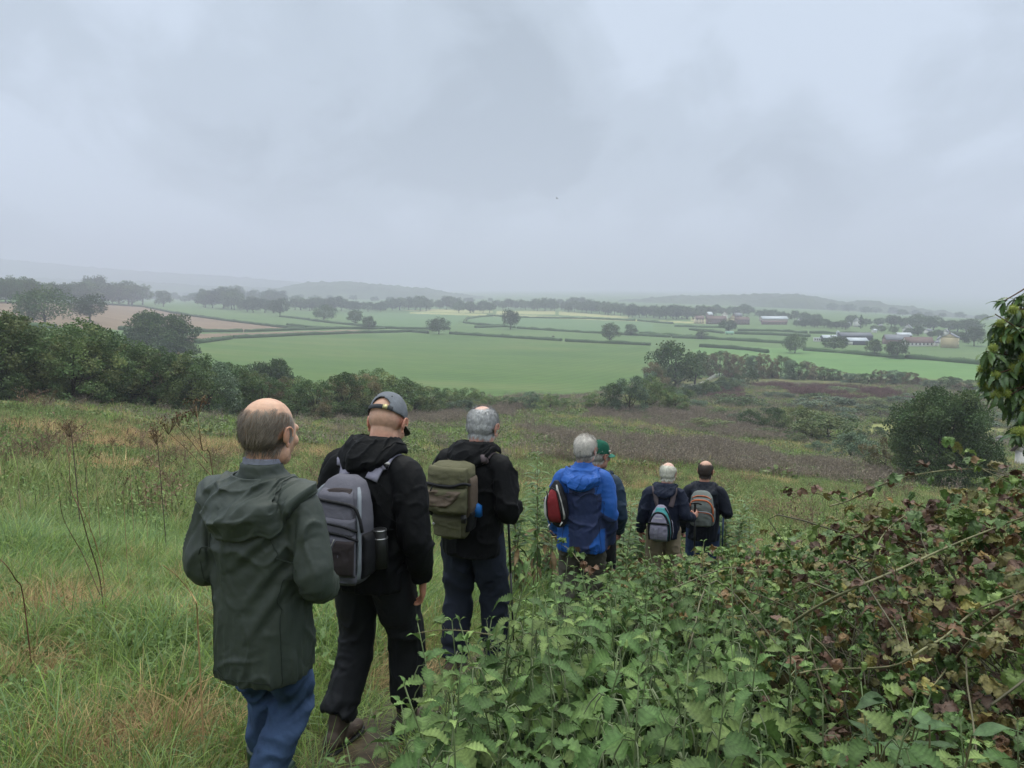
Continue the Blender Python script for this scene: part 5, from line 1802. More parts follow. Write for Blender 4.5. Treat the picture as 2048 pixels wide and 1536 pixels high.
CANES = [([(2070, 965), (2000, 945), (1960, 938), (1880, 942), (1800, 957), (1740, 980), (1700, 1000), (1660, 1012)], 3.55, 0.0042, 18),
         ([(1560, 988), (1600, 985), (1640, 988), (1690, 1010), (1740, 1055), (1800, 1100), (1840, 1150)], 3.9, 0.0036, 12),
         ([(1890, 1018), (1830, 1024), (1790, 1045), (1760, 1080), (1745, 1130), (1735, 1190)], 3.5, 0.0038, 10),
         ([(2080, 1022), (1990, 1056), (1900, 1092), (1800, 1138), (1700, 1180), (1620, 1222), (1550, 1270)], 3.0, 0.0060, 14),
         ([(1395, 1168), (1430, 1155), (1480, 1147), (1545, 1142), (1600, 1150)], 4.4, 0.0036, 8),
         ([(1620, 1105), (1680, 1075), (1720, 1068), (1770, 1072), (1820, 1095)], 3.8, 0.0036, 8),
         ([(1600, 1346), (1646, 1338), (1720, 1337), (1793, 1330), (1847, 1298), (1891, 1272), (1950, 1222), (2030, 1190), (2090, 1170)], 2.45, 0.0046, 8),
         ([(1830, 1225), (1880, 1252), (1940, 1280), (1993, 1295), (2080, 1318)], 2.4, 0.0036, 9),
         ([(1860, 1380), (1900, 1330), (1950, 1270), (2020, 1215), (2090, 1180)], 2.6, 0.0050, 3),
         ([(1880, 884), (1910, 900), (1940, 925), (1985, 948), (2060, 985)], 3.5, 0.0030, 14),
         ([(1790, 1130), (1795, 1190), (1810, 1260), (1830, 1340)], 2.7, 0.0028, 3),
         ([(1850, 1180), (1900, 1210), (1950, 1240), (2020, 1290)], 2.9, 0.0030, 5),
         ([(1095, 1075), (1115, 1085), (1140, 1100), (1160, 1125), (1185, 1150)], 4.2, 0.0022, 9),
         ([(835, 1266), (880, 1260), (930, 1262), (985, 1270)], 2.8, 0.0024, 1),
         ([(1500, 1230), (1560, 1200), (1640, 1160), (1720, 1120)], 3.6, 0.0032, 6)]
CLAB = ['long arching bramble cane with sparse leaves reaching left over the meadow', 'thin bramble cane with bare tip crossing below the long arching one', 'curved bramble cane bending down in the middle of the thicket',
        'thick straight bramble cane running diagonally across the brambles', 'low bramble cane at the left side of the thicket', 'short arched bramble cane on top of the thicket', 'green curved bramble cane rising above the bottom nettles at right',
        'bramble cane with fresh green shoots at the right edge', 'thick grey bramble cane slanting up at the right edge', 'bramble sprig with bright green leaves standing up under the chestnut', 'pale hanging bramble stem among brown leaves',
        'thin bramble cane slanting down at the right', 'small bramble spray in front of the blue jacket walker', 'thin bramble runner poking out over the path grass', 'slanting bramble cane left of the thick straight one']
for (pts, Y, rad, nl), lab in zip(CANES, CLAB):
    P = np.array([at_depth(x, y, Y + 0.22 * math.sin(k * 1.3)) for k, (x, y) in enumerate(pts)])
    o = empty('bramble_cane', P[-1])
    C = curve_pts(P, 40)
    mb = MB()
    mb.tube(C - P[-1], np.linspace(rad * 0.55, rad, len(C)), 6, np.array((0.17, 0.165, 0.085)))
    # thorns
    T_c, A_c, B_c = frames(C)
    for k in range(0, len(C), 1):
        a = rb_.uniform(0, 6.28)
        d = A_c[k] * math.cos(a) + B_c[k] * math.sin(a)
        mb.tube([C[k] - P[-1], C[k] - P[-1] + d * (rad + 0.007)], [rad * 0.45, 0.0002], 4, (0.20, 0.12, 0.07), cap=False)
    mb.build('stem', M_cane, o, True)
    lv = MB()
    for k in range(nl):
        c = C[int((k + rb_.random()) / nl * (len(C) - 1))]
        d = np.array([rb_.normal() * 0.6, -0.3, 0.5 + 0.5 * rb_.random()])
        d = d / np.linalg.norm(d) * rb_.uniform(0.02, 0.05)
        lv.tube([c - P[-1], c - P[-1] + d], 0.0012, 3, (0.15, 0.13, 0.06), cap=False)
        brw = 0.30 if 'bright green' in lab or 'fresh' in lab else 0.5
        bramble_leaf(lv, c - P[-1] + d, rb_, rb_.uniform(0.042, 0.065), 0.08 if brw < 0.4 else 0.45)
    lv.build('leaves', M_bramble, o)
    tag(o, lab, 'bramble')
tag(th, 'tangled bramble thicket with green and brown autumn leaves at the right', 'bramble')

# ---- sweet chestnut hanging in at the right edge
ch = empty('chestnut_tree', (5.6, 5.7, tz(5.6, 5.7)))
C0 = np.array(ch.location)
M_chest = leaf_mat('chestnut_leaf', rough=0.35, trans=0.18, spec=0.5, var=0.0)
M_burr = leaf_mat('burr_spines', rough=0.6, trans=0.2, spec=0.3, var=0.12)
rc = np.random.default_rng(123)
CH = [(0.066, 0.120, 0.040), (0.082, 0.140, 0.046), (0.100, 0.158, 0.052), (0.055, 0.098, 0.036)]
burr = MB()
bm = bmesh.new(); bmesh.ops.create_icosphere(bm, subdivisions=2, radius=0.020)
bv = np.array([v.co[:] for v in bm.verts]); bf = np.array([[v.index for v in f.verts] for f in bm.faces]); bm.free()
burr.add(bv, bf, (0.22, 0.26, 0.06))
for d in rand_dirs(230, rc):
    s_ = np.cross(d, rand_dirs(1, rc)[0]); s_ /= np.linalg.norm(s_)
    b_ = d * 0.019; e_ = d * 0.033 + s_ * rc.normal() * 0.005
    burr.add([b_ + s_ * 0.0012, b_ - s_ * 0.0012, e_], np.array([[0, 1, 2]]), np.array((0.36, 0.42, 0.10)) * rc.uniform(0.8, 1.2))
burr_me = burr.mesh('burr'); burr_me.materials.append(M_burr)
SPR = [(2046, 592, 5.2), (2004, 604, 5.1), (1990, 628, 5.0), (1984, 652, 5.1), (2020, 640, 5.3), (1972, 702, 5.0), (1990, 684, 5.1), (2030, 700, 5.2), (1968, 738, 5.1), (1992, 748, 5.0), (2012, 722, 5.2),
       (1970, 775, 5.1), (1990, 790, 5.0), (2010, 770, 5.1), (2030, 745, 5.1), (2038, 775, 5.2), (2005, 812, 5.1), (2030, 815, 5.2), (2020, 790, 5.0), (2040, 655, 5.0), (2036, 620, 5.1), (2010, 668, 5.0), (2046, 820, 5.0), (2034, 870, 4.9), (2052, 895, 4.9), (2048, 840, 5.1), (2044, 720, 5.0), (2012, 700, 5.4), (2030, 670, 5.5), (2020, 610, 5.3), (1998, 720, 5.4), (2026, 725, 5.5), (2046, 690, 5.4), (2016, 752, 5.5), (2044, 760, 5.5), (1996, 770, 5.4), (2030, 795, 5.5), (2046, 800, 5.4), (1984, 670, 5.3), (2004, 640, 5.4), (2046, 640, 5.4), (2040, 606, 5.3), (2020, 830, 5.4)]
SP3 = [at_depth(*s) for s in SPR]
for k in range(210):        # rest of the crown outside the picture
    a = np.array([rc.uniform(3.35, 7.6), rc.uniform(4.3, 7.2), rc.uniform(-1.2, 1.9)])
    if ((a[0] - 5.6) / 2.3) ** 2 + ((a[1] - 5.7) / 1.6) ** 2 + ((a[2] - 0.2) / 1.7) ** 2 < 1.1 and (a[0] - C0[0] > -2.2):
        if to_px(a[0], a[1], a[2])[0] > 2046:
            SP3.append(a)
lv, tw = MB(), MB()
burrs = []
core = np.array([4.6, 5.6, -0.4])
for i, p in enumerate(SP3):
    near = i < len(SPR)
    back = core + rc.normal(size=3) * 0.35 if near else np.array([5.6, 5.7, rc.uniform(-1.2, 0.6)])
    d = p - back
    L_ = np.linalg.norm(d)
    q = curve_pts([back - C0, (back + p) / 2 + [0, 0, 0.1] - C0, p - C0], 10)
    tw.tube(q, np.linspace(0.014, 0.0035, len(q)), 5, (0.10, 0.06, 0.045))
    d /= L_
    for k in range(46 if near else 20):
        t = rc.uniform(0.0, 0.50)
        c = p - d * t
        az = math.atan2(d[1], d[0]) + rc.normal() * 1.2
        s = rc.uniform(0.085, 0.140)
        V, F = leaf_blade(s, s * 0.27, 8, 0.35, rc.uniform(0.4, 1.3), shape='lance', wave=0.5, ph=rc.uniform(0, 6))
        place_leaf(lv, V, F, c - C0, az, rc.uniform(-1.25, 0.15), rc.normal() * 0.4, np.array(CH[rc.integers(0, 4)]) * rc.uniform(0.8, 1.25), rc)
    if near or rc.random() < 0.25:
        for k in range(int(rc.integers(1, 3))):
            burrs.append(p - d * rc.uniform(0, 0.1) + rc.normal(size=3) * 0.025)
lv.build('leaves', M_chest, ch)
tr = MB()
tr.tube(curve_pts([(0, 0, -0.2), (0.05, 0, 1.0), (-0.05, 0.05, 2.2), (0, 0, 3.6), (0.1, 0, 4.8)], 16), np.linspace(0.2, 0.05, 17), 10, (0.10, 0.085, 0.07))
tr.tube(curve_pts([(0, 0, 1.6), (-0.5, -0.05, 2.2), tuple(core - C0)], 10), np.linspace(0.07, 0.03, 11), 7, (0.10, 0.08, 0.065))
tr.build('trunk', M_bark, ch, True)
tw.build('twigs', M_bark, ch, True)
for b in burrs[:90]:
    o = link(bpy.data.objects.new('burr', burr_me), ch)
    o.location = b - C0
    s = rc.uniform(1.05, 1.5)
    o.scale = (s, s, s)
    o.rotation_euler = tuple(rc.uniform(0, 6.28, 3))
tag(ch, 'sweet chestnut tree with spiky yellow green burrs hanging in at the right edge', 'tree')

# ---- tall leafy weeds around the walkers
M_weed = leaf_mat('weed_leaf', rough=0.45, trans=0.25, spec=0.35, var=0.12)
WCOL = [(0.085, 0.150, 0.042), (0.105, 0.175, 0.050), (0.075, 0.130, 0.040)]


def weed(px, py, Y, label, ls=0.18, brown=0.2, seed=0):
    p = at_depth(px, py, Y)
    X = p[0]
    g = np.array([X, Y, tz(X, Y)])
    h = p[2] - g[2]
    r = np.random.default_rng(seed + 300)
    o = empty('willowherb_plant', g)
    st, lv_ = MB(), MB()
    for b in range(3):
        off = np.array([r.normal() * 0.09, r.normal() * 0.09, 0]) * (b > 0)
        hh = h * (1 if b == 0 else 0.8)
        ln = r.normal(size=2) * 0.07 * h
        f = lambda t: off + np.array([ln[0] * t * t, ln[1] * t * t, hh * t])
        st.tube([f(t) for t in np.linspace(0, 1, 8)], np.linspace(0.006, 0.002, 8), 5, (0.20, 0.15, 0.08))
        n = int(hh / 0.028)
        for k in range(n):
            t = 0.22 + 0.78 * k / n
            sz = ls * np.interp(t, [0.2, 0.5, 0.85, 1], [0.8, 1.1, 0.9, 0.45]) * r.uniform(0.8, 1.2)
            V, F = leaf_blade(sz, sz * 0.24, 0, 0.3, r.uniform(0.5, 1.3), shape='lance')
            c = np.array(WCOL[r.integers(0, 3)]) * r.uniform(0.8, 1.2)
            if t < 0.5 and r.random() < brown * 2:
                c = np.array((0.24, 0.16, 0.08)) * r.uniform(0.7, 1.2)
            place_leaf(lv_, V, F, f(t), k * 2.4 + r.normal() * 0.3, r.uniform(0.1, 0.7) if t > 0.5 else r.uniform(-0.8, 0.2), r.normal() * 0.2, c, r)
    st.build('stem', M_stem, o)
    lv_.build('leaves', M_weed, o)
    tag(o, label, 'weed')


for k, a in enumerate([(1076, 898, 7.6, 'tallest leafy willowherb, between the third walker and the blue jacket walker'), (1044, 946, 7.2, 'shorter willowherb with browning stem just right of the third walker'), (1100, 955, 8.2, 'willowherb close behind the left sleeve of the blue jacket walker'),
                       (1242, 948, 7.9, 'willowherb right behind the dark blue sleeve, beside the blue jacket'), (1262, 1000, 8.4, 'second willowherb in the gap before the white haired walker'), (1250, 1040, 7.4, 'low browning willowherb in the gap before the white haired walker'),
                       (1318, 948, 9.8, 'willowherb tip showing left of the white haired walker head'), (1288, 972, 9.5, 'willowherb peeping beside the white haired walker shoulder'), (1362, 975, 9.8, 'willowherb showing between the two farthest walkers'),
                       (1455, 968, 10.0, 'pale willowherb right of the last walker'), (1478, 990, 10.4, 'willowherb farthest right, beyond the last walker stick'), (1440, 990, 9.9, 'willowherb close to the last walker shoulder')]):
    weed(*a, seed=k)

# ---- dead stalks standing in the grass at left
M_dead = plain_mat('dead_stalk', (1, 1, 1), 0.8, 0.15, 30, 0.25, 0.2, vcol=True)


def dead_stalk(lines, Y, label, col=(0.07, 0.045, 0.03), heads=(), name='dead_stalk', cat='stalk', seed=0, group=None):
    """lines: [(pixel points), radius]; heads: (px, py, radius m, n)"""
    r = np.random.default_rng(seed + 500)
    base = at_depth(*lines[0][0][0], Y)
    base[2] = tz(base[0], base[1]) - 0.02
    o = empty(name, base)
    mb = MB()
    for pts, rad in lines:
        P = np.array([at_depth(x, y, Y + (0.10 * math.sin(1.7 * k) if k else 0)) for k, (x, y) in enumerate(pts)])
        if pts is lines[0][0]:
            P[0] = base
        C = curve_pts(P, 18)
        mb.tube(C - base, np.linspace(rad, rad * 0.5, len(C)) * 0.68, 5, np.array(col) * r.uniform(0.8, 1.25))
    mb.build('stem', M_dead, o, True)
    for px, py, rad, n in heads:
        c = at_depth(px, py, Y)
        hb_ = MB()
        for k in range(n):
            d = np.array([r.normal(), r.normal(), abs(r.normal()) * 0.5 + 0.2]) if n > 24 else np.array([r.normal(), r.normal(), 0.8])
            d = d / np.linalg.norm(d) * rad * r.uniform(0.6, 1.1)
            s_ = c - np.array([0, 0, rad * 0.9])
            e_ = c + d * np.array([1, 1, 0.5])
            hb_.tube([s_ - base, e_ - base], 0.0014, 3, (0.11, 0.075, 0.045), cap=False)
            for _ in range(5):
                q = e_ + r.normal(size=3) * 0.011
                V, F = leaves_vf(q[None] - base, 0.013, r, None, 0.8)
                hb_.add(V, F, np.array((0.12, 0.075, 0.045)) * r.uniform(0.6, 1.4))
        hb_.build('seed_head', M_dead, o)
    tag(o, label, cat, group)


dead_stalk([([(432, 1010), (425, 945), (405, 900), (398, 855), (392, 812)], 0.006), ([(415, 925), (380, 880), (352, 850)], 0.005), ([(430, 960), (380, 905), (340, 868)], 0.004), ([(405, 900), (385, 868), (372, 840)], 0.003)], 4.3,
           'dead hogweed with brown umbel seed heads rising behind the green jacket walker', (0.14, 0.095, 0.055), [(392, 808, 0.085, 13), (336, 846, 0.075, 11), (356, 836, 0.05, 7), (318, 858, 0.05, 7), (374, 830, 0.045, 6)], 'dead_hogweed', 'hogweed', 1)
dead_stalk([([(208, 1228), (200, 1160), (176, 1080), (160, 1020), (142, 980), (138, 915)], 0.007), ([(138, 915), (132, 882)], 0.0035), ([(138, 912), (150, 878)], 0.0035), ([(200, 1190), (166, 1110), (128, 1040), (118, 985)], 0.005), ([(200, 1135), (215, 1090), (216, 1040)], 0.003), ([(140, 985), (124, 950), (105, 935)], 0.003)], 5.2,
           'tall bare dark forked stalk standing in the grass at left', (0.13, 0.075, 0.05), (), seed=2)
dead_stalk([([(212, 1232), (206, 1150), (182, 1060), (150, 985)], 0.005), ([(206, 1150), (190, 1080), (172, 1050)], 0.003)], 5.3, 'tan dead stalk beside the tall dark forked stalk', (0.26, 0.16, 0.08), (), seed=3)
dead_stalk([([(54, 1210), (46, 1190), (32, 1160), (12, 1130), (-10, 1112)], 0.006)], 4.2, 'rusty bent dock stem at the left edge', (0.13, 0.06, 0.035), (), 'dead_dock', 'stalk', 4)
dead_stalk([([(398, 1330), (396, 1260), (393, 1205)], 0.007), ([(393, 1205), (378, 1180), (352, 1150), (325, 1130)], 0.004)], 3.2, 'snapped pale straw stalk at the left side of the green jacket walker', (0.34, 0.22, 0.11), (), seed=5)
dead_stalk([([(36, 960), (33, 900), (36, 850)], 0.008), ([(34, 880), (28, 852)], 0.004)], 11, 'pale upright stalk at the far left of the slope', (0.30, 0.24, 0.15), [(36, 842, 0.12, 14)], seed=6)
dead_stalk([([(115, 865), (108, 820), (100, 795)], 0.010), ([(108, 820), (92, 800)], 0.006)], 18, 'flat topped dead hogweed near the left hedge', (0.26, 0.20, 0.13), [(98, 788, 0.22, 20), (88, 797, 0.14, 12)], 'dead_hogweed', 'hogweed', 7)
dead_stalk([([(150, 900), (143, 870), (130, 845)], 0.012)], 11, 'dark dock seed head leaning in the grass at left', (0.085, 0.06, 0.05), [(138, 858, 0.14, 30), (132, 848, 0.12, 26)], 'dead_dock', 'stalk', 8)
dead_stalk([([(322, 900), (314, 880), (304, 862)], 0.008)], 9, 'dark dock seed head just below the dead hogweed', (0.085, 0.06, 0.05), [(312, 876, 0.09, 26), (306, 866, 0.08, 22)], 'dead_dock', 'stalk', 9)
for k, (px, b, t, Y) in enumerate([(230, 890, 800, 16), (262, 980, 880, 9), (195, 1000, 910, 8), (250, 860, 808, 20), (320, 850, 800, 24), (175, 985, 900, 8.5), (228, 955, 885, 10), (250, 1060, 960, 6.5), (290, 985, 920, 9)]):
    dead_stalk([([(px, b), (px - 2, (b + t) / 2), (px - 5 + k % 3 * 4, t)], 0.005)], Y, 'thin pale dead stem standing among the slope grass', (0.28, 0.20, 0.11), [(px - 5 + k % 3 * 4, t, 0.05, 8)], seed=20 + k, group='thin dead stems on the slope')

# ================================================================ PEOPLE
def ell(c, r, n=24, m=16, rot=None):
    """closed ellipsoid"""
    th = np.linspace(0.06, np.pi - 0.06, m)
    ph = np.linspace(0, 2 * np.pi, n, endpoint=False)
    V = np.stack([np.sin(th)[:, None] * np.cos(ph), np.sin(th)[:, None] * np.sin(ph), np.cos(th)[:, None] * np.ones(n)], -1) * np.array(r)
    if rot is not None:
        V = V @ np.array(rot).T
    return loft_vf(V + np.array(c))


def rings(spec, n=36, p=2.3):
    """stack of superellipse rings (z, half width, half depth, y centre[, x centre])"""
    ph = np.linspace(0, 2 * np.pi, n, endpoint=False)
    c, s = np.cos(ph), np.sin(ph)
    R_ = []
    for q in spec:
        z, a, b, cy = q[:4]
        cx = q[4] if len(q) > 4 else 0
        R_.append(np.stack([cx + a * np.sign(c) * np.abs(c) ** (2 / p), cy + b * np.sign(s) * np.abs(s) ** (2 / p), np.full(n, z)], 1))
    return loft_vf(np.array(R_))


def limb(ctrl, rad, n=18, per=18):
    """smooth tube through joints with a radius at each joint"""
    C = curve_pts(ctrl, per)
    d0 = np.concatenate([[0], np.cumsum(np.linalg.norm(np.diff(np.asarray(ctrl, float), axis=0), axis=1))])
    d1 = np.concatenate([[0], np.cumsum(np.linalg.norm(np.diff(C, axis=0), axis=1))])
    rr = np.interp(d1 / d1[-1], d0 / d0[-1], rad)
    return tube_vf(C, rr, n)


def union(mb, voxel, smooth_it=4, fac=0.5):
    """fuse overlapping closed pieces into one continuous surface"""
    me = mb.mesh('tmp')
    o = bpy.data.objects.new('tmp', me)
    COL.objects.link(o)
    m = o.modifiers.new('r', 'REMESH'); m.mode = 'VOXEL'; m.voxel_size = voxel
    if smooth_it:
        s = o.modifiers.new('s', 'SMOOTH'); s.factor = fac; s.iterations = smooth_it
    dg = bpy.context.evaluated_depsgraph_get()
    e_ = o.evaluated_get(dg)
    m2 = e_.to_mesh()
    V = np.zeros(len(m2.vertices) * 3); m2.vertices.foreach_get('co', V); V = V.reshape(-1, 3)
    Nn = np.zeros(len(m2.vertices) * 3); m2.vertices.foreach_get('normal', Nn); Nn = Nn.reshape(-1, 3)
    q = np.zeros(len(m2.loops), np.int32); m2.loops.foreach_get('vertex_index', q)
    F = q.reshape(-1, 4)
    e_.to_mesh_clear()
    bpy.data.objects.remove(o); bpy.data.meshes.remove(me)
    return V.copy(), Nn.copy(), F.copy()


def hand_pieces(mb, wrist, d, nrm, side, curl=0.5, s=1.0, grip=False):
    """palm, four fingers of different lengths and a thumb; nrm points out of the palm"""
    d = np.array(d, float); d /= np.linalg.norm(d)
    nrm = np.array(nrm, float); nrm -= d * (nrm @ d); nrm /= np.linalg.norm(nrm)
    w = np.cross(d, nrm) * side              # towards the thumb
    W_ = np.array(wrist, float)
    ph = np.linspace(0, 2 * np.pi, 16, endpoint=False)
    R_ = []
    for t, a, b in [(-0.03, 0.026, 0.020), (0.0, 0.028, 0.019), (0.03, 0.038, 0.018), (0.06, 0.043, 0.016), (0.085, 0.041, 0.013), (0.095, 0.034, 0.008)]:
        R_.append(W_ + s * (d * t + np.cos(ph)[:, None] * w * a + np.sin(ph)[:, None] * nrm * b))
    mb.add(*loft_vf(np.array(R_)))
    for k, (off, ln, rr) in enumerate([(0.031, 0.072, 0.0088), (0.0105, 0.080, 0.009), (-0.0105, 0.074, 0.0086), (-0.031, 0.058, 0.0076)]):
        p = W_ + s * (d * 0.085 + w * off)
        dirv = d + w * off * 1.5
        dirv /= np.linalg.norm(dirv)
        pts, ang = [p - dirv * 0.02 * s, p], 0.0
        seg = [0.45, 0.32, 0.23]
        for j, q in enumerate(seg):
            ang += curl * (0.55, 1.0, 0.7)[j] * (1 + 0.12 * k)
            v = dirv * math.cos(ang) + nrm * math.sin(ang)
            pts.append(pts[-1] + v * ln * q * s)
        mb.add(*tube_vf(curve_pts(pts, 12), np.interp(np.linspace(0, 1, len(curve_pts(pts, 12))), [0, 0.5, 1], [rr, rr * 0.95, rr * 0.72]) * s, 10))
    p = W_ + s * (d * 0.02 + w * 0.028 + nrm * 0.004)
    td = d * 0.62 + w * 0.62 + nrm * 0.45
    td /= np.linalg.norm(td)
    t2 = td + (nrm * 0.7 - w * 0.5 if grip else d * 0.35)
    t2 /= np.linalg.norm(t2)
    pts = [p - td * 0.02 * s, p + td * 0.03 * s, p + td * 0.032 * s + t2 * 0.022 * s, p + td * 0.032 * s + t2 * 0.045 * s]
    mb.add(*tube_vf(curve_pts(pts, 10), np.interp(np.linspace(0, 1, len(curve_pts(pts, 10))), [0, 0.4, 1], [0.014, 0.0105, 0.0075]) * s, 10))


def rotm(yaw, pitch, roll=0.0):
    """head turn: yaw to the right, pitch down"""
    return np.array(Matrix.Rotation(-yaw, 3, 'Z') @ Matrix.Rotation(-pitch, 3, 'X') @ Matrix.Rotation(roll, 3, 'Y'))


def head_pieces(mb, M, c, w=1.0):

    def E(cc, rr, rot=None):
        v, f = ell(cc, rr, rot=rot)
        mb.add(v @ M.T + c, f)
    E((0, -0.014, 0.030), (0.077 * w, 0.098, 0.088))
    E((0, -0.030, 0.005), (0.073 * w, 0.078, 0.070))
    E((0, 0.034, -0.030), (0.062 * w, 0.068, 0.082))
    E((0, 0.040, 0.000), (0.064 * w, 0.058, 0.075))
    E((0, 0.056, -0.086), (0.040 * w, 0.042, 0.034))
    for s in (-1, 1):
        E((s * 0.046 * w, 0.012, -0.068), (0.023, 0.042, 0.038))
        E((s * 0.038 * w, 0.072, -0.026), (0.025, 0.022, 0.024))
        E((s * 0.024, 0.086, 0.018), (0.028, 0.012, 0.016))
        # ear: tilted shell with rim and lobe
        er = np.array(Matrix.Rotation(s * 0.45, 3, 'Z') @ Matrix.Rotation(0.22, 3, 'X'))
        E((s * 0.083 * w, -0.002, -0.006), (0.0075, 0.019, 0.031), er)
        rim = [np.array((s * (0.086 * w + 0.010 * math.sin(a * 0.5 + 0.3)), -0.004 - 0.017 * math.cos(a), -0.002 + 0.028 * math.sin(a))) for a in np.linspace(-1.2, 3.4, 12)]
        v, f = tube_vf(np.array(rim), 0.0040, 8)
        mb.add(v @ M.T + c, f)
        E((s * 0.083 * w, 0.006, -0.038), (0.006, 0.008, 0.010))
    nose = [(0, 0.090, 0.020), (0, 0.100, -0.005), (0, 0.109, -0.027), (0, 0.100, -0.037)]
    v, f = limb(nose, [0.008, 0.009, 0.0115, 0.009], 12, 10)
    mb.add(v @ M.T + c, f)
    for s in (-1, 1):
        E((s * 0.011, 0.100, -0.033), (0.008, 0.009, 0.007))
    v, f = limb([(-0.022, 0.088, -0.066), (0, 0.099, -0.062), (0.022, 0.088, -0.066)], [0.005, 0.008, 0.005], 10, 10)
    mb.add(v @ M.T + c, f)
    v, f = limb([(-0.020, 0.087, -0.074), (0, 0.097, -0.075), (0.020, 0.087, -0.074)], [0.005, 0.008, 0.005], 10, 10)
    mb.add(v @ M.T + c, f)


M_skin, _t, _b = new_mat('skin')
_at = N(_t, 'ShaderNodeVertexColor', layer_name='Col')
_tc = N(_t, 'ShaderNodeTexCoord')
_n = N(_t, 'ShaderNodeTexNoise', i_Scale=42.0, i_Detail=5.0)
L(_t, _tc.outputs['Object'], _n.inputs['Vector'])
_mr = N(_t, 'ShaderNodeMapRange'); _mr.inputs['From Min'].default_value = 0.3; _mr.inputs['From Max'].default_value = 0.7
_mr.inputs['To Min'].default_value = 0.86; _mr.inputs['To Max'].default_value = 1.12
L(_t, _n.outputs[0], _mr.inputs['Value'])
_vm = N(_t, 'ShaderNodeVectorMath', operation='SCALE')
L(_t, _at.outputs[0], _vm.inputs[0]); L(_t, _mr.outputs[0], _vm.inputs['Scale']); L(_t, _vm.outputs[0], _b.inputs['Base Color'])
_b.inputs['Roughness'].default_value = 0.5
_b.inputs['Specular IOR Level'].default_value = 0.35
_b.inputs['Subsurface Weight'].default_value = 0.12
_b.inputs['Subsurface Radius'].default_value = (0.012, 0.005, 0.003)
_b.inputs['Subsurface Scale'].default_value = 1.0
M_hair = plain_mat('hair', (1, 1, 1), 0.55, 0.3, 60, 0.1, 0, vcol=True)
M_eye = plain_mat('eye_white', (0.6, 0.58, 0.55), 0.2, 0.5, 10, 0.05, 0)
M_black_rub = plain_mat('black_rubber', (0.015, 0.015, 0.016), 0.5, 0.4, 20, 0.2)
M_glint = plain_mat('steel', (0.28, 0.28, 0.29), 0.3, 0.5, 20, 0.1, 0, metal=0.8)


def cloth_mat(name, col, rough=0.75, weave=900, bump=0.12, namt=0.10, spec=0.25, blotch=None, sheen=0.0):
    """woven cloth: fine weave bump and soft uneven colour"""
    m, t, b = new_mat(name)
    tc = N(t, 'ShaderNodeTexCoord')
    at = N(t, 'ShaderNodeVertexColor', layer_name='Col')
    n1 = N(t, 'ShaderNodeTexNoise', i_Scale=7.0, i_Detail=6.0, i_Roughness=0.6)
    L(t, tc.outputs['Object'], n1.inputs['Vector'])
    mr = N(t, 'ShaderNodeMapRange')
    mr.inputs['From Min'].default_value = 0.3; mr.inputs['From Max'].default_value = 0.7
    mr.inputs['To Min'].default_value = 1 - namt; mr.inputs['To Max'].default_value = 1 + namt
    L(t, n1.outputs[0], mr.inputs['Value'])
    mu = N(t, 'ShaderNodeMix', data_type='RGBA', blend_type='MULTIPLY')
    mu.inputs[0].default_value = 1; mu.inputs[7].default_value = (*col[:3], 1)
    L(t, at.outputs[0], mu.inputs[6])
    vm = N(t, 'ShaderNodeVectorMath', operation='SCALE')
    L(t, mu.outputs[2], vm.inputs[0]); L(t, mr.outputs[0], vm.inputs['Scale'])
    L(t, vm.outputs[0], b.inputs['Base Color'])
    n4 = N(t, 'ShaderNodeTexNoise', i_Scale=16.0, i_Detail=4.0)
    L(t, tc.outputs['Object'], n4.inputs['Vector'])
    mr4 = N(t, 'ShaderNodeMapRange'); mr4.inputs['To Min'].default_value = rough - 0.12; mr4.inputs['To Max'].default_value = min(1, rough + 0.12)
    L(t, n4.outputs[0], mr4.inputs['Value']); L(t, mr4.outputs[0], b.inputs['Roughness'])
    b.inputs['Specular IOR Level'].default_value = spec
    if sheen:
        b.inputs['Sheen Weight'].default_value = sheen
    n2 = N(t, 'ShaderNodeTexNoise', i_Scale=float(weave), i_Detail=2.0)
    n3 = N(t, 'ShaderNodeTexNoise', i_Scale=38.0, i_Detail=5.0, i_Distortion=0.8)
    L(t, tc.outputs['Object'], n2.inputs['Vector']); L(t, tc.outputs['Object'], n3.inputs['Vector'])
    ad = N(t, 'ShaderNodeMath', operation='MULTIPLY_ADD', i_1=0.25)
    L(t, n2.outputs[0], ad.inputs[0]); L(t, n3.outputs[0], ad.inputs[2])
    bp = N(t, 'ShaderNodeBump', i_Strength=bump * 3, i_Distance=0.004)
    L(t, ad.outputs[0], bp.inputs['Height']); L(t, bp.outputs[0], b.inputs['Normal'])
    return m


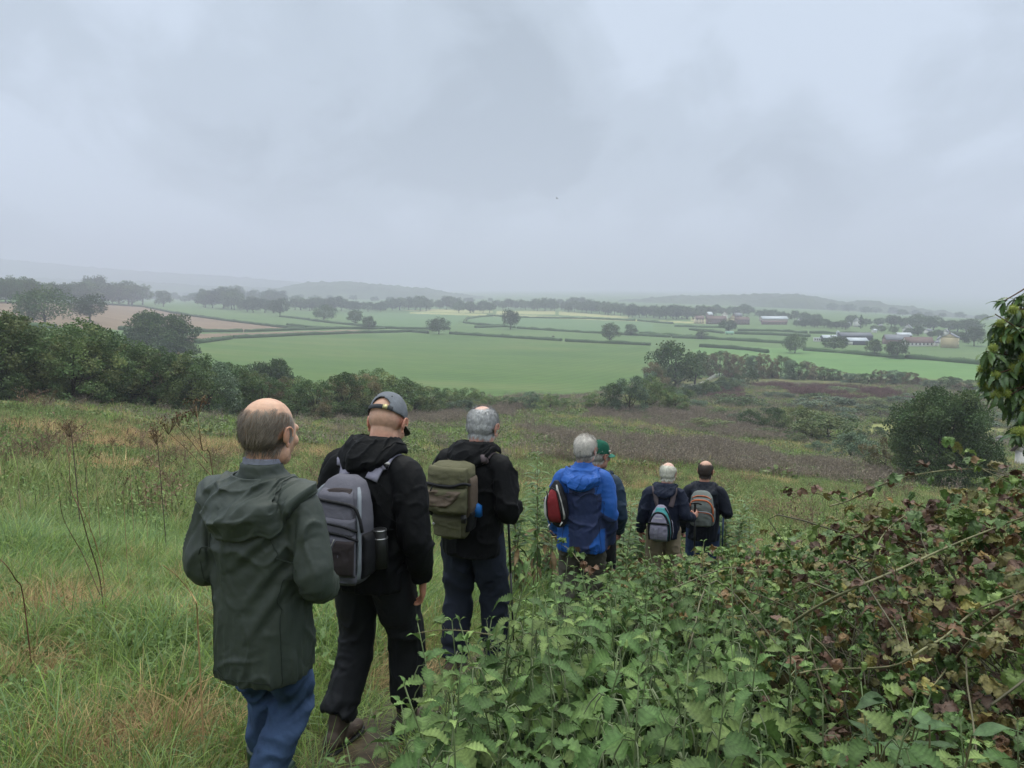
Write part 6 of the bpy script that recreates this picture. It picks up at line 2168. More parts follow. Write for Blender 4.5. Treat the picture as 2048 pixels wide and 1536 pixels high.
def folds(V, Nn, seed, amp=1.0, hem=None, sleeves=(), creases=()):
    """push a garment surface into soft folds, pulls and wrinkles"""
    P = V + seed * 7.7
    wob = np.stack([noise3(P * 4.0), noise3(P * 4.0 + 31), noise3(P * 4.0 + 57)], 1) * 0.05
    Q = P + wob
    d = 0.0055 * noise3(Q * np.array([4.5, 4.5, 2.6]))
    A1 = np.array([[5.5, 0, 2.6], [0, 5.5, 0], [-3.6, 0, 2.4]]).T
    A2 = np.array([[5.0, 0, -3.2], [0, 5.0, 0], [3.2, 0, 3.0]]).T
    m1 = smooth(-0.15, 0.35, noise3(P * 3.1 + 13))
    m2 = smooth(-0.15, 0.35, noise3(P * 3.1 + 41))
    r1, r2 = ridge(Q @ A1), ridge((Q + 3.3) @ A2)
    d += 0.0150 * m1 * (r1 ** 7 - 0.10) - 0.0065 * m1 * ridge(Q @ A1 + 0.21) ** 6
    d += 0.0130 * m2 * (r2 ** 7 - 0.10)
    r4 = ridge((Q + 5.1) @ A2 * 2.1)
    d += 0.0050 * smooth(0.0, 0.4, noise3(P * 4.2 + 77)) * (r4 ** 6 - 0.1)
    d += 0.0022 * ridge(Q * np.array([26, 26, 18.0]) + 9.1) ** 2
    if hem:                              # vertical gathers towards a hem
        z0, z1, a = hem
        th = np.arctan2(V[:, 1], V[:, 0])
        g = ridge(np.stack([th * 4.6 + seed, V[:, 2] * 1.5, th * 0 + 0.4], 1))
        d += a * (g ** 2 - 0.4) * smooth(z1, z0, V[:, 2])
    for a, b, k in sleeves:              # rings of compression along a limb
        a, b = np.asarray(a), np.asarray(b)
        ab = b - a
        t = ((V - a) @ ab) / (ab @ ab)
        dist = np.linalg.norm(V - a - np.clip(t, 0, 1)[:, None] * ab, axis=1)
        m = smooth(-0.1, 0.25, t) * smooth(1.15, 0.8, t) * smooth(0.16, 0.11, dist)
        sx = t * np.linalg.norm(ab) * 26 + 3.0 * noise3(P * 6.0) + (V[:, 0] + V[:, 1]) * 12
        d += k * m * (np.sin(sx) * 0.5 + ridge(np.stack([sx * 0.35, V[:, 0] * 6, V[:, 1] * 6], 1)) - 0.4)
    for x0, z0, x1, z1, w, a in creases:   # pulls across the back
        ax = np.array([x1 - x0, z1 - z0])
        t = np.clip(((V[:, 0] - x0) * ax[0] + (V[:, 2] - z0) * ax[1]) / (ax @ ax), 0, 1)
        ds = ((V[:, 0] - x0 - t * ax[0]) * -ax[1] + (V[:, 2] - z0 - t * ax[1]) * ax[0]) / np.linalg.norm(ax)
        dd = np.hypot(V[:, 0] - x0 - t * ax[0], V[:, 2] - z0 - t * ax[1])
        sg = np.sign(ds)
        prof = np.exp(-(dd / w) ** 2) - 0.9 * np.exp(-((dd * sg - 1.5 * w) / w) ** 2)
        d += a * prof * (Nn[:, 1] < 0.2) * np.sin(np.pi * np.clip(t, 0.06, 0.94)) ** 0.5
    Nd = Nn
    if hem:                              # both faces of the hem move together
        rad = V * np.array([1, 1, 0]); rad /= np.maximum(np.linalg.norm(rad, axis=1), 1e-6)[:, None]
        q = smooth(hem[0] + 0.075, hem[0] + 0.045, V[:, 2])[:, None]
        Nd = Nn * (1 - q) + rad * q
    return V + Nd * (d * amp)[:, None]


class Person:
    def __init__(self, label, px, py, Y, yaw, spec):
        self.s = spec
        S = spec
        hy, hp = S.get('head_yaw', 0.3), S.get('head_pitch', 0.2)
        self.neck = np.array(S.get('neck', (0, 0.0, 1.46)))
        self.HM = rotm(hy, hp, S.get('head_roll', 0))
        self.hs = S.get('head_s', 1.06)
        self.HM = self.HM * self.hs
        self.hc = self.neck + np.array((0, 0.0, 0.045)) + self.HM @ np.array((0, 0.022, 0.105))
        top = self.hc + np.array([0, 0, 0.118 * self.hs])
        if S.get('cap'):
            top[2] += 0.016
        # place so that the crown of the head lies on the sight line at depth Y
        w = at_depth(px, py, Y)
        c, s_ = math.cos(-yaw), math.sin(-yaw)
        k = 1.0
        for _ in range(6):
            off = np.array([c * top[0] - s_ * top[1], s_ * top[0] + c * top[1]]) * k
            root = w[:2] - off
            gz = tz(root[0], root[1]) + S.get('lift', 0.0)
            k = (w[2] - gz) / top[2]
        self.k, self.yaw = k, yaw
        self.root = empty('person', (root[0], root[1], gz), -yaw)
        self.root.scale = (k, k, k)
        tag(self.root, label, 'person', 'walkers going down the path')
        open('/tmp/people.txt', 'a').write('PERSON scale %.3f at %.2f %.2f %.2f : %s' % (k, root[0], root[1], gz, label[:40]) + chr(10))
        self.build()

    def part(self, name, V, F, mat, col=None, parent=None, sm=True):
        o = obj(name, mesh_np(name, V, F, np.ones((len(V), 3)) if col is None else col, sm), mat, parent or self.root)
        return o

    def build(self):
        S = self.s
        sh = S.get('shoulder', 0.185)
        nz = self.neck[2]
        lean = S.get('lean', 0.0)
        A = S['arms']            # side -> shoulder, elbow, wrist, hand dir, palm normal, curl, grip
        Lg = S['legs']           # side -> hip, knee, ankle, toe angle, toe pitch
        # --- body: one continuous skin
        mb = MB()
        mb.add(*rings([(0.80, 0.10, 0.07, 0), (0.86, 0.145, 0.09, 0), (0.95, 0.155, 0.10, 0), (1.08, 0.14, 0.095, lean * 0.3), (1.22, 0.155, 0.105, lean * 0.65), (1.33, 0.165, 0.10, lean * 0.9),
                       (nz - 0.06, 0.12, 0.07, self.neck[1] * 0.9), (nz - 0.02, 0.06, 0.055, self.neck[1])], 28))
        hb = self.hc + self.HM @ np.array((0, -0.028, -0.03))
        mb.add(*limb([self.neck + [0, -0.005, -0.07], self.neck + [0, 0, 0.0], (self.neck * 0.45 + hb * 0.55) + [0, -0.004, 0], hb], [0.068, 0.062, 0.058, 0.058], 20, 12))
        head_pieces(mb, self.HM, self.hc, S.get('head_w', 1.0))
        for s, a in A.items():
            mb.add(*limb([(0.05 * s, a[0][1], a[0][2] - 0.02), a[0], a[1], a[2]], [0.05, 0.050, 0.040, 0.027], 14, 24))
            hand_pieces(mb, a[2], a[3], a[4], s if not S.get('flip') else -s, a[5], 1.0, a[6])
        for s, g in Lg.items():
            mb.add(*limb([(0.05 * s, 0, 0.88), g[0], g[1], g[2]], [0.08, 0.082, 0.052, 0.036], 16, 24))
            f = np.array([math.sin(g[3]) * s, math.cos(g[3]), 0])
            mb.add(*limb([np.array(g[2]) + [0, 0, -0.02], np.array(g[2]) + f * 0.05 + [0, 0, -0.055], np.array(g[2]) + f * 0.15 + [0, 0, -0.065 - 0.10 * g[4]]], [0.036, 0.036, 0.026], 12, 10))
        V, Nn, F = union(mb, S.get('voxel', 0.0045), 3)
        hl = (V - self.hc) @ self.HM / self.hs ** 2
        skin = np.array(S.get('skin', (0.52, 0.30, 0.215)))
        col = np.repeat(skin[None], len(V), 0)
        inhead = (np.linalg.norm(hl / np.array([1, 1.15, 1.3]), axis=1) < 0.14)
        redd = np.exp(-((np.abs(hl[:, 0]) - 0.085) / 0.02) ** 2 - ((hl[:, 2]) / 0.05) ** 2) * inhead
        nape = smooth(-0.05, -0.12, hl[:, 2]) * (hl[:, 1] < 0.03) * (V[:, 2] > nz - 0.1)
        col = col * (1 - 0.22 * (redd + 0.8 * nape)[:, None] * np.array([0.15, 1.0, 0.9]))
        far_ = np.zeros(len(V), bool)
        for s, a in A.items():
            far_ |= np.linalg.norm(V - np.array(a[2]), axis=1) < 0.25
        col[far_] *= np.array([0.85, 0.70, 0.66])
        hm_ = self.hair_mask(hl) * inhead
        hc_ = np.array(S['hair_col'])
        stub = S.get('stubble', 0.6) * hm_
        col = col * (1 - stub[:, None]) + hc_ * 0.8 * stub[:, None]
        self.bodyV = V
        body = self.part('body', V, F, M_skin, col)
        # eyes
        for s in (-1, 1):
            v, f = ell((s * 0.031, 0.074, 0.003), (0.011, 0.011, 0.011), 12, 8)
            self.part('eye', v @ self.HM.T + self.hc, f, M_eye)
        # --- hair: fine strands over the hair area
        self.hair(V, Nn, hl, hm_, inhead)
        # --- jacket
        mb = MB()
        J = S['jacket']
        prof = J['rings']
        inner = [(z + 0.012, a - 0.022, b - 0.022, c) for z, a, b, c in prof[:2]]
        mb.add(*rings(list(reversed([(z, max(a - 0.02, 0.05), max(b - 0.02, 0.05), c) for z, a, b, c in prof[:3]])) + prof, 44, 2.5))
        for s, a in A.items():
            q = J['sleeve']
            w = np.array(a[2]); e = np.array(a[1])
            cuff = w + (w - e) / np.linalg.norm(w - e) * J.get('cuff', 0.0)
            mid = np.array(a[0]) * 0.5 + e * 0.5 + np.array([0.012 * s, 0, 0])
            mb.add(*limb([(0.07 * s, a[0][1], a[0][2] + 0.006), a[0], mid, e, e * 0.5 + w * 0.5, cuff], [q[0] * 0.85, q[0], q[1], q[2], q[2] * 0.95, q[3]], 22, 40))
        if J.get('collar', True):
            n_ = self.neck
            mb.add(*limb([n_ + [0, -0.012, -0.07], n_ + [0, -0.006, -0.02], n_ + [0, 0.0, J.get('collar_h', 0.035)]], [0.10, 0.084, 0.078], 28, 10))
        V, Nn, F = union(mb, J.get('voxel', 0.0085), 5)
        slv = []
        for s, a in A.items():
            slv.append((np.array(a[0]) * 0.4 + np.array(a[1]) * 0.6, np.array(a[1]) * 0.6 + np.array(a[2]) * 0.4, J.get('bunch', 0.006)))
            slv.append((np.array(a[1]), np.array(a[2]), J.get('bunch', 0.006)))
        V = folds(V, Nn, J.get('seed', 1), J.get('amp', 1.0), (prof[0][0], prof[0][0] + 0.30, J.get('hem', 0.008)), slv, J.get('creases', ()))
        self.jV = V
        self.jbvh = BVHTree.FromPolygons([tuple(v) for v in V], [tuple(f) for f in F])
        jc = J['colour'](V) if 'colour' in J else None
        self.jacket = self.part('jacket', V, F, J['mat'], jc)
        if J.get('hood'):
            self.hood(J['hood'], J)
        # --- trousers
        T_ = S['trousers']
        mb = MB()
        mb.add(*rings([(0.80, 0.09, 0.09, -0.005), (0.84, 0.152, 0.108, 0.0), (0.92, 0.158, 0.112, 0.0), (1.04, 0.150, 0.10, 0)], 30))
        for s, g in Lg.items():
            h, k_, a = map(np.array, g[:3])
            r = T_['r']
            mb.add(*limb([h + [0, 0, 0.03], h * 0.5 + k_ * 0.5, k_, k_ * 0.45 + a * 0.55, a + [0, 0, T_.get('len', 0.03)]], r, 24, 40))
        V, Nn, F = union(mb, T_.get('voxel', 0.009), 4)
        sl = []
        for s, g in Lg.items():
            h, k_, a = map(np.array, g[:3])
            sl += [(h * 0.45 + k_ * 0.55, k_ * 0.5 + a * 0.5, T_.get('bunch', 0.006)), (k_ * 0.4 + a * 0.6, a + [0, 0, -0.05], T_.get('ankle', 0.008))]
        V = folds(V, Nn, T_.get('seed', 4), T_.get('amp', 0.8), None, sl)
        self.part('trousers', V, F, T_['mat'])
        # --- boots
        B = S['boots']
        for s, g in Lg.items():
            a = np.array(g[2])
            f = np.array([math.sin(g[3]) * s, math.cos(g[3]), 0])
            sd = np.array([f[1], -f[0], 0])
            up = np.array([0, 0, 1.0])
            if g[4]:
                f2 = f * math.cos(g[4]) - up * math.sin(g[4]); up = up * math.cos(g[4]) + f * math.sin(g[4]); f = f2
            mb = MB()
            ph = np.linspace(0, 2 * np.pi, 20, endpoint=False)
            R_ = []
            base = a - up * 0.085
            for y, wd, h in [(-0.085, 0.026, 0.055), (-0.07, 0.038, 0.075), (-0.02, 0.042, 0.095), (0.05, 0.044, 0.085), (0.11, 0.050, 0.062), (0.16, 0.048, 0.052), (0.20, 0.034, 0.042), (0.215, 0.016, 0.03)]:
                R_.append(base + f * y + sd * (np.cos(ph) * wd)[:, None] + up * (0.012 + (np.sin(ph) * 0.5 + 0.5) * h)[:, None])
            mb.add(*loft_vf(np.array(R_)))
            top = B['top']
            sh_ = (np.array(g[1]) - a); sh_ /= np.linalg.norm(sh_)
            mb.add(*limb([base + up * 0.05 - f * 0.01, a + sh_ * 0.02, a + sh_ * top * 0.5, a + sh_ * top], [0.044, 0.050, B['r'], B['r'] * 1.06], 20, 14))
            V, Nn, F = union(mb, 0.006, 3)
            V = V + Nn * (0.002 * noise3(V * 30))[:, None]
            bo = self.part('boot', V, F, B['mat'])
            sb_ = MB()
            R_ = []
            for y, wd in [(-0.092, 0.024), (-0.075, 0.040), (-0.02, 0.044), (0.04, 0.044), (0.11, 0.053), (0.165, 0.051), (0.205, 0.036), (0.222, 0.015)]:
                R_.append(base + f * y + sd * (np.cos(ph) * wd)[:, None] + up * (0.006 + np.sign(np.sin(ph)) * np.abs(np.sin(ph)) ** 0.4 * 0.013)[:, None])
            v, ff = loft_vf(np.array(R_))
            self.part('sole', v, ff, M_black_rub, None, bo)
            if B.get('sock'):
                v, ff = limb([a + sh_ * (top - 0.03), a + sh_ * (top + 0.05), a + sh_ * (top + 0.13)], [0.042, 0.046, 0.05], 20, 10)
                self.part('sock', v, ff, B['sock'])
        if S.get('cap'):
            self.cap(S['cap'])
        if S.get('glasses'):
            self.glasses()
        if 'shirt' in S:
            n_ = self.neck
            v, f = limb([n_ + [0, -0.004, -0.03], n_ + [0, 0.0, 0.03], n_ + [0, 0.004, 0.062]], [0.078, 0.0735, 0.071], 30, 12)
            self.part('shirt_collar', v + 0.002 * noise3(v * 40)[:, None], f, S['shirt'])

    def hair_mask(self, h):
        kind = self.s['hair']
        x, y, z = h[:, 0], h[:, 1], h[:, 2]
        n = 0.012 * noise3(h * 26.0)
        hairline = y < 0.052 - 0.35 * np.maximum(-z - 0.01, 0) + n      # keep off the face
        low = z > -0.062 + 0.30 * np.maximum(y + 0.02, 0) * 2.0 + n     # nape and sideburn line
        ear = np.hypot(y + 0.002, (z + 0.01) * 0.8) > 0.030
        m = hairline & low & (ear | (np.abs(x) < 0.07)) & (np.abs(x) < 0.086)
        m = m.astype(float)
        if kind == 'fringe':        # bald on top, hair round back and sides
            q = np.hypot(x / 0.066, (y - 0.0) / 0.100)
            lo, hi = self.s.get('bald', (0.035, 0.06))
            top = smooth(lo, hi, z - 0.012 + n) * smooth(1.25, 0.70, q + n * 6)
            m *= (1 - top) ** 1.5
        elif kind == 'crown':       # thin patch at the crown
            q = np.hypot(x / 0.045, (y + 0.05) / 0.055)
            m *= 1 - self.s.get('crown', 0.9) * smooth(0.05, 0.08, z) * smooth(1.1, 0.6, q + n * 6)
        elif kind == 'shaved':
            m *= 0.35
        return m

    def hair(self, V, Nn, hl, hm_, inhead):
        S = self.s
        if S['hair'] == 'shaved':
            return
        r = np.random.default_rng(S.get('seed', 1) + 900)
        k = np.where(hm_ > 0.3)[0]
        if not len(k):
            return
        n = S.get('hair_n', 5200)
        p_ = hm_[k] / hm_[k].sum()
        idx = r.choice(k, n, p=p_)
        P = hl[idx]
        Nh = Nn[idx] @ self.HM / self.hs
        # combed down and back from the crown
        t = np.array([0, -0.35, -1.0]) + np.stack([np.sign(P[:, 0]) * 0.15, -0.3 * (np.abs(P[:, 0]) > 0.05), np.zeros(n)], 1)
        t = t + r.normal(size=(n, 3)) * S.get('hair_mess', 0.22)
        t = t - Nh * (t * Nh).sum(1)[:, None]
        t /= np.maximum(np.linalg.norm(t, axis=1), 1e-6)[:, None]
        ln = S.get('hair_len', 0.026) * r.uniform(0.6, 1.3, n)
        lift = S.get('hair_lift', 0.18)
        P = P + r.normal(size=(n, 3)) * 0.0015
        a = P + Nh * 0.0005
        b = P + t * (ln * 0.5)[:, None] + Nh * (ln * lift * 0.8 + 0.0015)[:, None]
        c = P + t * ln[:, None] + Nh * (ln * lift * 0.9 + 0.0008)[:, None]
        w = np.cross(t, Nh) * (S.get('hair_w', 0.0011) * r.uniform(0.6, 1.3, n))[:, None]
        Vv = np.stack([a - w, a + w, b + w, b - w, c + w * 0.3, c - w * 0.3], 1).reshape(-1, 3)
        i = np.arange(n) * 6
        F = np.concatenate([np.stack([i, i + 1, i + 2, i + 3], 1), np.stack([i + 3, i + 2, i + 4, i + 5], 1)])
        hc_ = np.array(S['hair_col'])
        h2 = np.array(S.get('hair_col2', S['hair_col']))
        side_ = smooth(0.0, 0.05, P[:, 1] + r.normal(size=n) * 0.015)[:, None]
        low = smooth(0.0, -0.06, P[:, 2] + r.normal(size=n) * 0.012)[:, None] * (1 - side_)
        h3 = np.array(S.get('hair_low', S['hair_col']))
        cc = (hc_ * (1 - side_) + h2 * side_) * (1 - low) + h3 * low
        cc = cc * r.uniform(0.7, 1.3, n)[:, None]
        o = self.part('hair', Vv @ self.HM.T + self.hc, F, M_hair, np.repeat(cc, 6, 0), None, False)

    def surf(self, p, off=0.006):
        """nearest point on the jacket, pushed outwards"""
        loc, nn, i, d = self.jbvh.find_nearest(Vector(p))
        nn = np.array(nn)
        return np.array(loc) + nn * off, nn

    def seam(self, pts, mat, rad=0.0016, off=0.0012):
        """stitched seam lying on the jacket"""
        C = np.array([self.surf(c, off)[0] for c in curve_pts(pts, 34)])
        v, f = tube_vf(C, rad, 5)
        self.part('seam', v, f, mat, None, self.jacket)

    def hood(self, H, J):
        """hood lying down the back: a slack thick bag hung from the collar"""
        ns, nt_ = 64, 40
        s = np.linspace(-1, 1, ns)
        t = np.linspace(0, 1, nt_)
        n_ = self.neck
        skew = H.get('skew', 0.0)
        w, dr = H['w'], H['drop']
        G = np.zeros((nt_, ns, 3))
        GN = np.zeros((nt_, ns, 3))
        for i, ss in enumerate(s):
            a = ss * 2.25
            top = n_ + np.array([math.sin(a) * 0.088, -math.cos(a) * 0.078 - 0.006, H.get('rim', 0.02) - 0.03 * (abs(ss) ** 2)])
            bx = w * math.sin(ss * 1.35) / math.sin(1.35)
            bz = n_[2] - dr * (math.cos(ss * 1.5) ** 0.8) - 0.015
            by = -0.13 + 0.20 * abs(ss) ** 2.2
            bot, _ = self.surf((bx + skew * (1 - abs(ss)), by, bz), 0.004)
            for j, tt in enumerate(t):
                q = top * (1 - tt) + bot * tt
                sp, nn = self.surf(q, 0.0)
                out = nn * 0.5 + np.array([ss * 0.45, -0.75 * (1 - abs(ss) ** 3), 0.28])
                out /= np.linalg.norm(out)
                body = math.sin(np.pi * min(1, tt * 0.96 + 0.04)) ** 0.6
                bulge = H['bulge'] * body * (1 - 0.55 * abs(ss) ** 2) * (0.55 + 0.65 * tt)
                d = (sp - q) @ out
                G[j, i] = q + out * (max(d, 0) + 0.012 + bulge)
                GN[j, i] = out
        P = G.reshape(-1, 3)
        Nn = GN.reshape(-1, 3)
        S_, T_ = np.meshgrid(s, t)
        S_, T_ = S_.ravel(), T_.ravel()
        sd = H.get('seed', 2)
        # slack swags hanging between the shoulders
        sag = T_ - 0.30 * (1 - S_ ** 2) * (0.6 + 0.4 * T_)
        ph_ = sag * H.get('swags', 7) + 1.6 * noise3(np.stack([S_ * 1.1 + sd, T_ * 1.3, T_ * 0], 1)) + S_ * H.get('slant', 1.2)
        f = 1 - 2 * np.abs(np.sin(ph_)) ** 0.75
        r1 = ridge(np.stack([S_ * 2.0 + sd, T_ * 1.6 + S_ * 1.2, T_ * 0 + 3], 1))
        d = H['fold'] * (0.55 * f + 0.9 * (r1 ** 4 - 0.2) + 0.6 * noise3(np.stack([S_ * 1.8 + sd, T_ * 2.2, S_ * 0 + 8], 1)))
        env = smooth(0, 0.10, T_) * smooth(1.0, 0.90, T_) * smooth(1.0, 0.8, np.abs(S_))
        P = P + Nn * (d * env)[:, None]
        # folded-over rim at the lower edge
        inner = G.reshape(-1, 3) - Nn * (0.010 + H['bulge'] * 0.35 * smooth(0, 0.3, T_) * smooth(1, 0.7, T_))[:, None]
        V = np.concatenate([P, inner])
        i0 = (np.arange(nt_ - 1)[:, None] * ns + np.arange(ns - 1)[None, :]).ravel()
        Fo = np.stack([i0, i0 + ns, i0 + ns + 1, i0 + 1], 1)
        m = ns * nt_
        Fi = np.stack([i0, i0 + 1, i0 + ns + 1, i0 + ns], 1) + m
        bd = np.concatenate([np.arange(ns), np.arange(1, nt_) * ns + ns - 1, np.arange(ns - 2, -1, -1) + (nt_ - 1) * ns, np.arange(nt_ - 2, -1, -1) * ns])
        b2 = np.roll(bd, -1)
        Fb = np.stack([bd, b2, b2 + m, bd + m], 1)
        col = np.repeat(np.array(H['colour'])[None], len(V), 0) if 'colour' in H else None
        o = self.part('hood', V, [Fo, Fi, Fb], J['mat'], col)
        ss_ = o.modifiers.new('sub', 'SUBSURF'); ss_.levels = 1; ss_.render_levels = 1

    def cap(self, K):
        """baseball cap: crown of six panels, brim, and a gap with strap at the back"""
        n, m = 72, 20
        az = np.linspace(0, 2 * np.pi, n, endpoint=False)      # 0 = front
        el = np.linspace(0, np.pi / 2, m)
        up = 0.115
        ctr = np.array([0, -0.012, 0.022])
        V = []
        for e_ in el:
            for a in az:
                r = np.array([math.sin(a) * 0.0865, math.cos(a) * 0.106, 0])
                z = math.sin(e_) * up
                c = math.cos(e_) ** 0.72
                seam = 1 - 0.012 * math.exp(-(((a * 3 / np.pi) % 1 - 0.5) * 2 * 0.0 + ((a * 3 / np.pi) % 1 - 0.0)) ** 2 * 300)
                V.append(ctr + r * c * seam + [0, 0, z])
        V = np.array(V)
        V = V + 0.0022 * noise3(V * 28)[:, None] * np.array([1, 1, 0.6])
        F = []
        for j in range(m - 1):
            for i in range(n):
                a = az[i]
                back = abs(((a - np.pi + np.pi) % (2 * np.pi)) - np.pi)
                if K.get('gap', True) and (back / 0.62) ** 2 + (el[j] / 0.52) ** 2 < 1:
                    continue
                F.append([j * n + i, j * n + (i + 1) % n, (j + 1) * n + (i + 1) % n, (j + 1) * n + i])
        cap = self.part('cap', V @ self.HM.T + self.hc, np.array(F), K['mat'])
        so = cap.modifiers.new('thick', 'SOLIDIFY'); so.thickness = 0.0035; so.offset = 1
        # brim
        na, nb = 28, 10
        B = []
        for j in range(nb):
            q = j / (nb - 1)
            for i in range(na):
                a = -1.15 + 2.3 * i / (na - 1)
                inn = ctr + np.array([math.sin(a) * 0.0875, math.cos(a) * 0.107, 0.004])
                ln = 0.075 * math.cos(a * 1.22) ** 0.6 if abs(a * 1.22) < 1.57 else 0
                p = inn + np.array([math.sin(a) * 0.25, 1, -0.30]) * ln * q + np.array([0, 0, -0.018 * (abs(a) / 1.15) ** 2 * 1.6 + 0.004])
                B.append(p)
        B = np.array(B)
        i0 = (np.arange(nb - 1)[:, None] * na + np.arange(na - 1)[None, :]).ravel()
        br = self.part('brim', B @ self.HM.T + self.hc, np.stack([i0, i0 + 1, i0 + na + 1, i0 + na], 1), K['brim'], None, cap)
        so = br.modifiers.new('thick', 'SOLIDIFY'); so.thickness = 0.004
        # button
        v, f = ell(ctr + [0, 0, up + 0.002], (0.008, 0.008, 0.004), 12, 8)
        self.part('button', v @ self.HM.T + self.hc, f, K['mat'], None, cap)
        if K.get('gap', True):
            aa = np.linspace(np.pi - 0.72, np.pi + 0.72, 24)
            R_ = np.array([[ctr + np.array([math.sin(a) * (0.0885 + o_), math.cos(a) * (0.108 + o_), z_]) for o_, z_ in ((0, -0.003), (0.0035, -0.003), (0.0035, 0.017), (0, 0.017))] for a in aa])
            v, f = loft_vf(R_)
            self.part('strap', v @ self.HM.T + self.hc, f, K['brim'], None, cap)
            b = MB()
            p = ctr + np.array([math.sin(np.pi - 0.34) * 0.0935, math.cos(np.pi - 0.34) * 0.113, 0.007])
            b.box((-0.011, -0.002, -0.010), (0.011, 0.002, 0.010), (1, 1, 1), Matrix.Translation(p) @ Matrix.Rotation(0.30, 4, 'Z'))
            me_v = np.concatenate(b.V)
            self.part('buckle', me_v @ self.HM.T + self.hc, np.concatenate(b.F[4]), M_brass, None, cap, False)
            # eyelets
            for a in (np.pi - 0.55, np.pi + 0.55):
                p = ctr + np.array([math.sin(a) * 0.072, math.cos(a) * 0.089, 0.072])
                v, f = ell(p, (0.003, 0.003, 0.003), 10, 6)
                self.part('eyelet', v @ self.HM.T + self.hc, f, M_black_rub, None, cap)
        if K.get('marks'):
            # small white embroidery on the right side of the crown
            b = MB()
            for k in range(4):
                a = 0.62 + 0.17 * k
                p = ctr + np.array([math.sin(a) * 0.0905, math.cos(a) * 0.110, 0.018])
                h_ = 0.016 + 0.004 * (k % 2)
                MM = Matrix.Translation(p) @ Matrix.Rotation(-a, 4, 'Z')
                b.box((-0.0045, -0.0015, 0), (-0.0020, 0.003, h_), (1, 1, 1), MM)
                b.box((-0.0020, -0.0015, h_ * 0.40), (0.0025, 0.003, h_ * 0.58), (1, 1, 1), MM)
                b.box((0.0025, -0.0015, 0), (0.0048, 0.003, h_), (1, 1, 1), MM)
            self.part('embroidery', np.concatenate(b.V) @ self.HM.T + self.hc, np.concatenate(b.F[4]), M_wall_white, None, cap, False)

    def glasses(self):
        mb = MB()
        for s in (-1, 1):
            mb.tube([(s * 0.090, -0.012, 0.006), (s * 0.086, 0.02, 0.012), (s * 0.074, 0.098, 0.010)], 0.0016, 6)
            ring = [(s * 0.036 + 0.026 * math.cos(a), 0.106 - 0.25 * abs(0.02 * math.cos(a)), 0.002 + 0.020 * math.sin(a)) for a in np.linspace(0, 6.28, 24)]
            mb.tube(ring, 0.0016, 6)
        mb.tube([(-0.011, 0.106, 0.006), (0, 0.109, 0.009), (0.011, 0.106, 0.006)], 0.0015, 6)
        V = np.concatenate(mb.V)
        self.part('glasses', V @ self.HM.T + self.hc, [np.concatenate(v) for v in mb.F.values()], M_black_rub)


M_brass = plain_mat('brass', (0.45, 0.40, 0.20), 0.35, 0.5, 20, 0.1, 0, metal=0.6)


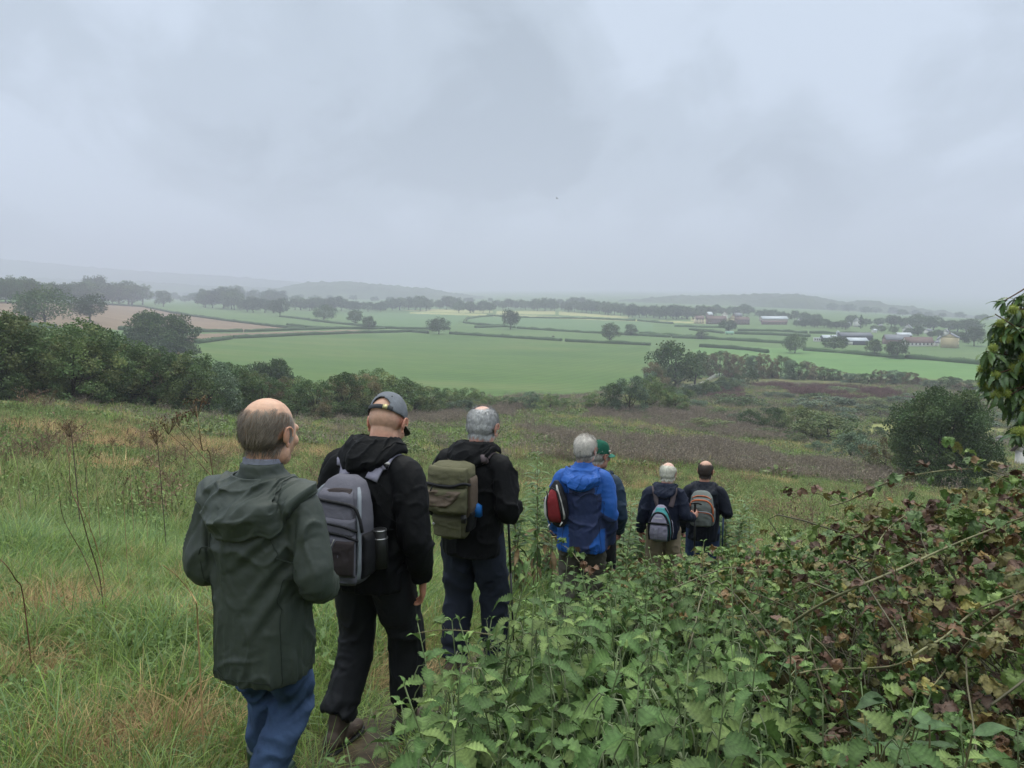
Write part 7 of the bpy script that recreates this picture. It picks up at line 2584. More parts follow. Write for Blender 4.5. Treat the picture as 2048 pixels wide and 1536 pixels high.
# ---------------------------------------------------------------- backpacks
class Pack:
    """soft bag in the wearer's frame; its own top-level thing"""
    def __init__(self, P, name, label, cat, x, z0, z1, w, d, ycen, prof, mat, yaw=0.0, roll=0.0, p=3.2, seed=1, puff=0.004):
        self.P = P
        R0 = P.root
        self.base = np.array([x, ycen, z0])
        M = Matrix.LocRotScale(R0.location, R0.rotation_euler, R0.scale)
        loc = M @ Vector(self.base)
        self.o = empty(name, loc, R0.rotation_euler[2])
        self.o.scale = R0.scale
        tag(self.o, label, cat)
        self.w, self.d, self.h, self.p = w, d, z1 - z0, p
        self.prof = np.array(prof, float)        # (t, width factor, depth factor, y shift)
        self.R = np.array(Matrix.Rotation(yaw, 3, 'Z') @ Matrix.Rotation(roll, 3, 'Y'))
        n, m = 64, 44
        ph = np.linspace(0, 2 * np.pi, n, endpoint=False)
        t = np.linspace(0, 1, m)
        V = np.array([[self.pt(a, tt) for a in ph] for tt in t])
        v, f = loft_vf(V)
        nn = v - np.array([0, 0, self.h / 2]); nn[:, 2] *= 0.3
        nn /= np.maximum(np.linalg.norm(nn, axis=1), 1e-6)[:, None]
        v = v + nn * (puff * (noise3(v * 9 + seed * 5) + 0.7 * (ridge(v * np.array([14, 14, 10]) + seed) ** 3 - 0.3)))[:, None]
        self.obj('bag_body', v, f, mat)

    def pt(self, a, t, off=0.0):
        wf, df, ys = (np.interp(t, self.prof[:, 0], self.prof[:, k]) for k in (1, 2, 3))
        c, s = math.cos(a), math.sin(a)
        x = (self.w / 2 * wf + off) * math.copysign(abs(c) ** (2 / self.p), c)
        y = (self.d / 2 * df + off) * math.copysign(abs(s) ** (2 / self.p), s) + ys
        z = self.h * t
        if t > 0.9:
            z += off * (t - 0.9) * 8
        return np.array([x, y, z])

    def obj(self, name, v, f, mat, parent=None, sm=True):
        v = np.asarray(v) @ self.R.T
        return obj(name, mesh_np(name, v, f, np.ones((len(v), 3)), sm), mat, parent or self.o)

    def panel(self, name, t0, t1, aL, aR, off, mat, n=26, edge=0.18, parent=None, wr=0.003, seed=0, base=0.0):
        """raised panel on the outer face; a runs from -1 (left side) to 1 (right side) and beyond"""
        tt = np.linspace(0, 1, n)
        fL = aL if callable(aL) else (lambda q: aL)
        fR = aR if callable(aR) else (lambda q: aR)
        V = np.zeros((n, n, 3))
        for j, q in enumerate(tt):
            t = t0 + (t1 - t0) * q
            l, r = fL(q), fR(q)
            for i, u in enumerate(tt):
                a = l + (r - l) * u
                e = min(min(u, 1 - u), min(q, 1 - q)) / edge
                e = min(1.0, max(0.0, e))
                o_ = base - 0.003 + (off + 0.003) * math.sqrt(1 - (1 - e) ** 2)
                V[j, i] = self.pt(-math.pi / 2 + a * math.pi / 2 * 0.92, t, o_)
        v = V.reshape(-1, 3)
        ed = np.minimum(np.minimum(np.tile(tt, n), 1 - np.tile(tt, n)), np.minimum(np.repeat(tt, n), 1 - np.repeat(tt, n)))
        v[:, 1] -= wr * (noise3(v * 20 + seed * 3) + ridge(v * 17 + seed) ** 3) * smooth(0.0, 0.15, ed)
        i0 = (np.arange(n - 1)[:, None] * n + np.arange(n - 1)[None, :]).ravel()
        return self.obj(name, v, np.stack([i0, i0 + 1, i0 + n + 1, i0 + n], 1), mat, parent)

    def line(self, name, pts, rad, mat, off=0.006, parent=None):
        """cord, zip or piping following the bag face; pts are (a, t)"""
        C = curve_pts([(a, t, 0) for a, t in pts], 30)
        V = np.array([self.pt(-math.pi / 2 + a * math.pi / 2 * 0.92, t, off) for a, t, _ in C])
        v, f = tube_vf(V, rad, 6)
        return self.obj(name, v, f, mat, parent)

    def ribbon(self, name, guess, width, mat, thick=0.008, off=0.010, n=40, snap=True, stripe=None):
        """strap over the jacket; guess points in the wearer's frame"""
        C = curve_pts(guess, n)
        P_, N_ = [], []
        for c in C:
            q, nn = self.P.surf(c, off)
            if not snap or np.linalg.norm(q - c) > 0.12:
                q = c
            P_.append(q); N_.append(nn)
        P_ = np.array(P_)
        for _ in range(4):
            P_[1:-1] = 0.25 * P_[:-2] + 0.5 * P_[1:-1] + 0.25 * P_[2:]
        N_ = np.array(N_)
        for _ in range(3):
            N_[1:-1] = 0.25 * N_[:-2] + 0.5 * N_[1:-1] + 0.25 * N_[2:]
        T_ = np.gradient(P_, axis=0); T_ /= np.linalg.norm(T_, axis=1)[:, None]
        W_ = np.cross(T_, N_); W_ /= np.linalg.norm(W_, axis=1)[:, None]
        N_ = np.cross(W_, T_)
        h = width / 2
        R_ = np.stack([P_ - W_ * h - N_ * thick * 0.2, P_ - W_ * h * 0.92 + N_ * thick, P_ + N_ * thick * 1.25, P_ + W_ * h * 0.92 + N_ * thick, P_ + W_ * h - N_ * thick * 0.2, P_ - N_ * thick * 0.2], 1)
        v, f = loft_vf(R_)
        v = (v - self.base)
        o = obj(name, mesh_np(name, v, f, np.ones((len(v), 3)), True), mat, self.o)
        if stripe:
            for (a, b, m_) in stripe:
                i, j = int(a * len(P_)), int(b * len(P_)) + 1
                v, f = loft_vf(R_[i:j] + N_[i:j, None, :] * 0.002)
                obj('stripe', mesh_np('stripe', v - self.base, f, np.ones((len(v), 3)), True), m_, o)
        return o

    def solid(self, name, mb, mat, parent=None):
        v = np.concatenate(mb.V)
        return self.obj(name, v, [np.concatenate(q) for q in mb.F.values()], mat, parent, False)


def walking_pole(P, hand, tip, label, mat, handle='knob', hd=0.0):
    """pole from a hand (wearer's frame) down to the ground"""
    R0 = P.root
    M = Matrix.LocRotScale(R0.location, R0.rotation_euler, R0.scale)
    a, b = np.array(M @ Vector(hand)), np.array(M @ Vector(tip))
    b[2] = tz(b[0], b[1])
    o = empty('walking_pole', b)
    d = (a - b) / np.linalg.norm(a - b)
    top = a + d * 0.05 - b
    L_ = np.linalg.norm(top)
    mb = MB(); mb.tube([d * 0.03, d * L_ * 0.55], [0.006, 0.0075], 10); mb.build('lower_shaft', mat, o, True)
    mb = MB(); mb.tube([d * L_ * 0.55, d * (L_ - 0.10)], [0.009, 0.009], 10); mb.build('upper_shaft', mat, o, True)
    mb = MB(); mb.tube(curve_pts([d * (L_ - 0.11), d * (L_ - 0.06), d * (L_ - 0.02), top], 12), np.interp(np.linspace(0, 1, 13), [0, 0.3, 0.7, 1], [0.011, 0.0145, 0.013, 0.015]), 12); 
    if handle == 'tee':
        s_ = np.array([math.cos(hd), math.sin(hd), 0])
        mb.tube(curve_pts([top - s_ * 0.05 + [0, 0, 0.004], top - s_ * 0.02 + [0, 0, 0.012], top + s_ * 0.03 + [0, 0, 0.008], top + s_ * 0.075 - [0, 0, 0.012]], 12), np.interp(np.linspace(0, 1, 13), [0, 0.5, 1], [0.010, 0.0125, 0.009]), 10)
    mb.build('handle', M_black_rub, o, True)
    mb = MB(); mb.tube([(0, 0, -0.02), d * 0.04], [0.002, 0.006], 8); mb.build('tip', M_glint, o, True)
    mb = MB(); mb.tube([d * 0.07, d * 0.075], [0.035, 0.030], 16); mb.build('basket', M_black_rub, o, True)
    tag(o, label, 'pole')
    return o

# ---------------------------------------------------------------- the seven walkers
M_green_jkt = cloth_mat('green_waxed_cloth', (0.040, 0.050, 0.043), 0.55, 700, 0.10, 0.16, 0.35)
M_black_jkt = cloth_mat('black_shell_cloth', (0.0034, 0.0036, 0.0048), 0.68, 800, 0.14, 0.15, 0.16)
M_black_jkt2 = cloth_mat('black_soft_cloth', (0.0036, 0.0038, 0.0050), 0.7, 800, 0.14, 0.15, 0.15)
M_blue_jkt = cloth_mat('blue_shell_cloth', (1, 1, 1), 0.6, 800, 0.12, 0.10, 0.3)
M_navy_jkt = cloth_mat('navy_shell_cloth', (0.0075, 0.0115, 0.028), 0.68, 800, 0.14, 0.14, 0.18)
M_navy2_jkt = cloth_mat('dark_navy_shell', (0.006, 0.0085, 0.017), 0.68, 800, 0.14, 0.14, 0.18)
M_teal_jkt = cloth_mat('navy_teal_shell', (0.011, 0.028, 0.055), 0.62, 800, 0.12, 0.12, 0.3)
M_jeans = cloth_mat('blue_denim', (0.046, 0.076, 0.150), 0.88, 1100, 0.25, 0.38, 0.10)
M_dk_jeans = cloth_mat('dark_denim', (0.028, 0.045, 0.10), 0.85, 1100, 0.14, 0.14, 0.15)
M_dk_trs = cloth_mat('black_walking_trousers', (0.0085, 0.009, 0.012), 0.7, 900, 0.14, 0.16, 0.25)
M_sl_trs = cloth_mat('slate_trousers', (0.016, 0.020, 0.034), 0.75, 900, 0.14, 0.16, 0.2)
M_olive_trs = cloth_mat('olive_trousers', (0.075, 0.069, 0.056), 0.85, 900, 0.14, 0.16, 0.15)
M_khaki_trs = cloth_mat('khaki_trousers', (0.25, 0.20, 0.14), 0.85, 900, 0.14, 0.14, 0.15)
M_wellie = plain_mat('green_rubber', (0.020, 0.040, 0.026), 0.35, 0.5, 12, 0.2, 0.1, 60)
M_hike = plain_mat('brown_boot_leather', (0.075, 0.055, 0.045), 0.75, 0.25, 14, 0.3, 0.4, 60)
M_sock = cloth_mat('blue_wool', (0.10, 0.13, 0.22), 0.95, 300, 0.5, 0.3, 0.1)
M_check = cloth_mat('grey_check_cotton', (0.20, 0.21, 0.27), 0.9, 500, 0.3, 0.35, 0.1)
M_denim_cap = cloth_mat('grey_denim_cap', (0.150, 0.160, 0.182), 0.9, 900, 0.25, 0.30, 0.1)
M_cap_dark = cloth_mat('dark_cap_cloth', (0.045, 0.048, 0.055), 0.85, 900, 0.2, 0.25, 0.15)
M_green_cap = cloth_mat('green_cap_cloth', (0.012, 0.085, 0.055), 0.85, 900, 0.2, 0.2, 0.15)
M_green_brim = cloth_mat('green_brim_cloth', (0.035, 0.15, 0.11), 0.85, 900, 0.2, 0.12, 0.15)

LEGS_WALK = {-1: ((-0.092, 0, 0.90), (-0.105, 0.10, 0.50), (-0.105, 0.10, 0.095), 0.12, 0.0), 1: ((0.092, 0, 0.90), (0.095, 0.05, 0.49), (0.085, -0.20, 0.12), 0.12, 0.22)}
LEGS_STAND = {-1: ((-0.092, 0, 0.90), (-0.115, 0.04, 0.50), (-0.12, -0.05, 0.095), 0.15, 0.0), 1: ((0.092, 0, 0.90), (0.11, 0.08, 0.50), (0.115, 0.07, 0.095), 0.15, 0.0)}


def jrings(hem, a0, a1, a2, b0=0.14, b1=0.135, lean=0.0, nz=1.46, top=0.135, ny=0.0):
    """torso rings from hem to neck"""
    return [(hem, a0, b0, lean * 0.0), (hem + 0.03, a0 + 0.006, b0 + 0.004, 0.0), (hem + 0.16, (a0 + a1) / 2 + 0.004, b0, lean * 0.1), (1.06, a1, b1, lean * 0.3), (1.18, a2 * 0.985, b1 + 0.008, lean * 0.55), (1.28, a2 * 0.99, b1 + 0.004, lean * 0.85),
            (1.345, a2 * 0.90, b1 - 0.008, lean), (nz - 0.055, top, 0.105, (lean + ny) / 2 * 1.0), (nz - 0.015, 0.115, 0.088, ny * 0.9), (nz + 0.012, 0.08, 0.078, ny)]


# 1 -- green waxed jacket, jeans, wellingtons
P1 = Person('balding man in a long green waxed jacket, nearest the camera', 536, 797, 2.92, 0.30, dict(
    hair='fringe', hair_col=(0.19, 0.155, 0.125), hair_col2=(0.36, 0.34, 0.32), hair_low=(0.11, 0.085, 0.066), hair_n=4600, hair_len=0.034, hair_w=0.00055, stubble=0.32, seed=1, head_yaw=0.20, head_pitch=0.16, head_w=1.03, head_s=1.10, neck=(0.0, 0.03, 1.44), bald=(-0.10, 0.035),
    skin=(0.56, 0.335, 0.235), voxel=0.004, shirt=M_check,
    arms={-1: ((-0.168, 0, 1.335), (-0.226, -0.055, 1.085), (-0.155, 0.16, 0.985), (0.5, 0.8, -0.35), (1, -0.3, 0.2), 0.7, False), 1: ((0.168, 0, 1.335), (0.262, -0.045, 1.075), (0.165, 0.17, 0.95), (-0.5, 0.8, -0.45), (-1, -0.3, 0.2), 0.7, False)},
    legs={-1: ((-0.072, 0, 0.90), (-0.095, 0.10, 0.50), (-0.11, 0.12, 0.095), 0.1, 0.0), 1: ((0.072, 0, 0.90), (0.078, 0.06, 0.49), (0.02, -0.20, 0.14), 0.0, 0.35)},
    jacket=dict(mat=M_green_jkt, rings=jrings(0.665, 0.180, 0.186, 0.190, 0.150, 0.135, nz=1.44, ny=0.03), sleeve=(0.078, 0.073, 0.068, 0.055), cuff=0.02, hem=0.015, seed=3, amp=0.75, bunch=0.008, voxel=0.0075, collar_h=0.045,
                creases=[(0.17, 1.30, -0.04, 1.12, 0.018, 0.012), (0.19, 1.22, 0.02, 0.98, 0.02, 0.012), (0.20, 1.12, 0.03, 0.86, 0.018, 0.010), (-0.20, 1.25, -0.14, 0.98, 0.02, 0.010), (-0.19, 1.30, -0.10, 1.18, 0.016, 0.008), (0.21, 1.34, 0.19, 1.10, 0.014, -0.012), (-0.21, 1.34, -0.195, 1.12, 0.014, -0.010)],
                hood=dict(w=0.215, drop=0.205, bulge=0.040, fold=0.018, skew=-0.03, swags=6.5, seed=2.4, rim=0.0, slant=1.6)),
    trousers=dict(mat=M_jeans, r=[0.085, 0.084, 0.070, 0.062, 0.048], seed=5, amp=1.25, bunch=0.017, ankle=0.004, len=0.0),
    boots=dict(mat=M_wellie, top=0.17, r=0.070)))

# 2 -- black jacket, denim cap
P2 = Person('man in black jacket and grey denim cap, head bowed, second from camera', 773, 788, 3.85, 0.42, dict(
    hair='shaved', hair_col=(0.40, 0.34, 0.28), stubble=0.5, seed=2, head_yaw=-0.14, head_pitch=0.58, neck=(0.01, 0.085, 1.425), lean=0.05, skin=(0.55, 0.31, 0.22), cap=dict(mat=M_denim_cap, brim=M_cap_dark),
    arms={-1: ((-0.180, 0.03, 1.345), (-0.245, 0.0, 1.09), (-0.18, 0.20, 0.97), (0.3, 0.9, -0.3), (1, -0.2, 0), 0.8, False), 1: ((0.180, 0.03, 1.345), (0.265, -0.045, 1.09), (0.262, 0.035, 0.855), (-0.12, 0.22, -1), (-1, -0.5, 0), 0.45, False)},
    legs={-1: ((-0.092, 0, 0.90), (-0.105, 0.03, 0.50), (-0.11, -0.15, 0.11), 0.1, 0.08), 1: ((0.092, 0, 0.90), (0.112, 0.12, 0.51), (0.11, 0.12, 0.095), 0.3, 0.0)},
    jacket=dict(mat=M_black_jkt, rings=jrings(0.80, 0.188, 0.196, 0.200, 0.145, 0.14, 0.05, 1.435, 0.15, 0.07), sleeve=(0.082, 0.080, 0.068, 0.050), cuff=0.0, hem=0.012, seed=8, amp=1.1, bunch=0.009, voxel=0.0085,
                creases=[(0.20, 1.25, 0.10, 1.00, 0.02, 0.013), (0.22, 1.15, 0.16, 0.88, 0.02, 0.012)],
                hood=dict(w=0.16, drop=0.0, bulge=0.045, fold=0.010, skew=-0.02, swags=3.5, seed=5.1, rim=0.085)),
    trousers=dict(mat=M_dk_trs, r=[0.108, 0.102, 0.086, 0.082, 0.078], seed=9, amp=0.75, bunch=0.010, ankle=0.016, len=0.07),
    boots=dict(mat=M_hike, top=0.075, r=0.052, sock=M_sock)))

# 3 -- black jacket, olive pack, glasses
P3 = Person('grey haired man with glasses in black jacket carrying the olive rucksack', 966, 814, 5.05, 0.38, dict(
    hair='crown', hair_col=(0.44, 0.44, 0.45), hair_col2=(0.46, 0.46, 0.47), hair_n=7000, hair_len=0.034, hair_w=0.0013, hair_lift=0.22, hair_mess=0.4, stubble=0.85, seed=3, head_yaw=0.10, head_pitch=0.40, neck=(0.01, 0.065, 1.425), lean=0.03, skin=(0.58, 0.33, 0.25), glasses=True, head_w=1.04,
    arms={-1: ((-0.172, 0.01, 1.345), (-0.235, -0.03, 1.09), (-0.17, 0.16, 0.97), (0.3, 0.9, -0.2), (1, -0.2, 0), 0.8, False), 1: ((0.172, 0.01, 1.345), (0.250, -0.05, 1.10), (0.19, 0.17, 1.05), (-0.3, 0.9, 0.1), (-1, 0.2, 0), 1.3, True)},
    legs=LEGS_STAND,
    jacket=dict(mat=M_black_jkt2, rings=jrings(0.80, 0.180, 0.190, 0.192, 0.145, 0.135, 0.03, 1.435, 0.145, 0.055), sleeve=(0.080, 0.077, 0.070, 0.052), cuff=0.05, hem=0.008, seed=12, amp=1.0, bunch=0.009, voxel=0.009,
                hood=dict(w=0.155, drop=0.045, bulge=0.045, fold=0.011, skew=-0.02, swags=4, seed=7.7, rim=0.07)),
    trousers=dict(mat=M_sl_trs, r=[0.112, 0.104, 0.090, 0.084, 0.080], seed=14, amp=0.9, bunch=0.010, ankle=0.016, len=0.03),
    boots=dict(mat=M_hike, top=0.10, r=0.052)))

# 4 -- blue jacket
ROYAL, NAVY = np.array([0.014, 0.088, 0.36]), np.array([0.024, 0.036, 0.100])


def blue_panels(V):
    x, y, z = V.T
    b = np.repeat(NAVY[None], len(V), 0)
    n = 0.010 * noise3(V * 8)
    yoke = (np.abs(x) > 0.10 + 0.33 * np.maximum(1.33 - z, 0) * 0.35 + n) & (z > 1.24) | (z > 1.365)
    left = (x < -0.175 + n) & ~((y > 0.02) & (z < 1.05))
    right = (x > 0.165 + n) & (z > 1.06 + 0.5 * np.maximum(0.20 - x, -0.1))
    corner = (x > 0.075 + 0.7 * np.maximum(z - 0.80, 0)) & (x < 0.20) & (z < 0.93) | (x < -0.105) & (x > -0.19) & (z < 0.97)
    m = yoke | left | right | corner
    b[m] = ROYAL
    return b


P4 = Person('white haired man in royal blue and navy jacket with small slung bag', 1172, 870, 6.55, 0.16, dict(
    hair='crown', hair_col=(0.62, 0.58, 0.54), hair_col2=(0.74, 0.72, 0.70), hair_low=(0.22, 0.20, 0.18), hair_n=7000, hair_len=0.036, hair_w=0.0015, hair_lift=0.24, hair_mess=0.35, stubble=0.9, crown=0.35, seed=4, head_yaw=0.42, head_pitch=0.16, neck=(0.0, 0.05, 1.425), skin=(0.56, 0.33, 0.26), glasses=True,
    arms={-1: ((-0.168, 0.0, 1.34), (-0.232, -0.05, 1.085), (-0.232, 0.07, 0.87), (0, 0.3, -1), (1, -0.3, 0), 0.6, False), 1: ((0.168, 0.0, 1.34), (0.228, -0.06, 1.08), (0.225, 0.05, 0.83), (0, 0.25, -1), (-1, -0.3, 0), 0.6, False)},
    legs=LEGS_STAND,
    jacket=dict(mat=M_blue_jkt, rings=jrings(0.72, 0.212, 0.200, 0.188, 0.155, 0.14, nz=1.44, ny=0.04), sleeve=(0.078, 0.076, 0.068, 0.058), cuff=0.07, hem=0.012, seed=17, amp=1.1, bunch=0.008, voxel=0.010, colour=blue_panels, collar_h=0.05,
                hood=dict(w=0.15, drop=0.155, bulge=0.045, fold=0.014, skew=-0.01, swags=6, seed=9.2, rim=0.01, colour=ROYAL)),
    trousers=dict(mat=M_olive_trs, r=[0.112, 0.104, 0.090, 0.086, 0.082], seed=18, amp=0.9, bunch=0.010, ankle=0.014, len=0.02),
    boots=dict(mat=M_hike, top=0.10, r=0.052)))

# 5 -- green cap, half hidden behind the blue jacket
P5 = Person('man in green cap and dark teal jacket, half hidden behind the blue jacket', 1199, 881, 7.15, 0.20, dict(
    hair='crown', hair_col=(0.45, 0.42, 0.38), hair_n=3000, hair_len=0.02, hair_w=0.0014, stubble=0.7, seed=5, head_yaw=0.75, head_pitch=0.14, neck=(0.0, 0.05, 1.43), skin=(0.44, 0.24, 0.18), cap=dict(mat=M_green_cap, brim=M_green_brim, gap=False, marks=True),
    arms={-1: ((-0.168, 0.0, 1.34), (-0.23, -0.05, 1.08), (-0.18, 0.15, 0.97), (0.3, 0.9, -0.2), (1, -0.2, 0), 0.8, False), 1: ((0.168, 0.0, 1.34), (0.232, -0.06, 1.08), (0.225, 0.08, 0.88), (0, 0.5, -0.8), (-1, -0.3, 0), 0.7, False)},
    legs=LEGS_STAND,
    jacket=dict(mat=M_teal_jkt, rings=jrings(0.78, 0.18, 0.187, 0.188, 0.14, 0.135), sleeve=(0.078, 0.075, 0.067, 0.052), cuff=0.04, hem=0.010, seed=21, amp=1.0, bunch=0.008, voxel=0.010,
                hood=dict(w=0.16, drop=0.12, bulge=0.045, fold=0.012, swags=12, seed=1.2, rim=0.015)),
    trousers=dict(mat=M_dk_trs, r=[0.110, 0.102, 0.088, 0.084, 0.080], seed=22, amp=0.9),
    boots=dict(mat=M_hike, top=0.10, r=0.052)))

# 6 -- white hair, lilac and teal pack, stick
P6 = Person('white haired balding man in navy jacket and khaki trousers holding a stick', 1337, 926, 8.25, 0.20, dict(
    hair='fringe', hair_col=(0.66, 0.64, 0.56), hair_col2=(0.66, 0.64, 0.58), hair_n=6000, hair_len=0.038, hair_w=0.0018, hair_lift=0.30, hair_mess=0.4, stubble=0.85, seed=6, head_yaw=0.32, head_pitch=0.30, neck=(0.02, 0.10, 1.405), lean=0.06, skin=(0.60, 0.36, 0.29), voxel=0.005, glasses=True,
    arms={-1: ((-0.165, 0.03, 1.335), (-0.245, -0.04, 1.085), (-0.275, 0.05, 0.845), (0.1, 0.2, -1), (1, -0.4, 0), 0.55, False), 1: ((0.165, 0.03, 1.335), (0.245, -0.06, 1.10), (0.345, 0.13, 1.03), (0.45, 0.7, 0.35), (-0.85, 0.5, 0), 1.25, True)},
    legs=LEGS_STAND,
    jacket=dict(mat=M_navy_jkt, rings=jrings(0.82, 0.172, 0.178, 0.182, 0.14, 0.135, 0.06, 1.43, 0.145, 0.08), sleeve=(0.074, 0.070, 0.062, 0.047), cuff=-0.01, hem=0.006, seed=25, amp=1.0, bunch=0.008, voxel=0.010,
                hood=dict(w=0.135, drop=0.08, bulge=0.045, fold=0.010, swags=5, seed=3.3, rim=0.05)),
    trousers=dict(mat=M_khaki_trs, r=[0.112, 0.104, 0.090, 0.086, 0.082], seed=26, amp=0.9),
    boots=dict(mat=M_hike, top=0.10, r=0.052)))

# 7 -- dark haired, grey and orange pack, stick in right hand
P7 = Person('dark haired balding man in dark navy jacket and jeans, farthest of the walkers', 1412, 922, 8.75, 0.22, dict(
    hair='fringe', hair_col=(0.045, 0.032, 0.026), hair_col2=(0.06, 0.045, 0.036), hair_n=7000, hair_len=0.024, hair_w=0.0014, stubble=0.85, seed=7, head_yaw=0.30, head_pitch=0.16, neck=(0.0, 0.065, 1.42), skin=(0.50, 0.29, 0.21), voxel=0.005,
    arms={-1: ((-0.168, 0.0, 1.345), (-0.235, -0.04, 1.09), (-0.245, 0.08, 0.86), (0.1, 0.3, -1), (1, -0.3, 0), 0.7, False), 1: ((0.168, 0.0, 1.345), (0.265, -0.055, 1.12), (0.27, 0.18, 1.05), (0.05, 0.95, -0.15), (-0.9, 0, -0.2), 1.25, True)},
    legs=LEGS_STAND,
    jacket=dict(mat=M_navy2_jkt, rings=jrings(0.77, 0.178, 0.186, 0.188, 0.14, 0.135, nz=1.435, ny=0.05), sleeve=(0.078, 0.075, 0.067, 0.053), cuff=0.05, hem=0.008, seed=29, amp=1.0, bunch=0.008, voxel=0.010,
                hood=dict(w=0.155, drop=0.13, bulge=0.045, fold=0.010, swags=5, seed=6.3, rim=0.045)),
    trousers=dict(mat=M_dk_jeans, r=[0.108, 0.100, 0.086, 0.082, 0.078], seed=30, amp=0.9),
    boots=dict(mat=M_hike, top=0.10, r=0.052)))

# seams and hem stitching
M_seam_g = plain_mat('green_seam', (0.022, 0.029, 0.024), 0.7, 0.2, 20, 0.1, 0)
M_seam_k = plain_mat('black_seam', (0.010, 0.010, 0.012), 0.8, 0.1, 20, 0.1, 0)
for P, m in ((P1, M_seam_g), (P2, M_seam_k), (P3, M_seam_k), (P4, M_seam_k), (P6, M_seam_k), (P7, M_seam_k)):
    hz_ = P.s['jacket']['rings'][0][0]
    for s in (-1, 1):
        P.seam([(s * 0.125, -0.06, 1.41), (s * 0.150, -0.15, 1.34), (s * 0.165, -0.17, 1.24), (s * 0.185, -0.14, 1.15)], m)
        P.seam([(s * 0.185, -0.12, 1.12), (s * 0.165, -0.13, 1.0), (s * 0.165, -0.12, hz_ + 0.02)], m)
    P.seam([(x, -0.2, hz_ + 0.028) for x in np.linspace(-0.19, 0.19, 9)], m)
    if P is not P1:
        P.seam([(x, -0.2, 1.235) for x in np.linspace(-0.15, 0.15, 7)], m)

# ---------------------------------------------------------------- their bags and sticks
C_ = lambda n, c, r=0.85, b=0.2: cloth_mat(n, c, r, 900, b, 0.14, 0.2)
M_lgrey = C_('lilac_grey_cordura', (0.115, 0.112, 0.138))
M_sgrey = C_('silver_grey_trim', (0.230, 0.250, 0.285))
M_dgrey = C_('dark_brown_mesh', (0.040, 0.032, 0.034))
M_blackn = C_('black_nylon', (0.014, 0.014, 0.017), 0.6)
M_olive = C_('olive_canvas', (0.105, 0.100, 0.060), 0.9, 0.35)
M_brownn = C_('brown_nylon', (0.120, 0.090, 0.070), 0.75, 0.35)
M_strap_br = C_('brown_webbing', (0.090, 0.070, 0.078))
M_bluebag = C_('blue_plastic', (0.012, 0.11, 0.36), 0.4)
M_red = C_('red_nylon', (0.20, 0.020, 0.025), 0.65)
M_offw = C_('pale_grey_nylon', (0.42, 0.41, 0.40), 0.7)
M_lilac = C_('lilac_nylon', (0.230, 0.215, 0.290))
M_teal = C_('teal_nylon', (0.055, 0.240, 0.255), 0.7)
M_gg = C_('grey_green_nylon', (0.135, 0.150, 0.145), 0.8)
M_orange = C_('orange_trim', (0.42, 0.115, 0.050), 0.7)
M_lstrap = C_('lavender_strap', (0.235, 0.225, 0.295))
PT = [(0, 0.74, 0.72, 0.01), (0.06, 0.92, 0.92, 0.0), (0.25, 1.0, 1.0, 0), (0.6, 0.97, 0.95, 0.01), (0.85, 0.84, 0.74, 0.03), (0.95, 0.66, 0.50, 0.05), (1.0, 0.40, 0.25, 0.055)]


def back_y(P, x, z):
    loc, nn, i, d = P.jbvh.ray_cast(Vector((x, -1.0, z)), Vector((0, 1, 0)))
    return loc[1] if loc is not None else -0.15


def straps(pk, P, xt, zt, width, mat, xs=0.115, stripe=None, names='shoulder_strap'):
    for s in (-1, 1):
        y0 = back_y(P, s * xt, zt) - 0.01
        nz = P.neck[2]
        g = [(s * xt, y0, zt), (s * (xt * 0.5 + xs * 0.5), back_y(P, s * (xt + xs) / 2, zt + 0.06) - 0.01, zt + 0.07), (s * xs, -0.05, nz - 0.03), (s * xs * 1.05, 0.03, nz - 0.04), (s * xs * 1.1, 0.11, nz - 0.10), (s * xs * 1.25, 0.16, nz - 0.22), (s * 0.185, 0.10, nz - 0.34)]
        pk.ribbon(names, g, width, mat, stripe=stripe if s == 1 else None)


# grey daypack on the black jacket
z0, z1 = 0.90, 1.365
yb = min(back_y(P2, 0, 1.1), back_y(P2, 0, 1.2)) - 0.085
K2 = Pack(P2, 'backpack', 'lilac grey backpack with black mesh pocket on the denim cap man', 'backpack', -0.005, z0, z1, 0.275, 0.19, yb, PT, M_lgrey, seed=2)
K2.panel('upper_panel', 0.62, 0.90, lambda q: -0.62 + 0.16 * q, lambda q: 0.60 - 0.12 * q, 0.014, M_lgrey, seed=1)
K2.panel('mesh_pocket', 0.83, 0.915, lambda q: -0.50 + 0.55 * q * q, lambda q: 0.50 - 0.10 * q, 0.010, M_dgrey, seed=2)
K2.panel('flap', 0.50, 0.665, -0.70, 0.66, 0.024, M_lgrey, seed=3)
K2.panel('lower_pocket', 0.10, 0.53, -0.72, 0.66, 0.036, M_lgrey, seed=4)
K2.panel('mesh_panel', 0.13, 0.49, lambda q: -0.12 + 0.22 * q, 0.56, 0.040, M_dgrey, seed=5, edge=0.08)
K2.panel('base_panel', 0.0, 0.13, -0.75, 0.75, 0.020, M_lgrey, seed=6, wr=0.007)
for s in (-1, 1):
    K2.panel('side_trim', 0.06, 0.93, (lambda q: 0.66) if s > 0 else (lambda q: -0.86), (lambda q: 0.84) if s > 0 else (lambda q: -0.70), 0.018, M_sgrey, edge=0.3)
K2.panel('bottle_pocket', 0.06, 0.50, 0.90, 1.60, 0.022, M_blackn)
K2.line('piping', [(-0.10, 0.12), (-0.02, 0.30), (0.10, 0.49)], 0.0022, M_offw, 0.042)
K2.line('zip', [(-0.68, 0.575), (-0.3, 0.61), (0.2, 0.605), (0.64, 0.555)], 0.006, M_blackn, 0.024)
K2.line('zip', [(-0.70, 0.50), (-0.3, 0.535), (0.2, 0.53), (0.66, 0.47)], 0.006, M_blackn, 0.030)
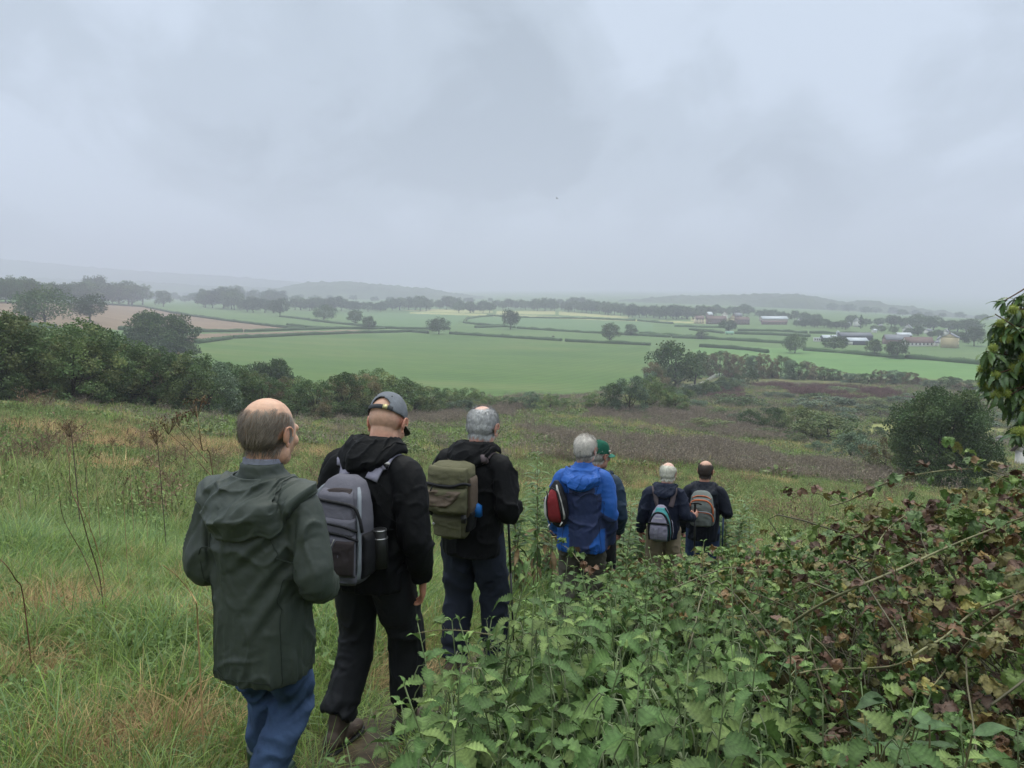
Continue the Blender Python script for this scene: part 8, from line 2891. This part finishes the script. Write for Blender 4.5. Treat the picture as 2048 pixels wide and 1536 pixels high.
K2.line('compression_cord', [(-0.98, 0.70), (-0.5, 0.80), (0.0, 0.805), (0.5, 0.77), (0.72, 0.66), (0.82, 0.54)], 0.008, M_blackn, 0.022)
K2.line('webbing', [(-0.12, 0.68), (-0.14, 0.60), (-0.17, 0.50)], 0.008, M_blackn, 0.034)
b = MB(); q = K2.pt(-math.pi / 2 - 0.14 * 1.44, 0.60, 0.042); b.box(q + [-0.014, -0.006, -0.022], q + [0.014, 0.006, 0.022]); b.box(q + [-0.018, -0.004, -0.036], q + [0.018, 0.004, -0.026]); K2.solid('buckle', b, M_black_rub)
b = MB(); q = K2.pt(-math.pi / 2 + 1.30 * 1.44, 0.30, 0.030)
b.tube(q + np.array([(0, 0, -0.08), (0, 0, 0.02), (0, 0, 0.05), (0, 0, 0.055), (0, 0, 0.09), (0, 0, 0.095)]), [0.033, 0.034, 0.034, 0.030, 0.030, 0.026], 20)
K2.solid('bottle', b, M_black_rub)
for zz_ in (0.052, 0.088):
    b = MB(); b.tube([q + [0, 0, zz_], q + [0, 0, zz_ + 0.006]], 0.0350 if zz_ < 0.06 else 0.031, 20); K2.solid('bottle_ring', b, M_glint)
straps(K2, P2, 0.075, z1 - 0.03, 0.062, M_lstrap, stripe=[(0.36, 0.385, M_offw), (0.345, 0.352, M_blackn), (0.395, 0.402, M_blackn)])

# olive rucksack
z0, z1 = 0.955, 1.40
yb = min(back_y(P3, 0, 1.1), back_y(P3, 0, 1.2)) - 0.085
PO = [(0, 0.62, 0.60, 0.02), (0.05, 0.74, 0.78, 0.015), (0.3, 0.84, 0.85, 0.01), (0.45, 1.0, 1.0, 0), (0.9, 0.98, 0.92, 0.01), (0.97, 0.94, 0.80, 0.02), (1.0, 0.80, 0.55, 0.03)]
K3 = Pack(P3, 'backpack', 'olive green rucksack with brown front pocket on the back of the third walker', 'backpack', -0.03, z0, z1, 0.265, 0.19, yb, PO, M_olive, seed=6, puff=0.009, p=2.6)
K3.panel('top_lid', 0.72, 0.975, -0.74, 0.70, 0.030, M_olive, seed=1, wr=0.005)
K3.panel('front_pocket', 0.38, 0.74, -0.74, 0.66, 0.046, M_olive, seed=2, wr=0.010)
K3.panel('brown_panel', 0.46, 0.72, -0.70, lambda q: 0.10 + 0.45 * q, 0.052, M_brownn, seed=3, wr=0.012)
K3.panel('lower_pocket', 0.03, 0.33, -0.62, 0.50, 0.030, M_olive, seed=4, wr=0.005)
K3.panel('side_panel', 0.30, 0.86, 0.78, 1.35, 0.016, M_brownn, seed=7)
K3.panel('side_pocket', 0.10, 0.40, 0.80, 1.55, 0.026, M_blackn, seed=8)
K3.line('zip', [(-0.76, 0.755), (-0.3, 0.765), (0.1, 0.76), (0.45, 0.80), (0.70, 0.775)], 0.009, M_blackn, 0.036)
K3.line('zip_pull', [(-0.16, 0.76), (-0.19, 0.72), (-0.24, 0.66)], 0.004, M_blackn, 0.058)
for a in (-0.62, 0.50):
    b = MB(); q = K3.pt(-math.pi / 2 + a * 1.44, 0.345, 0.040); b.box(q + [-0.013, -0.006, -0.030], q + [0.013, 0.006, 0.018]); b.box(q + [-0.017, -0.005, -0.006], q + [0.017, 0.009, 0.004]); K3.solid('buckle', b, M_black_rub)
b = MB(); q = K3.pt(-math.pi / 2 - 0.36 * 1.44, 0.22, 0.036)
b.add([q + [0, 0, 0.010], q + [0.010, 0, 0], q + [0, 0, -0.010], q + [-0.010, 0, 0], q + [0, 0.004, 0.010], q + [0.010, 0.004, 0], q + [0, 0.004, -0.010], q + [-0.010, 0.004, 0]], np.array([[0, 3, 2, 1], [4, 5, 6, 7], [0, 1, 5, 4], [1, 2, 6, 5], [2, 3, 7, 6], [3, 0, 4, 7]]))
K3.solid('badge', b, M_offw)
b = MB(); q = K3.pt(-math.pi / 2 + 1.10 * 1.44, 0.40, 0.020)
b.add([q + [-0.028, -0.006, -0.04], q + [0.03, -0.006, -0.04], q + [0.026, 0, 0.022], q + [-0.012, 0, 0.042], q + [-0.028, 0.03, -0.04], q + [0.03, 0.03, -0.04], q + [0.026, 0.03, 0.022], q + [-0.012, 0.03, 0.042]],
      np.array([[0, 1, 2, 3], [4, 7, 6, 5], [0, 4, 5, 1], [1, 5, 6, 2], [2, 6, 7, 3], [3, 7, 4, 0]]))
K3.solid('blue_wrapper', b, M_bluebag)
straps(K3, P3, 0.085, z1 - 0.01, 0.05, M_strap_br)

# small sling bag on the blue jacket
z0, z1 = 0.95, 1.345
yb = back_y(P4, -0.17, 1.15) - 0.055
PS = [(0, 0.35, 0.5, 0.02), (0.06, 0.62, 0.75, 0.01), (0.3, 1.0, 1.0, 0), (0.6, 0.95, 0.95, 0), (0.85, 0.60, 0.65, 0.01), (1.0, 0.16, 0.25, 0.02)]
K4 = Pack(P4, 'sling_bag', 'small red, pale grey and black sling bag on the blue jacketed man', 'bag', -0.185, z0, z1, 0.185, 0.13, yb, PS, M_blackn, yaw=-0.35, roll=-0.10, seed=9, p=2.6)
K4.panel('pale_side', 0.18, 0.95, lambda q: 0.48 - 0.35 * q, lambda q: 0.80 - 0.45 * q, 0.010, M_offw)
K4.panel('red_panel', 0.12, 0.84, lambda q: -0.42 + 0.1 * q, lambda q: 0.42 - 0.22 * q, 0.022, M_red, seed=2)
K4.panel('pale_panel', 0.10, 0.76, lambda q: -1.0 + 0.45 * q * q, lambda q: -0.36 + 0.06 * q, 0.024, M_offw, seed=3)
K4.line('zip', [(-0.34, 0.10), (-0.30, 0.4), (-0.34, 0.72), (-0.55, 0.80)], 0.006, M_blackn, 0.024)
K4.line('zip', [(0.45, 0.14), (0.42, 0.45), (0.25, 0.78), (-0.1, 0.88)], 0.007, M_blackn, 0.020)
for a, t in ((-0.36, 0.10), (0.42, 0.16)):
    b = MB(); q = K4.pt(-math.pi / 2 + a * 1.44, t, 0.030); b.tube([q, q + [-0.022, -0.004, -0.032]], [0.006, 0.0045], 8); K4.solid('zip_pull', b, M_wall_white)
K4.panel('label_patch', 0.57, 0.68, -0.74, -0.50, 0.0275, M_cap_dark, n=10)
K4.panel('lettering', 0.605, 0.645, -0.70, -0.54, 0.029, M_red, n=8)
K4.ribbon('shoulder_strap', [(-0.165, yb + 0.03, z1 - 0.01), (-0.14, -0.10, 1.37), (-0.115, -0.04, 1.41), (-0.125, 0.04, 1.43), (-0.11, 0.12, 1.34), (0.0, 0.16, 1.15), (0.16, 0.10, 0.98)], 0.035, M_blackn)

# lilac and teal pack
z0, z1 = 0.83, 1.245
yb = min(back_y(P6, 0, 1.1), back_y(P6, 0, 1.2)) - 0.09
PL = [(0, 0.70, 0.62, 0.02), (0.06, 0.90, 0.86, 0.01), (0.3, 1.0, 1.0, 0), (0.6, 0.90, 0.92, 0.005), (0.82, 0.68, 0.72, 0.02), (0.95, 0.44, 0.45, 0.04), (1.0, 0.25, 0.22, 0.05)]
K6 = Pack(P6, 'backpack', 'rounded lilac and teal backpack hanging low on the white haired man with the stick', 'backpack', -0.035, z0, z1, 0.262, 0.185, yb, PL, M_lilac, seed=11, p=2.5)
K6.panel('teal_band', 0.06, 0.97, lambda q: 0.40 - 0.05 * q, lambda q: 0.72 - 0.10 * q, 0.012, M_teal)
K6.panel('teal_band', 0.72, 0.96, -0.62, 0.50, 0.012, M_teal)
K6.panel('teal_band', 0.06, 0.80, -0.86, -0.70, 0.012, M_teal)
K6.panel('upper_pocket', 0.56, 0.83, lambda q: -0.62 + 0.34 * q ** 2, lambda q: 0.34 - 0.30 * q ** 2, 0.034, M_lilac, seed=4)
K6.panel('lower_pocket', 0.06, 0.55, -0.62, 0.36, 0.040, M_lilac, seed=5, wr=0.005)
K6.panel('fold_strip', 0.08, 0.50, lambda q: -0.26 + 0.02 * q, lambda q: -0.10 + 0.05 * q, 0.050, M_lstrap)
K6.panel('side_pocket', 0.05, 0.62, 0.78, 1.35, 0.018, M_lilac)
K6.line('zip', [(-0.66, 0.56), (-0.3, 0.585), (0.1, 0.585), (0.38, 0.55)], 0.010, M_blackn, 0.038)
K6.line('zip', [(-0.68, 0.08), (-0.68, 0.5), (-0.50, 0.78), (-0.14, 0.855), (0.2, 0.79), (0.42, 0.55), (0.44, 0.08)], 0.011, M_blackn, 0.026)
K6.line('zip', [(0.74, 0.10), (0.74, 0.5), (0.62, 0.80), (0.40, 0.95)], 0.009, M_blackn, 0.018)
K6.panel('lettering', 0.705, 0.725, -0.40, 0.14, 0.0365, M_offw, n=16, wr=0.0015)
straps(K6, P6, 0.075, z1 - 0.03, 0.058, M_strap_br)

# grey and orange pack
z0, z1 = 1.00, 1.40
yb = min(back_y(P7, 0, 1.1), back_y(P7, 0, 1.2)) - 0.085
K7 = Pack(P7, 'backpack', 'grey backpack with curved orange trim on the back of the farthest walker', 'backpack', -0.03, z0, z1, 0.285, 0.19, yb, PT, M_gg, seed=14, p=2.8)
K7.panel('upper_pocket', 0.42, 0.86, -0.55, 0.50, 0.024, M_gg, seed=2)
K7.panel('lower_pocket', 0.04, 0.46, -0.48, 0.46, 0.044, M_gg, seed=3, wr=0.006)
K7.panel('side_pocket', 0.04, 0.55, 0.62, 1.20, 0.016, M_gg)
K7.panel('side_pocket', 0.10, 0.60, -1.25, -0.70, 0.020, M_lgrey)
K7.line('orange_trim', [(-0.66, 0.60), (-0.50, 0.74), (-0.15, 0.80), (0.22, 0.77), (0.48, 0.62), (0.56, 0.42)], 0.011, M_orange, 0.022)
K7.line('orange_trim', [(-0.60, 0.84), (-0.2, 0.90), (0.2, 0.89), (0.50, 0.82)], 0.008, M_orange, 0.012)
K7.line('orange_trim', [(-0.46, 0.46), (-0.1, 0.49), (0.25, 0.45), (0.42, 0.33), (0.44, 0.22)], 0.009, M_orange, 0.046)
K7.line('grey_piping', [(-0.3, 0.47), (0.1, 0.50), (0.35, 0.43)], 0.006, M_sgrey, 0.048)
straps(K7, P7, 0.085, z1 - 0.03, 0.05, M_lstrap)

# walking sticks, each touching a hand
M_pole_blue = plain_mat('blue_anodised', (0.03, 0.06, 0.14), 0.35, 0.5, 20, 0.1, 0, metal=0.3)
M_pole_blk = plain_mat('black_pole', (0.02, 0.02, 0.022), 0.4, 0.5, 20, 0.1, 0)


def grip_pt(P, side):
    a = P.s['arms'][side]
    d = np.array(a[3], float); d /= np.linalg.norm(d)
    n = np.array(a[4], float); n -= d * (n @ d); n /= np.linalg.norm(n)
    return np.array(a[2]) + d * 0.085 + n * 0.030


h = grip_pt(P3, 1)
walking_pole(P3, h + [0, 0, 0.02], h + [0.03, 0.05, -1.1], 'thin black walking pole held in front by the third walker', M_pole_blk)
h = grip_pt(P6, 1)
walking_pole(P6, h + [0, 0, 0.06], h + [0.02, 0.06, -1.1], 'stick with a black tee handle gripped by the white haired man', M_pole_blk, 'tee', 0.2)
h = grip_pt(P7, 1)
walking_pole(P7, h + [0, 0, 0.02], h + [0.0, 0.05, -1.1], 'blue trekking pole in the right hand of the farthest walker', M_pole_blue, 'cork')
